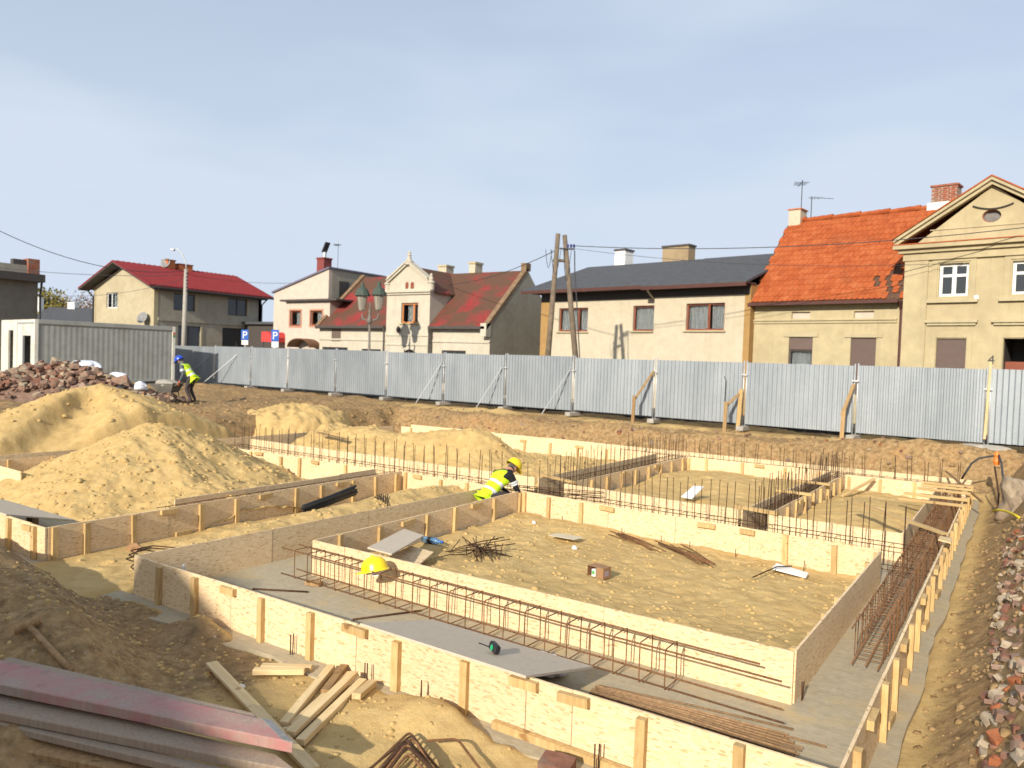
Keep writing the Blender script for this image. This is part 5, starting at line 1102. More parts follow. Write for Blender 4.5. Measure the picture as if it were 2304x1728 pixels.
for xx, yy in ((740, 632), (858, 628)):
    p = lp(xx, yy); m_ = MB(); m_.lathe(tuple(p), [(.10, 0), (.16, .05), (.30, .82)], 8); lg = m_.build('lantern', simple('lantern_glass', (.30, .27, .22), .3) if 'lantern_glass' not in MATS else MATS['lantern_glass'], L)
    m_ = MB(); m_.lathe((p.x, p.y, p.z+.82), [(.44, 0), (.42, .06), (.26, .36), (.12, .48), (.10, .6), (.02, .78)], 10); m_.build('cap', CAPG, lg, smooth=False)
    m_ = MB()
    for k in range(6): m_.tube([p+Vector((.15*math.cos(k*PI/3), .15*math.sin(k*PI/3), .05)), p+Vector((.30*math.cos(k*PI/3), .30*math.sin(k*PI/3), .82))], .014, 4)
    m_.build('frame', PIP, lg)
# parking signs
for i, (cx, y0, y1, y2, D) in enumerate(((551.5, 742, 765, 775, 46), (619.5, 742, 768, 781, 44))):
    b = Vector(gpt(cx, D)); S_ = empty('parking_sign', tuple(b), ('blue parking sign in front of the grey house', 'blue parking sign left of the pale pink house')[i], 'sign', 'parking signs')
    ptop = Vector(ondepth(cx, y0, D)); pm = Vector(ondepth(cx, y1, D)); pb = Vector(ondepth(cx, y2, D)); nv = Vector((-_f[0], -_f[1], 0)).normalized(); rv_ = Vector((_r0[0], _r0[1], 0)); rz = math.atan2(rv_.y, rv_.x)
    MB().tube([b, ptop], .035, 8).build('pole', GALVT, S_)
    c = (ptop+pm)/2+nv*.05; m_ = MB(); m_.obox(c, (.44, .02, (ptop-pm).length), (0, 0, rz)); m_.build('sign_plate', BLUE, S_, bevel=.004)
    text('letter_p', 'P', .62, c+nv*.013+Vector((0, 0, -.03)), (PI/2, 0, rz), WHITEP, S_)
    c = (pm+pb)/2+nv*.05-Vector((0, 0, .02)); m_ = MB(); m_.obox(c, (.40, .02, (pm-pb).length), (0, 0, rz)); m_.build('info_plate', WHITEP, S_, bevel=.004)

# ------------------------------------------------------------------ site container
CONW = simple('container_white', (.62, .61, .54), .55, var=.08, dirt=(.5, .47, .38)); CONG = simple('container_grey_green', (.29, .30, .28), .6, var=.1, nscale=3, dirt=(.23, .23, .21))
fc = FC((-37.4, 16.7), (.146, .989)); CL = 6.4; CW = 2.6; z0c, z1c = 1.14, 4.03
C = empty('site_container', fc.P(CL/2, CW/2, z0c), 'pale grey site container behind the brick rubble', 'container')
m_ = MB(); n = 26; prof = []
for k in range(n):
    for f_, dd in ((0, .0), (.3, .0), (.5, .007), (.8, .007)): prof.append((.14+(CL-.28)*(k+f_)/n, dd))
prof.append((CL-.14, 0)); vs = []; fs = []
for a, dd in prof: vs += [fc.P(a, .05-dd, z0c+.16), fc.P(a, .05-dd, z1c-.2)]
for k in range(len(prof)-1): fs.append((2*k, 2*k+2, 2*k+3, 2*k+1))
m_.add(vs, fs); m_.build('corrugated_side', CONG, C)
for nm, bx_ in (('corner_post', (0, .15, 0, .15, z0c, z1c)), ('corner_post', (CL-.15, CL, 0, .15, z0c, z1c)), ('top_rail', (.15, CL-.15, 0, .12, z1c-.2, z1c)), ('bottom_rail', (.15, CL-.15, 0, .12, z0c, z0c+.16)), ('roof', (.02, CL-.02, .122, CW-.02, z1c-.1, z1c-.03)), ('far_end', (CL-.1, CL-.05, .15, CW, z0c+.1, z1c-.1)), ('back_side', (.1, CL-.1, CW-.08, CW-.03, z0c+.1, z1c-.1)), ('floor', (.02, CL-.02, .12, CW-.1, z0c+.02, z0c+.12))):
    m_ = MB(); fc.box(m_, *bx_); m_.build(nm, CONW if nm in ('corner_post', 'roof') else CONG, C, bevel=.01)
fe = FC(fc.P(0, CW, 0)[:2], -fc.n)   # end wall, seen from the camera side: d runs to the right
op = [fe.rect(158/3.16, 500+805/3.16, 217/3.16, 500+1100/3.16)]
op = [(max(o[0], .1), min(o[1], CW-.12), max(o[2], z0c+.12), o[3]) for o in op]
m_ = MB(); holed(fe, m_, .0, CW-.001, z0c, z1c, op, -.002, .08); m_.build('end_wall', CONW, C)
m_ = MB(); o_ = op[0]; fe.box(m_, o_[0], o_[0]+.1, .02, .07, o_[2], o_[3]); fe.box(m_, o_[0]+.1, o_[0]+.14, -.03, .05, o_[2], o_[3]); m_.build('door_frame', GALVT, C)
m_ = MB(); fe.box(m_, .85, .88, -.02, 0, z0c+.1, z1c-.15); fe.box(m_, .1, CW-.1, -.025, 0, z1c-.2, z1c-.12); m_.build('panel_joint', GALVT, C)
m_ = MB(); fc.box(m_, CL-.13, CL-.03, -.012, -.002, z1c-.42, z1c-.30); m_.build('sticker', simple('sticker_red', (.5, .1, .05), .5), C); m_ = MB(); fc.box(m_, CL-.13, CL-.03, -.012, -.002, z1c-.55, z1c-.44); m_.build('sticker', simple('sticker_green', (.04, .25, .06), .5), C)

# neighbouring container, only its white end shows
fcb = FC(fc.P(.0, CW+.05, 0)[:2], fc.d); C2 = empty('site_container', fcb.P(CL/2, CW/2, z0c), 'white container end with a dark doorway at the left photo edge', 'container')
m_ = MB(); fcb.box(m_, .05, CL, .0, CW, z0c+.05, z1c-.05); 
for nm, bx_ in (('roof', (.0, CL, .0, CW, z1c-.12, z1c)), ('back_side', (.1, CL, CW-.05, CW, z0c, z1c-.12)), ('side', (.1, CL, 0, .05, z0c, z1c-.12)), ('floor', (.02, CL, .05, CW-.05, z0c, z0c+.12)), ('far_end', (CL-.05, CL, .05, CW-.05, z0c+.12, z1c-.12))):
    m_ = MB(); fcb.box(m_, *bx_); m_.build(nm, CONW, C2)
feb = FC(fcb.P(0, CW, 0)[:2], -fcb.n); m_ = MB(); ob = (1.2, 2.0, z0c+.12, z1c-.5); holed(feb, m_, 0, CW-.001, z0c, z1c-.12, [ob], -.002, .08); m_.build('end_wall', CONW, C2)
# ------------------------------------------------------------------ rubble
RB = [simple('rubble_brick_red', (.215, .10, .066), .95, var=.4, nscale=9, bmp=.6, rv=.3, dirt=(.22, .175, .14), dscale=4), simple('rubble_brick_pale', (.27, .165, .115), .95, var=.35, nscale=9, bmp=.6, rv=.25, dirt=(.23, .19, .155), dscale=4),
      simple('rubble_mortar', (.36, .29, .205), .95, var=.35, nscale=12, bmp=.7, rv=.2), simple('rubble_orange', (.33, .115, .05), .95, var=.35, nscale=9, bmp=.6, rv=.2)]
def chunk_mesh(seed, mat, rough_=.25, asp=(1, .6, .42)):
    r = random.Random(seed); bm = bmesh.new(); bmesh.ops.create_cube(bm, size=1.0)
    bmesh.ops.subdivide_edges(bm, edges=bm.edges[:], cuts=1, use_grid_fill=True)
    for v in bm.verts:
        k = rough_*(1.25 if (abs(v.co.x)+abs(v.co.y)+abs(v.co.z)) > 1.2 else .6)
        v.co += Vector((r.uniform(-k, k), r.uniform(-k, k), r.uniform(-k, k)))*.5
        v.co.x *= asp[0]; v.co.y *= asp[1]; v.co.z *= asp[2]
    bmesh.ops.smooth_vert(bm, verts=bm.verts[:], factor=.32, use_axis_x=True, use_axis_y=True, use_axis_z=True)
    bmesh.ops.triangulate(bm, faces=bm.faces[:]); me = bpy.data.meshes.new('broken_brick'); bm.to_mesh(me); bm.free(); me.materials.append(mat); return me
CH = [[chunk_mesh(100*i+j, m, .12 if j % 2 else .24, ((1, .55, .34), (1, .8, .55), (1, .62, .3), (1, .7, .6))[j % 4]) for j in range(6)] for i, m in enumerate(RB)]
def rubble(n, posf, label, group, size, wts, seed, keep=9999, core=None):
    r = random.Random(seed); rest = MB(); cntk = 0
    for k in range(n):
        p = posf(r)
        if p is None: continue
        cntk += 1
        if cntk > keep:
            mi = r.choices(range(4), wts)[0]; s = r.uniform(*size)*.8; me = r.choice(CH[mi]); q = Euler((r.uniform(-.5, .5), r.uniform(-.5, .5), r.uniform(0, 6.28))).to_matrix(); rest.cm = mi
            rest.add([Vector(p[:3])+q@(v.co*s) for v in me.vertices], [tuple(f.vertices) for f in me.polygons]); continue
        mi = r.choices(range(4), wts)[0]; s = r.uniform(*size)*(1 if r.random() < .85 else 1.5)
        o = link('broken_brick', r.choice(CH[mi]), None, p[:3], (r.uniform(-.5, .5), r.uniform(-.5, .5), r.uniform(0, 6.28)), (s, s, s)); tag(o, label, 'brick', group)
    if rest.v: tag(rest.build('rubble', RB), core, 'rubble', kind='stuff')
A_ = Vector(gpt(-40, 27.5)); B_ = Vector(gpt(378, 25.8)); ab = B_-A_; abn = Vector((-ab.y, ab.x, 0)).normalized()
def heapz(u): return float(np.interp(u, [0, .12, .3, .5, .62, .72, .85, 1], [.95, 1.2, 1.75, 1.95, 1.6, 1.15, .7, .2]))*.72
def pos_left(r):
    u = r.uniform(0, 1); v = r.gauss(-.35, .8); h = heapz(u)*max(0, 1-abs(v)/2.0)
    if h <= .02: return None
    p = A_+ab*u+abn*v; return (p.x, p.y, S0+.08+h*r.uniform(.86, 1.0))
hm = MB(); cs_ = []
for i in range(25):
    for j in range(9):
        u = i/24; v = -2.1+4.2*j/8; p = A_+ab*u+abn*v; cs_.append((p.x, p.y, S0-.12+heapz(u)*max(0, 1-abs(v)/2.0)))
hm.add(cs_, [(i*9+j, (i+1)*9+j, (i+1)*9+j+1, i*9+j+1) for i in range(24) for j in range(8)])
tag(hm.build('rubble_core', simple('rubble_dust', (.20, .125, .09), .95, var=.5, nscale=8, bmp=.6), base=tuple((A_+B_)/2)), 'dusty core of the brick rubble heap before the container', 'rubble', kind='stuff')
rubble(620, pos_left, 'broken brick in the rubble heap before the site container', 'broken bricks heaped before the container', (.17, .36), (.30, .50, .20, .0), 5, 185, 'smaller brick fragments filling the rubble heap before the container')
# white sacks and black sheeting on the rubble
def lump(name, label, c, size, mat, seed, rot=0, cat='sack', sub=3, amp=.25):
    bm = bmesh.new(); bmesh.ops.create_icosphere(bm, subdivisions=sub, radius=.5); r = random.Random(seed); off = r.uniform(0, 50)
    for v in bm.verts:
        n_ = float(vnoise(v.co.x*3.1+off+v.co.z*2, v.co.y*3.1-v.co.z*1.7, seed))+.5*float(vnoise(v.co.x*8+off, v.co.y*8+v.co.z*7, seed+3)); v.co *= 1+amp*n_*2
        v.co.x *= size[0]; v.co.y *= size[1]; v.co.z *= size[2]
        if v.co.z < -.2*size[2]: v.co.z = -.2*size[2]
    me = bpy.data.meshes.new(name); bm.to_mesh(me); bm.free(); me.materials.append(mat)
    return tag(link(name, me, None, c, (0, 0, rot)), label, cat)
FOIL = simple('white_foil', (.70, .71, .76), .4, var=.12, nscale=5, spec=.5)
def lpx(x, y, D): return tuple(ondepth(*A1(x, y), D))
lump('plastic_sack', 'white plastic sack at the top of the brick rubble, left one', lpx(465, 1040, 27.0), (.9, .6, .5), FOIL, 3); lump('plastic_sack', 'large crumpled white sack crowning the brick rubble', lpx(600, 1025, 27.0), (1.1, .6, .4), FOIL, 8, .5)
lump('plastic_sack', 'white plastic sack sliding down the right end of the brick rubble', lpx(835, 1105, 26.5), (.95, .5, .35), FOIL, 15, .2); lump('plastic_sack', 'small white sack low in the rubble near the wheelbarrow', lpx(1000, 1175, 25.8), (.5, .4, .35), FOIL, 21)
sh = MB(); nX, nY = 24, 10; vs = []
pA = Vector(lpx(300, 1385, 25.4)); pB = Vector(lpx(900, 1200, 25.4)); pC = Vector(lpx(420, 1160, 26.4)); pD = Vector(lpx(880, 1140, 26.2))
for j in range(nY):
    for i in range(nX):
        u, v = i/(nX-1), j/(nY-1); p = (pA*(1-u)+pB*u)*(1-v)+(pC*(1-u)+pD*u)*v
        vs.append(p+Vector((0, 0, .12*float(vnoise(u*9, v*5, 61))))+Vector((-_f[0], -_f[1], 0))*(.25*math.sin(v*PI)+.35*float(vnoise(u*7, v*6, 63))))
sh.add(vs, [(j*nX+i, j*nX+i+1, (j+1)*nX+i+1, (j+1)*nX+i) for j in range(nY-1) for i in range(nX-1)])
tag(sh.build('black_sheeting', BLACKP, base=tuple(pA), smooth=True), 'crumpled black plastic sheeting between sand mound and brick rubble', 'sheeting')
lumber('dark_board', 'dark broken board sticking up left of the brick rubble', lpx(-10, 1150, 28), lpx(75, 1050, 28), .5, .05, TIMBO, 'board')
lumber('steel_beam', 'dark steel section lying under the container edge beside the worker', lpx(1020, 1142, 32), lpx(1225, 1130, 34), .12, .1, DARKM, 'beam')
# right hand bank of rubble
def pos_right(r):
    y = 4.4+10*r.random()**1.5; x = -.12+abs(r.gauss(0, .36)) if r.random() < .75 else r.uniform(.2, 2.8)
    return (x, y, terr1(x, y)+r.uniform(-.05, .02))
rubble(800, pos_right, 'broken brick on the rubble bank at the right photo edge', 'broken bricks on the right bank', (.06, .165), (.26, .26, .40, .08), 9, 100, 'small brick and mortar fragments scattered over the right bank')
def pos_back(r):
    x = r.uniform(-19, 1); y = r.uniform(21.2, 23.3); return (x, y, terr1(x, y)+r.uniform(-.02, .03))
rubble(160, pos_back, '', '', (.06, .20), (.40, .25, .25, .1), 12, 0, 'small stones and brick bits on the far brown bank')
# big concrete lumps, hose and marker at the far right
LUMP = simple('dirty_concrete', (.27, .21, .145), .95, var=.4, nscale=3, bmp=.6, dirt=(.17, .115, .07), dscale=2.2)
lump('concrete_lump', 'big broken concrete lump with dirt at the far right corner', (.02, 17.6, .35), (.7, .9, .95), LUMP, 33, .3, 'concrete', 4, .42)
lump('concrete_lump', 'dirt covered lump behind the right trench corner', (.42, 15.6, .45), (.7, .9, .7), LUMP, 37, .9, 'concrete', 4, .45)
lump('concrete_lump', 'pale flat concrete slab piece before the right end of the fence', tuple(ondepth(2215, 1010, 19.5)), (1.3, .5, .25), CONC, 41, -.1, 'concrete', 3, .2)
def hose(name, label, pts, r, mat): return tag(MB().tube([Vector(p) for p in pts], r, 8).build(name, mat, base=tuple(pts[0]), smooth=True), label, 'hose')
def g8(x, y, D): return tuple(ondepth(1850+x/4.872, 960+y/4.872, D))
hose('cable', 'black cable arching up from the pit corner to the marker', [g8(1530, 570, 17.5), g8(1580, 490, 17.3), g8(1640, 400, 17.2), g8(1720, 345, 17.1), g8(1880, 320, 17)], .022, CABLE)
hose('cable', 'black cable hanging down from the orange marker', [g8(1930, 300, 17), g8(1965, 400, 16.6), g8(1985, 600, 16), g8(1995, 750, 15.5)], .022, CABLE)
hose('cable', 'thin rusty rod standing in front of the concrete lump', [g8(1890, 440, 16.2), g8(1915, 600, 15.9), g8(1935, 740, 15.7), g8(1925, 890, 15.2)], .018, RUSTD)
hose('yellow_hose', 'bright yellow hose lying by the right bank', [g8(1870, 925, 14.2), g8(1930, 910, 14), g8(2030, 930, 13.6), g8(2110, 965, 13.2), g8(2165, 1000, 12.9)], .022, simple('yellow_rubber', (.55, .42, .02), .5))
m_ = MB(); m_.lathe(g8(1910, 420, 17), [(.05, 0), (.075, .08), (.05, .17), (.06, .22), (.03, .30)], 10); tag(m_.build('orange_marker', simple('orange_plastic', (.75, .20, .03), .5), base=g8(1910, 420, 17)), 'orange plastic marker cap on top of the concrete lump', 'marker')
lumber('rake_handle', 'pale slanting pole at the far right corner of the trench', g8(1360, 490, 18), g8(1760, 830, 15.5), .04, .04, TIMBO, 'pole')

# ------------------------------------------------------------------ trees far left
def leafmat(name, c): return simple(name, c, .9, var=.45, nscale=1.2, rv=.0)
def tree(label, base, h, rad, crown, mat, nleaf, seed, bare=False):
    r = random.Random(seed); root = empty('tree', base, label, 'tree', 'far trees beyond the low house'); b = Vector(base); m_ = MB(); tips = []
    m_.tube([b, b+Vector((.1, 0, h*.35)), b+Vector((.0, .1, h*.75))], [h*.022, h*.017, h*.006], 7)
    for k in range(16 if bare else 10):
        z = h*r.uniform(.28, .72); a = r.uniform(0, 6.28); l = rad*r.uniform(.5, 1.05); s = b+Vector((0, 0, z)); e = s+Vector((math.cos(a)*l, math.sin(a)*l, h*r.uniform(.12, .34)))
        m_.tube([s, s.lerp(e, .5)+Vector((0, 0, -.1)), e], [h*.008, h*.005, h*.002], 5); tips.append(e)
        for q in range(7 if bare else 2):
            f = s.lerp(e, r.uniform(.3, .95)); g_ = f+Vector((r.uniform(-1, 1), r.uniform(-1, 1), r.uniform(.3, 1.5)))*h*.11; m_.tube([f, g_], [h*.0032, h*.0012], 4); tips.append(g_)
    m_.build('trunk', TIMBO, root)
    c = MB()
    for k in range(nleaf):
        t_ = r.choice(tips); p = t_+Vector((r.gauss(0, 1), r.gauss(0, 1), r.gauss(0, 1)))*crown; s = r.uniform(.10, .24)*(1 if not bare else .7)
        d1 = Vector((r.gauss(0, 1), r.gauss(0, 1), r.gauss(0, 1))).normalized()*s; d2 = d1.cross(Vector((r.gauss(0, 1), r.gauss(0, 1), r.gauss(0, 1)))).normalized()*s*.7
        c.add([p-d1, p+d2, p+d1, p-d2], [(0, 1, 2, 3)])
    c.build('crown', mat, root)
LY = leafmat('spring_leaf_yellow', (.20, .17, .035)); LG = leafmat('spring_leaf_green', (.14, .15, .045)); LB = leafmat('bud_brown', (.17, .11, .075))
tree('yellow green spring tree beside the dark flat building', tuple(gpt(112, 105)), 9.3, 2.3, .55, LY, 2600, 1); tree('thin green tree, second from the dark flat building', tuple(gpt(140, 112)), 8.2, 2.4, .6, LG, 1300, 2)
tree('bare reddish tree left of the grey house gable', tuple(gpt(186, 100)), 8.4, 2.6, .5, LB, 900, 3, True); tree('bare tree close to the grey house gable', tuple(gpt(208, 108)), 7.8, 2.2, .5, LB, 700, 4, True)
tree('low green shrub like tree between the spring tree and the bare trees', tuple(gpt(160, 120)), 7.6, 2.0, .7, LG, 1200, 6)

# ------------------------------------------------------------------ people
SKIN = simple('skin', (.42, .22, .15), .6, var=.1); TROU = simple('dark_trousers', (.055, .042, .042), .9, var=.25); BLACKC = simple('black_sleeve', (.012, .012, .014), .85, var=.2); GREYC = simple('grey_sleeve', (.10, .115, .13), .85, var=.2)
LIME = simple('hi_vis_lime', (.52, .75, .02), .75, var=.06, nscale=5); REFL = simple('reflective_band', (.60, .62, .64), .4, var=.06); HAIR = simple('hair_grey', (.16, .14, .125), .8); BOOT = simple('boot_leather', (.05, .035, .025), .7)
YHELM = simple('yellow_helmet', (.80, .58, .01), .30, var=.03, spec=.5); BHELM = simple('blue_helmet', (.01, .06, .45), .3, var=.04, spec=.5); GLOVE = simple('orange_glove', (.75, .13, .03), .8)
def skin_mesh(name, vd, edges, root, sub=2):
    me = bpy.data.meshes.new(name); names = list(vd); ix = {n: i for i, n in enumerate(names)}
    me.from_pydata([vd[n][:3] for n in names], [(ix[a], ix[b]) for a, b in edges], [])
    o = bpy.data.objects.new(name, me); col.objects.link(o); m = o.modifiers.new('s', 'SKIN'); m.use_smooth_shade = True
    for n in names:
        sv = me.skin_vertices[0].data[ix[n]]; r = vd[n][3]; sv.radius = r if isinstance(r, tuple) else (r, r); sv.use_root = (n == root)
    s = o.modifiers.new('d', 'SUBSURF'); s.levels = s.render_levels = sub
    dg = bpy.context.evaluated_depsgraph_get(); out = bpy.data.meshes.new_from_object(o.evaluated_get(dg)); bpy.data.objects.remove(o)
    out.materials.clear(); return out
def paint(me, mats, fn):
    for m in mats: me.materials.append(m)
    for p in me.polygons: p.material_index = fn(p.center)
    me.polygons.foreach_set('use_smooth', [True]*len(me.polygons)); return me
def helmet_mesh(mat):
    m_ = MB(); n = 20; prof = [(.158, .0), (.150, .045), (.138, .085), (.112, .122), (.07, .148), (.025, .158)]; vs = []; fs = []
    for (r, z) in prof:
        for k in range(n): a = 2*PI*k/n; vs.append((r*1.05*math.cos(a), r*.86*math.sin(a), z))
    for i in range(len(prof)-1):
        for k in range(n): fs.append((i*n+k, i*n+(k+1) % n, (i+1)*n+(k+1) % n, (i+1)*n+k))
    fs.append(tuple((len(prof)-1)*n+k for k in range(n))); m_.add(vs, fs)
    vs = []; fs = []                       # brim, longer at the front, with a lip
    for q in range(3):
        for k in range(n):
            a = 2*PI*k/n; ex = (.018+.055*max(0, math.cos(a))**2)*(0, .6, 1)[q]; vs.append(((.158+ex)*1.05*math.cos(a), (.158+ex*.6)*.86*math.sin(a), (.004, .0, -.016)[q]))
    for i in range(2):
        for k in range(n): fs.append((i*n+k, i*n+(k+1) % n, (i+1)*n+(k+1) % n, (i+1)*n+k))
    m_.add(vs, fs)
    m_.beam((-.13, 0, .10), (.0, 0, .166), .03, .012); m_.beam((0, 0, .166), (.125, 0, .105), .03, .012)
    for s in (-1, 1): m_.beam((-.10, s*.045, .115), (.09, s*.045, .128), .014, .012)
    return m_.mesh('helmet', mat, smooth=True)
def person(label, loc, yaw, J, sleeve, helm, headtilt, hands_mat=None, vest_r=1.14, stripes=((.08, .2), (.45, .57)), vestext=()):
    root = empty('person', loc, label, 'person', rz=yaw); R_ = lambda n: J[n]
    E_ = [('hip', 'sp1'), ('sp1', 'sp2'), ('sp2', 'chest'), ('chest', 'neck'), ('neck', 'head'), ('head', 'crown'), ('head', 'nose')]
    for s in 'LR': E_ += [('chest', 'sh'+s), ('sh'+s, 'el'+s), ('el'+s, 'wr'+s), ('wr'+s, 'palm'+s), ('hip', 'hj'+s), ('hj'+s, 'kn'+s), ('kn'+s, 'an'+s), ('an'+s, 'toe'+s)]
    me = skin_mesh('body', J, E_, 'hip', 2)
    segs = [(a, b) for a, b in E_]
    def reg(c):
        best = None; bd = 9
        for a, b in segs:
            pa, pb = Vector(J[a][:3]), Vector(J[b][:3]); d = pb-pa; t_ = max(0, min(1, (c-pa).dot(d)/d.length_squared)); q = (c-(pa+d*t_)).length-(.5*(J[a][3] if not isinstance(J[a][3], tuple) else J[a][3][0]))
            if q < bd: bd = q; best = (a, b)
        a, b = best
        if a in ('neck', 'head') or b in ('head', 'nose'): return 0
        if b == 'neck' and (c-Vector(J['neck'][:3])).length < .085: return 0
        if a[:2] == 'wr': return 0 if hands_mat is None else 3
        if a[:2] in ('hj', 'kn') or b[:2] == 'hj': return 1
        if a[:2] == 'an': return 4
        return 2
    paint(me, [SKIN, TROU, sleeve, hands_mat or SKIN, BOOT], reg); body = link('body', me, root)
    # fingers: five unequal, bent chains rooted in each palm
    for s in 'LR':
        w_, p_ = Vector(J['wr'+s][:3]), Vector(J['palm'+s][:3]); d = (p_-w_).normalized(); sd_ = d.cross(Vector((0, 0, 1))); sd_ = sd_.normalized() if sd_.length > .1 else Vector((0, 1, 0)); dn = sd_.cross(d).normalized()
        if dn.z > 0: dn = -dn
        m_ = MB()
        for k, (off, ln) in enumerate(((-.032, .068), (-.011, .082), (.011, .078), (.031, .062))):
            b = p_+sd_*off+d*.02; m_.tube([b, b+d*ln*.5+dn*.006, b+d*ln*.8+dn*.03, b+d*ln*.85+dn*.055], [.0095, .009, .0085, .007], 7)
        sg = 1 if s == 'L' else -1; b = w_.lerp(p_, .45)+sd_*sg*.03; m_.tube([b, b+sd_*sg*.03+d*.025, b+sd_*sg*.035+d*.055+dn*.02], [.012, .011, .009], 7)
        o = link('fingers', m_.mesh('fingers', hands_mat or SKIN, smooth=True), root)
    V = {k: (*J[k][:3], (J[k][3][0]*vest_r, J[k][3][1]*vest_r) if isinstance(J[k][3], tuple) else J[k][3]*vest_r) for k in ('hip', 'sp1', 'sp2', 'chest')}
    up = (Vector(J['chest'][:3])-Vector(J['sp2'][:3])).normalized(); hipv = Vector(J['hip'][:3]); spd = Vector(J['chest'][:3])-hipv
    for s in 'LR': q = Vector(J['chest'][:3]).lerp(Vector(J['sh'+s][:3]), .88)+up*.015; V['v'+s] = (*q, .098)
    lo = hipv-spd.normalized()*.05; V['low'] = (*lo, V['hip'][3])
    vm = skin_mesh('vest', V, [('low', 'hip'), ('hip', 'sp1'), ('sp1', 'sp2'), ('sp2', 'chest'), ('chest', 'vL'), ('chest', 'vR')], 'hip', 3)
    def vr(c):
        u_ = (c-hipv).dot(spd)/spd.length_squared
        return 1 if any(a < u_ < b for a, b in stripes) else 0
    paint(vm, [LIME, REFL], vr); link('vest', vm, root)
    for s in 'LR':      # sleeve bands
        a, b = Vector(J['sh'+s][:3]), Vector(J['el'+s][:3]); d = (b-a).normalized(); rr = J['el'+s][3]*1.25 if not isinstance(J['el'+s][3], tuple) else .06
        for f in (.42, .58):
            c = a.lerp(b, f); MB().tube([c-d*.016, c+d*.016], rr*1.18, 12).build('sleeve_band', REFL, None); o = bpy.data.objects[-1] if False else None
    return root, body
def worker_parts(root, J, helm, tilt):
    h = Vector(J['head'][:3]); c = Vector(J['crown'][:3]); ax = (c-h).normalized()
    o = link('helmet', helmet_mesh(helm), root, tuple(h+ax*.045)); fwd = Vector((1, 0, 0)); fwd = (fwd-ax*fwd.dot(ax)).normalized(); sd_ = ax.cross(fwd); o.rotation_euler = Matrix((fwd, sd_, ax)).transposed().to_euler()
    # hair fringe below the helmet, ears and eyes
    m_ = MB()
    for k in range(9):
        a = PI*.55+PI*.9*k/8; p = h+fwd*.095*math.cos(a)+sd_*.088*math.sin(a)+ax*.02; m_.tube([p+ax*.03, p-ax*.05], [.012, .008], 6)
    link('hair', m_.mesh('hair', HAIR, smooth=True), root)
    for s in (-1, 1):
        m_ = MB(); p = h+sd_*s*.088+ax*-.01; m_.obox(tuple(p), (.045, .02, .065)); link('ear', m_.mesh('ear', SKIN, bevel=.008), root)
        m_ = MB(); p = h+fwd*.088+sd_*s*.035+ax*.012; m_.obox(tuple(p), (.012, .024, .012)); link('eye', m_.mesh('eye', HAIR, bevel=.004), root)
def mkJ(hip, sp1, sp2, chest, neck, head, crown, nose, sh, el, wr, palm, hj, kn, an, toe):
    J = dict(hip=(*hip, (.155, .13)), sp1=(*sp1, (.15, .125)), sp2=(*sp2, (.165, .13)), chest=(*chest, (.17, .13)), neck=(*neck, .062), head=(*head, (.088, .092)), crown=(*crown, .07), nose=(*nose, .018))
    for s, sg in (('L', 1), ('R', -1)):
        for n, p, r in (('sh', sh, .078), ('el', el, .052), ('wr', wr, .036), ('palm', palm, (.040, .022)), ('hj', hj, .105), ('kn', kn, .072), ('an', an, .05), ('toe', toe, (.045, .035))):
            q = p[0] if (isinstance(p[0], tuple) and s == 'L') else (p[1] if isinstance(p[0], tuple) else p)
            J[n+s] = (q[0], q[1]*sg, q[2], r)
    return J
J1 = mkJ((0, 0, .40), (.12, 0, .53), (.24, 0, .65), (.37, 0, .75), (.49, 0, .815), (.57, 0, .865), (.63, 0, .935), (.665, 0, .81), (.36, .225, .745), (.46, .29, .50), (.62, .20, .36), (.70, .17, .32), (0, .11, .36), (.34, .17, .42), (.06, .16, .085), (.24, .17, .045))
p1 = (-8.16, 11.50, .0); y1 = R(72)
w1, b1 = person('worker in yellow helmet and lime vest crouching between the shuttering boards', p1, y1, J1, BLACKC, YHELM, 0)
worker_parts(w1, J1, YHELM, 0)
J2 = mkJ((-.05, 0, .93), (.06, 0, 1.05), (.17, 0, 1.17), (.28, 0, 1.30), (.37, 0, 1.41), (.45, 0, 1.49), (.50, 0, 1.57), (.555, 0, 1.45), (.26, .20, 1.29), (.16, .25, 1.03), (.26, .27, .80), (.30, .27, .73), (-.05, .1, .90), (.10, .13, .50), (-.10, .13, .10), (.09, .14, .05))
b2 = gpt(429, 27.0); p2w = (float(b2[0]), float(b2[1]), terr1(b2[0], b2[1])+.02); y2 = R(180+33.8-8)
w2_, bb2 = person('worker in blue helmet and lime vest bending over the wheelbarrow', p2w, y2, J2, GREYC, BHELM, 0, GLOVE)
worker_parts(w2_, J2, BHELM, 0)
# stray sleeve bands belong to their wearer
bands = [o for o in bpy.data.objects if o.name.startswith('sleeve_band')]
for i, o in enumerate(bands): o.parent = w1 if i < len(bands)//2 else w2_

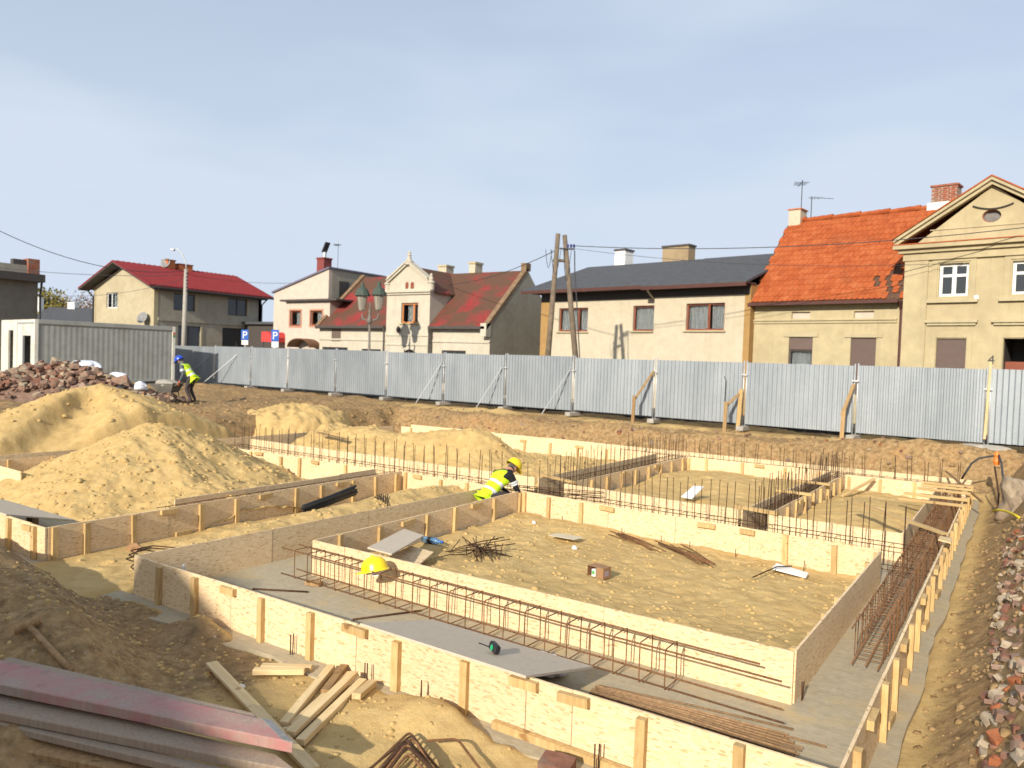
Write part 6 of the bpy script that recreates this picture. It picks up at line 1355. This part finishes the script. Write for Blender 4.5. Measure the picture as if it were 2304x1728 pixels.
# wheelbarrow (thing beside the worker)
wb_ = empty('wheelbarrow', p2w, 'loaded grey wheelbarrow in front of the worker in the blue helmet', 'wheelbarrow', rz=y2); IRON = simple('barrow_steel', (.15, .14, .12), .7, .2, .3, 6)
m_ = MB(); lo_, hi_ = [(.62, -.24, .36), (1.10, -.24, .36), (1.10, .24, .36), (.62, .24, .36)], [(.48, -.34, .68), (1.42, -.34, .66), (1.42, .34, .66), (.48, .34, .68)]
m_.add(lo_+hi_, [(0, 1, 2, 3), (0, 1, 5, 4), (1, 2, 6, 5), (2, 3, 7, 6), (3, 0, 4, 7)]); link('tray', m_.mesh('tray', IRON), wb_)
for s in (-1, 1):
    m_ = MB(); m_.tube([(.22, s*.27, .74), (.5, s*.26, .60), (1.05, s*.20, .33), (1.55, s*.06, .20)], .018, 7); link('handle', m_.mesh('handle', IRON, smooth=True), wb_)
    m_ = MB(); m_.tube([(.62, s*.22, .5), (.60, s*.26, .0), (.72, s*.26, .0), (.95, s*.2, .36)], .016, 6); link('leg', m_.mesh('leg', IRON, smooth=True), wb_)
m_ = MB(); n = 20; m_.tube([(1.55+.16*math.cos(2*PI*k/n), 0, .20+.16*math.sin(2*PI*k/n)) for k in range(n+1)], .042, 8, False); wh = link('wheel', m_.mesh('wheel', BLACKP, smooth=True), wb_)
m_ = MB(); m_.tube([(1.55, -.06, .2), (1.55, .06, .2)], .10, 12); link('rim', m_.mesh('rim', IRON), wh)
lump('mortar_load', 'grey rubble load heaped in the wheelbarrow', (0, 0, 0), (.95, .66, .4), CONC, 51, 0, 'rubble', 3, .25)
o = bpy.data.objects['mortar_load']; o.location = Vector(p2w)+Matrix.Rotation(y2, 3, 'Z')@Vector((.93, 0, .64)); o.rotation_euler = (0, 0, y2)

# ------------------------------------------------------------------ things in and around the footings
# bundle of loose bars in the front strip
RODR = simple('dusty_rust', (.27, .165, .085), .9, .1, .4, 30, .3, rv=.25)
for k in range(16):
    f = k/15; row = k % 2; x0_ = -3.0+rnd.uniform(-.05, .05); x1_ = -1.33+rnd.uniform(-.12, .08); y0_ = 5.90+.20*f*.9; y1_ = 5.87+.40*f*.95
    if k == 15: x0_, x1_, y0_, y1_ = -3.04, -1.41, 6.12, 6.36
    if k == 14: x1_ = -1.13
    z_ = .013+(.018 if row and k < 14 else 0)
    o = MB().tube([(x0_, y0_, z_), ((x0_+x1_)/2, (y0_+y1_)/2+.01, z_+.004), (x1_, y1_, z_)], .009, 7).build('rebar_rod', RODR, base=(x0_, y0_, 0), smooth=True)
    if k == 15: tag(o, 'single rusty bar lying apart beside the bundle of straight bars', 'rebar')
    elif k == 14: tag(o, 'longest rusty bar sticking out of the straight bundle', 'rebar')
    else: tag(o, 'straight rusty bar in the bundle on the front strip floor', 'rebar', 'straight bar bundle')
for i, (pp, qq) in enumerate((((-5.98, 5.95), (-5.6, 6.65)), ((-7.7, 5.95), (-7.1, 6.3)))):
    tag(MB().tube([(*pp, .012), (*qq, .012)], .011, 6).build('rebar_rod', RUSTD, base=(*pp, 0), smooth=True), ('dark bar lying crosswise on the front strip floor', 'dark bar lying near the left end of the front strip')[i], 'rebar')
m_ = MB(); m_.obox((-7.28, 6.55, .03), (.2, .1, .05), (0, 0, .3)); tag(m_.build('timber_spacer', TIMBO, base=(-7.28, 6.55, 0)), 'short timber spacer under the left end of the long rebar cage', 'timber')
# yellow helmet on the cage
hm_ = empty('hard_hat', (-6.25, 6.55, .385), 'yellow hard hat resting on the long rebar cage', 'helmet', rz=R(195)); hm_.rotation_euler = (R(8), R(14), R(205))
link('shell', helmet_mesh(YHELM), hm_); m_ = MB(); m_.tube([(.10*math.cos(a), .085*math.sin(a), -.03) for a in [2*PI*k/16 for k in range(17)]], .010, 5, False); m_.obox((-.02, 0, -.045), (.09, .06, .05)); link('harness', m_.mesh('harness', WHITEP), hm_)
# boards laid over the shuttering
def board(name, label, pts, th, mat, cat='board'):
    P_ = [Vector(p) for p in pts]; m_ = MB(); nrm = (P_[1]-P_[0]).cross(P_[3]-P_[0]).normalized()
    if nrm.z < 0: nrm = -nrm
    m_.prism(P_, nrm*-th); c = sum(P_, Vector())/4; return tag(m_.build(name, mat, base=tuple(c)), label, cat)
OSBW = m_osb('osb_weathered', (.44, .40, .34)); 
board('osb_board', 'large pale board laid across the front shuttering with a tape measure on it', [(-4.86, 4.93, .497), (-3.06, 4.90, .497), (-3.06, 6.02, .215), (-4.93, 6.05, .215)], .02, OSBW)
lump('paper_sack', 'crumpled white sack under the edge of the big pale board', (-3.62, 6.08, .06), (.5, .3, .22), FOIL, 71, .1)
m_ = MB(); m_.beam((-3.98, 5.98, .0), (-3.98, 5.98, .19), .12, .1, (0, 1, 0)); tag(m_.build('timber_block', TIMB, base=(-3.98, 5.98, 0)), 'timber block propping the back of the big pale board', 'timber')
board('osb_board', 'pale board laid across the left bay shuttering at the photo edge', [(-14.2, 4.93, .50), (-11.80, 4.93, .50), (-11.95, 5.95, .24), (-14.3, 5.95, .24)], .02, OSBW)
m_ = MB(); m_.beam((-13.2, 5.9, 0), (-13.2, 5.9, .215), .2, .1, (0, 1, 0)); tag(m_.build('timber_block', TIMBO, base=(-13.2, 5.9, 0)), 'timber block under the board at the left photo edge', 'timber')
board('osb_board', 'pale board sloping over the sand inside the central bay corner', [(-6.83, 7.02, .47), (-6.38, 6.98, .47), (-7.03, 8.36, .36), (-7.52, 8.48, .36)], .02, OSBW)
board('osb_board', 'darker offcut lying under the sloping board in the central bay', [(-6.9, 7.4, .24), (-6.3, 7.35, .24), (-6.55, 8.0, .27), (-7.0, 8.05, .27)], .02, OSB)
board('white_board', 'whitish plank lying on the sand near the back right of the central bay', [(-2.85, 11.33, .10), (-2.35, 11.08, .10), (-2.33, 10.84, .10), (-2.83, 10.99, .10)], .02, WHITEP)
board('white_board', 'pale sheet stuck in the sand of the middle bay', [(-5.75, 15.0, .22), (-5.5, 14.95, .22), (-5.42, 15.4, .42), (-5.66, 15.45, .40)], .02, WHITEP)
board('paper_sheet', 'dusty paper lying on the sand before the back wall of the central bay', [(-6.2, 10.45, .13), (-5.75, 10.5, .12), (-5.72, 10.75, .12), (-6.18, 10.7, .13)], .006, simple('dusty_paper', (.55, .47, .33), .9), 'paper')
board('offcut', 'reddish board offcut poking from the far sand mounds', [(-17.0, 15.2, .62), (-15.6, 14.9, .58), (-15.6, 15.15, .55), (-17.0, 15.45, .6)], .02, TIMBO)
def onsand(x, y, h): return float(h(np.array([x]), np.array([y]))[0])
zt_ = lambda x, y: onsand(x, y, h_box1)
# blue water bottle and small clear bottle
PETB, t_, b_ = nmat('blue_pet'); b_.inputs['Base Color'].default_value = (.25, .50, .85, 1); b_.inputs['Roughness'].default_value = .12; b_.inputs['Transmission Weight'].default_value = .75; b_.inputs['IOR'].default_value = 1.3
PETC, t_, b_ = nmat('clear_pet'); b_.inputs['Base Color'].default_value = (.85, .90, .97, 1); b_.inputs['Roughness'].default_value = .1; b_.inputs['Transmission Weight'].default_value = .8; b_.inputs['IOR'].default_value = 1.25
def bottle(label, loc, rot, s, mat, band):
    r_ = empty('bottle', loc, label, 'bottle'); r_.rotation_euler = rot; m_ = MB(); m_.lathe((0, 0, 0), [(x*s, z*s) for x, z in ((.03, 0), (.043, .015), (.045, .05), (.041, .07), (.045, .09), (.045, .16), (.041, .18), (.045, .2), (.04, .23), (.022, .28), (.015, .30))], 14); link('flask', m_.mesh('flask', mat, smooth=True), r_)
    m_ = MB(); m_.lathe((0, 0, .302*s), [(.017*s, 0), (.017*s, .025*s)], 10); link('cap', m_.mesh('cap', BLUE if band else WHITEP), r_)
    m_ = MB(); m_.lathe((0, 0, .1*s), [(.0462*s, 0), (.0462*s, .05*s)], 14); link('label_band', m_.mesh('label_band', BLACKP if band else WHITEP, smooth=True), r_)
bottle('blue plastic bottle lying on the sand beside the sloping board', (-7.56, 8.95, zt_(-7.3, 9)+.06), (R(0), R(90), R(8)), 1.15, PETB, True)
bottle('small clear bottle standing behind the left end of the front shuttering', (-8.32, 5.42, 0), (0, 0, 0), .95, PETC, False)
# cardboard box with a bottle carton inside
CARD = simple('cardboard', (.30, .17, .085), .85, var=.12); z_ = zt_(-4.55, 9.0)+.01; bx = empty('cardboard_box', (-4.55, 9.02, z_), 'small open cardboard box on the sand in the central bay', 'box', rz=R(-8))
m_ = MB(); w_, d_, h_, k_ = .19, .13, .21, .006
for (a, b_2) in (((-w_, -d_, 0), (w_, d_, k_)), ((-w_, d_-k_, k_), (w_, d_, h_)), ((-w_, -d_, k_), (-w_+k_, d_-k_, h_)), ((w_-k_, -d_, k_), (w_, d_-k_, h_)), ((-w_, -d_, h_), (w_, d_, h_+k_)), ((.03, -d_, k_), (w_-k_, -d_+k_, h_))): m_.box(a[0], b_2[0], a[1], b_2[1], a[2], b_2[2])
bx.scale = (.68, .68, .68)
link('carton', m_.mesh('carton', CARD), bx); m_ = MB(); m_.box(-.11, -.02, -.09, .03, .01, .15); link('inner_pack', m_.mesh('inner_pack', WHITEP), bx); m_ = MB(); m_.box(-.10, -.04, -.094, -.091, .05, .12); link('green_print', m_.mesh('green_print', simple('green_print', (.08, .35, .08), .6)), bx)
m_ = MB(); m_.box(w_+.001, w_+.003, -.08, .05, .05, .15); link('print_panel', m_.mesh('print_panel', simple('lilac_print', (.35, .27, .30), .7)), bx)
# tangle of rebar offcuts: each bar a thing
for k in range(34):
    a = rnd.uniform(0, PI); L_ = rnd.uniform(.16, .36); c = Vector((-6.33+rnd.gauss(0, .13), 8.78+rnd.gauss(0, .15), zt_(-6.3, 8.8)+.03+abs(rnd.gauss(0, .055)))); d = Vector((math.cos(a), math.sin(a), rnd.uniform(-.15, .35))).normalized()*L_
    tag(MB().tube([c-d, c+Vector((0, 0, rnd.uniform(-.01, .03))), c+d], .007, 5).build('rebar_offcut', RUSTD, base=tuple(c), smooth=True), 'rusty rebar offcut in the small tangled pile in the central bay', 'rebar offcut', 'tangled rebar offcuts')
for k in range(16):
    g2 = k > 6; c0 = Vector((-5.05, 11.25, 0)) if not g2 else Vector((-4.08, 10.95, 0)); d = Vector((.50, -.30, 0)) if not g2 else Vector((.50, -.36, 0)); d = Matrix.Rotation(rnd.uniform(-.16, .16), 3, 'Z')@d*rnd.uniform(.75, 1.15); c0 = c0+Vector((rnd.gauss(0, .07), rnd.gauss(0, .07), 0))
    z_ = zt_(c0.x, c0.y)+.035+.012*(k % 4); tag(MB().tube([c0-d+Vector((0, 0, z_)), c0+Vector((0, 0, z_+.02)), c0+d+Vector((0, 0, z_))], .008, 5).build('rebar_rod', RUST, base=(c0.x, c0.y, 0), smooth=True), 'rusty bar in the %s loose bundle along the back wall of the central bay' % ('left', 'right')[g2], 'rebar', 'loose bars in the central bay')
tag(MB().tube([(-2.62, 11.25, .11), (-2.75, 10.95, .14), (-2.88, 10.25, .12)], .009, 5).build('rebar_rod', RUSTD, base=(-2.7, 11, 0)), 'dark bar lying across the whitish plank', 'rebar')
# dark bundle and bars in the corridor
zc_ = lambda x, y: onsand(x, y, h_cor)
for k in range(5):
    o = Vector((rnd.uniform(-.05, .05), rnd.uniform(-.05, .05), .03*k)); a = Vector((-10.15, 8.85, zc_(-10.15, 8.85)+.04))+o; b = Vector((-10.42, 10.35, zc_(-10.4, 10.3)+.22))+o*1.3; tag(MB().tube([a, a.lerp(b, .5)+Vector((0, 0, -.01)), b], .028, 8).build('black_pipe', BLACKP, base=tuple(a), smooth=True), 'black plastic pipe in the bundle propped in the sand corridor', 'pipe', 'black pipe bundle')
for k in range(7):
    x = -9.72+.07*k; tag(MB().tube([(x, 10.15-.02*k, zc_(x, 10.1)+.03), (x+.32, 9.80-.02*k, zc_(x+.3, 9.8)+.035)], .010, 5).build('rebar_rod', RUSTD, base=(x, 10, 0)), 'short dark bar lying on the sand of the corridor', 'rebar', 'short bars in the corridor')
lump('stone', 'pale flat stone at the far end of the sand corridor', (-9.6, 11.75, .02), (.7, .4, .12), CONC, 91, .1, 'stone', 2, .12)
# hooked bars stacked against the left end of the front shuttering
for k in range(9):
    z_ = .03+.033*k; y_ = 5.35+.06*(k % 3)+rnd.uniform(-.05, .05); x_ = -8.66
    pts = bent([(x_, y_-.12+rnd.uniform(-.1, .1), z_), (x_-.62+rnd.uniform(-.25, .12), y_-.05+rnd.uniform(-.1, .1), z_+.015), (x_-.70+rnd.uniform(-.2, .1), y_+.18, z_+.03), (x_-.05, y_+.35+rnd.uniform(-.05, .2), z_+.03)], .008)
    tag(MB().tube(pts, .008, 6).build('bent_bar', RUSTD, base=(x_, y_, 0), smooth=True), 'hooked rusty bar stacked behind the left end of the front shuttering', 'rebar', 'hooked bars by the front shuttering')
lump('torn_paper', 'torn brown paper scrap at the foot of the corridor wall', (-10.42, 6.0, zc_(-10.4, 6)+.03), (.26, .16, .16), CARD, 77, .3, 'paper', 2, .5)
lump('torn_paper', 'small white scrap left of the big sand heap', (-15.5, 6.75, .08), (.2, .14, .3), WHITEP, 79, .3, 'paper', 2, .4)
lump('torn_paper', 'white scrap on the sand before the front shuttering', (-3.95, 4.52, .03), (.14, .10, .10), WHITEP, 83, .6, 'paper', 2, .4)
for i, (x, y) in enumerate(((-6.95, 11.2), (-5.55, 10.15), (-4.7, 4.9), (-5.5, 4.15))):
    zz = zt_(x, y) if y > 6 else terr1(x, y); lump('litter', ('white scrap at the back left of the central bay', 'white scrap in the middle of the central bay', 'white scrap beside the front shuttering foot', 'white scrap near the loose timbers')[i], (x, y, zz+.02), (.09, .07, .07), WHITEP, 95+i, .5*i, 'litter', 2, .4)
# starter pins beside the shuttering
def pins(label, pts, z0, z1):
    for (x, y) in pts:
        tag(MB().tube([(x, y, z0), (x+rnd.uniform(-.01, .01), y, z1+rnd.uniform(-.02, .02))], .006, 5).build('steel_pin', RUSTD, base=(x, y, z0)), label, 'pin', label+' group')
pins('thin steel pin at the foot of the front shuttering', [(-5.75, 4.90), (-5.73, 4.91), (-4.72, 4.86), (-4.70, 4.87), (-4.07, 4.86), (-4.05, 4.85), (-2.42, 4.84), (-2.40, 4.86)], -.02, .19)
pins('thin steel pin at the foot of the back wall of the central bay', [(-6.7, 11.75), (-5.5, 11.7), (-4.75, 11.6), (-4.25, 11.55), (-3.5, 11.5), (-2.5, 11.45)], .0, .16)
pins('thin steel pin at the right front corner of the central bay', [(-1.49, 6.98), (-1.49, 7.02)], 0, .16)
# tape measure on the board
tp_ = empty('tape_measure', (-3.66, 5.32, .41), 'black and green tape measure on the big pale board', 'tape measure'); tp_.rotation_euler = (R(-14), 0, R(-35))
m_ = MB(); m_.box(-.075, .075, -.03, .03, 0, .075); link('case', m_.mesh('case', BLACKP, bevel=.014), tp_); m_ = MB(); m_.tube([(.01, -.031, .036), (.01, -.035, .036)], .026, 12); link('green_disc', m_.mesh('green_disc', simple('green_plastic', (.02, .35, .14), .5)), tp_); m_ = MB(); m_.tube([(-.07, 0, .01), (-.12, -.03, .006), (-.17, -.08, .004)], .006, 5); link('strap', m_.mesh('strap', BLACKP), tp_)
# loose timbers before the front shuttering
fg = [((-6.06, 4.25), (-3.95, 3.59), .10, .028, 'long pale plank running from the shaded sand under the pink planks'), ((-5.64, 4.39), (-5.27, 4.66), .07, .05, 'short timber block, nearer of the two on the sand'), ((-5.68, 4.51), (-5.30, 4.77), .07, .05, 'short timber block, farther of the two on the sand'),
      ((-5.14, 4.86), (-4.60, 3.87), .07, .05, 'leftmost timber of the fanned stack before the shuttering'), ((-4.93, 4.90), (-4.53, 3.84), .075, .05, 'second timber from the left in the fanned stack'), ((-4.82, 4.83), (-4.44, 3.80), .075, .05, 'third timber from the left in the fanned stack'),
      ((-4.72, 4.84), (-4.33, 3.80), .075, .05, 'rightmost long timber of the fanned stack'), ((-4.62, 4.86), (-4.48, 4.52), .08, .05, 'short split timber at the right of the fanned stack')]
for i, (a, b, w_, h_, lab) in enumerate(fg):
    za = terr1(*a)+h_/2+.015+(.05 if i in (3, 5) else .01); zb = terr1(*b)+h_/2+.02+(.03 if i in (3, 5) else .0)
    if i == 0: za, zb = terr1(*a)+.05, terr1(-3.95, 3.59)+.06
    lumber('timber_batten', lab, (*a, za), (*b, zb), w_, h_, TIMBF, 'timber')
lumber('timber_batten', 'dark reddish timber behind the fanned stack', (-5.05, 4.93, .05), (-4.78, 4.45, .05), .07, .05, TIMBO)
m_ = MB(); m_.obox((-6.78, 4.86, terr1(-6.78, 4.86)+.0), (.30, .07, .05), (0, 0, .1)); 
# bent stirrups in the foreground
u1 = Vector((.90, -.42, 0)).normalized(); u2 = Vector((.16, -.98, 0)).normalized()
for k in range(9):
    c = Vector((-3.71+rnd.uniform(-.03, .05)+.035*k, 4.31-.045*k+rnd.uniform(-.03, .03), 0)); z_ = terr1(c.x, c.y)+.03+.016*k; rr_ = Matrix.Rotation(rnd.uniform(-.14, .14), 3, 'Z'); a1, a2 = rr_@u1, rr_@u2
    pts = bent([c+a2*.12+Vector((0, 0, z_+.05)), c+a2*.62+Vector((0, 0, z_-.015)), c+Vector((0, 0, z_+.05)), c+a1*.62+Vector((0, 0, z_)), c+a1*.62+a2*.55+Vector((0, 0, z_-.02))][1:], .011, 5, .055)
    tag(MB().tube(pts, .0095, 7).build('bent_stirrup', RUSTD if k % 2 else RUST, base=tuple(c), smooth=True), 'bent rusty stirrup in the pile at the bottom photo edge', 'rebar', 'bent stirrups at the bottom edge')
c = Vector((-3.32, 4.40, terr1(-3.3, 4.4)+.11)); tag(MB().tube(bent([c+Vector((-.16, -.16, 0)), c, c+Vector((.48, -.26, -.04))], .01, 5, .05), .0095, 7).build('bent_stirrup', RUST, base=tuple(c), smooth=True), 'separate bent bar lying on top at the right of the stirrup pile', 'rebar')
o = link('broken_brick', CH[0][1], None, (-2.62, 4.66, terr1(-2.62, 4.66)+.05), (.1, .0, .15), (.25, .22, .25)); tag(o, 'red half brick beside the bottom rail of the front shuttering', 'brick')
# long handled mallet on the shaded sand
def onter(px, py):
    lo_, hi_ = .5, 14.0; d = ray(px, py); t_ = 1.0
    while t_ < 14:
        p = CAM+d*t_
        if p[2] < terr1(p[0], p[1]): break
        t_ += .02
    return Vector(p)
ha_ = onter(62, 1424)+Vector((0, 0, .07)); hb_ = onter(160, 1516)+Vector((0, 0, .02))
ml = empty('mallet', tuple(ha_), 'long handled wooden mallet lying on the shaded sand', 'mallet')
MB().tube([ha_, hb_], .026, 8).build('handle', TIMBO, ml, smooth=True)
pd = Vector((.30, .62, .25)).normalized(); MB().tube([ha_-pd*.10, ha_+pd*.10], .042, 12).build('head', TIMBO, ml)
# stack of old planks at the lower left
def m_plank(name, a, c2, pnt, amt):
    m, t, b = nmat(name); v = coords(t, (40, 40, 2.5)); g_ = noise(t, v, 1.0, 5, .6, .3); c = ramp(t, g_, [(.3, a), (.7, c2)]); wv = worldco(t); f = noise(t, wv, 3.2, 6, .7)
    if pnt: c = mixc(t, ramp(t, f, [(.38, (amt,)*3), (.62, (amt*.15,)*3)]), c, pnt)
    c = mixc(t, ramp(t, noise(t, wv, 38, 4, .7), [(.66, (0, 0, 0)), (.71, (.75,)*3)]), c, (.42, .39, .36)); c = mixc(t, ramp(t, noise(t, wv, 9, 5, .65), [(.56, (0, 0, 0)), (.74, (.55,)*3)]), c, (.17, .14, .125))
    setc(t, b, c); b.inputs['Roughness'].default_value = .85; bump(t, b, math_(t, 'ADD', g_, f), .4, .006); return m
PLK = m_plank('pink_plank', (.27, .215, .165), (.37, .305, .245), (.40, .165, .155), .92); PLG = m_plank('grey_plank', (.25, .20, .145), (.36, .29, .215), (.34, .18, .11), .3); STEEL = simple('end_strap', (.28, .27, .26), .6, .5, .25, 20)
pdir = Vector((.962, .272, 0)); pn = Vector((-.272, .962, 0))
def plank(label, endc, L_, wd, th, mat, cap=True, yaw=0.0, tilt=0.0):
    """endc: right end, middle of top face"""
    r_ = empty('shuttering_board', endc, label, 'panel'); e = Vector(endc); d = Matrix.Rotation(yaw, 3, 'Z')@pdir; d = (d+Vector((0, 0, -tilt))).normalized(); n_ = Vector((0, 0, 1)).cross(d).normalized(); u_ = d.cross(n_)
    me = MB().box(-wd/2, wd/2, -th, 0, -L_, 0).mesh('face_board', mat, bevel=.004); o = link('face_board', me, r_); o.rotation_euler = Matrix((n_, u_, d)).transposed().to_euler()
    if cap:
        me = MB().box(-wd/2-.002, wd/2+.002, -th*.5, .003, -.055, .003).mesh('end_strap', STEEL, bevel=.002); o = link('end_strap', me, r_); o.rotation_euler = Matrix((n_, u_, d)).transposed().to_euler()
    return r_
def stackboard(label, px4, z, th, mat, cap=False):
    """board of the stack from the four corners of its top face (far left, far right, near right, near left)"""
    fl_, fr_, nr_, nl_ = [Vector(onz(x/1.66, 1350+y/1.66, z)) for x, y in px4]; fl_ = fl_+(fl_-fr_)*.5; nl_ = nl_+(nl_-nr_)*.5
    r_ = empty('shuttering_board', tuple(fr_), label, 'board')
    m_ = MB(); m_.prism([nl_, nr_, fr_, fl_], (0, 0, -th)); m_.build('face_board', mat, r_, bevel=.006)
    if cap:
        a = (fl_-fr_).normalized()*.085; m_ = MB(); u_ = Vector((0, 0, .004)); m_.prism([nr_+a+u_, nr_-a*.04+u_, fr_-a*.04+u_, fr_+a+u_], (0, 0, -.03)); m_.build('end_strap', STEEL, r_, bevel=.002)
stackboard('worn pink painted board on top of the stack at lower left', ((0, 222), (1012, 450), (1095, 532), (0, 315)), .40, .075, PLK, True)
stackboard('grey board edge peeping out behind the pink board', ((300, 272), (945, 420), (960, 440), (300, 300)), .375, .05, PLG)
stackboard('second board of the lower left stack, below the pink one', ((0, 330), (1030, 575), (1115, 640), (0, 420)), .29, .062, PLG)
stackboard('third board of the lower left stack', ((0, 430), (900, 640), (1000, 700), (0, 462)), .222, .055, PLG)
stackboard('dark filler board under the lower left stack, added for the shade there', ((0, 420), (700, 600), (720, 690), (0, 545)), .14, .06, TIMBO)  # dark board added to stand in for the shade beneath the stack
stackboard('wide dark filler board under the lower left stack, standing in for shade', ((0, 480), (650, 620), (800, 800), (0, 740)), .08, .08, TIMBO)  # added too, fills the shaded space below with a dark surface

# ------------------------------------------------------------------ loose clods on the sand (uncountable)
def clods(label, spots, n, seed, smin, smax, hf, mat, zmin=.02):
    r = random.Random(seed); P_ = []
    for k in range(n):
        x0_, x1_, y0_, y1_ = r.choice(spots); P_.append((r.uniform(x0_, x1_), r.uniform(y0_, y1_)))
    P_ = np.array(P_); Zv = hf(P_[:, 0], P_[:, 1]); mb = MB()
    for (x, y), z in zip(P_, Zv):
        if z < zmin: continue
        s = smin+(smax-smin)*r.random()**3.5; m = 5; a0 = r.uniform(0, 6.28); vs = []
        for (rad, h) in ((1.0, -.35), (.85, .28)):
            for k in range(m): a = a0+2*PI*k/m; q = s*rad*r.uniform(.65, 1.15); vs.append((x+q*math.cos(a), y+q*math.sin(a), z+s*h*r.uniform(.6, 1.3)))
        vs.append((x+s*r.uniform(-.3, .3), y+s*r.uniform(-.3, .3), z+s*r.uniform(.4, .62)))
        mb.add(vs, [(k, (k+1) % m, m+(k+1) % m, m+k) for k in range(m)]+[(m+k, m+(k+1) % m, 2*m) for k in range(m)])
    me_o = mb.build('sand_clods', mat, smooth=True); return tag(me_o, label, 'sand', kind='stuff')
def hfw(h, zmin=.02): return h
clods('loose sand clods in the central bay', [(-7.5, -1.7, 6.95, 11.5)], 1500, 1, .008, .05, hfw(h_box1), SAND)
clods('loose sand clods in the corridor', [(-10.6, -8.7, 5.2, 12)], 700, 2, .008, .05, hfw(h_cor), SAND)
clods('loose sand clods on the big left heap', [(-17.4, -10.9, 5.5, 11.8)], 2200, 3, .012, .075, hfw(h_heapB), SAND)
clods('loose sand clods on the tall mound', [(-27, -18.6, 6.5, 15)], 1200, 4, .02, .10, hfw(h_heapA), SAND, 1.0)
clods('loose sand clods on the far mounds', [(-17.8, -8.5, 13.8, 19.6)], 1100, 5, .015, .08, hfw(h_2a), SAND)
clods('loose sand clods before the front shuttering', [(-9.5, -1.2, 3.4, 4.85), (-9, -4, 2.6, 4.8)], 1500, 6, .006, .036, terr, SAND, -.5)
clods('loose dirt clods along the right trench and bank', [(-.72, .9, 4.4, 16)], 1700, 7, .008, .06, lambda x, y: np.where(x > -.60, terr(x, y), -9), SOIL, -.5)
clods('loose dirt clods on the far bank', [(-22, 1, 21.2, 23.3), (-26, -19, 14, 22)], 1500, 8, .015, .11, terr, SOIL, -.5)
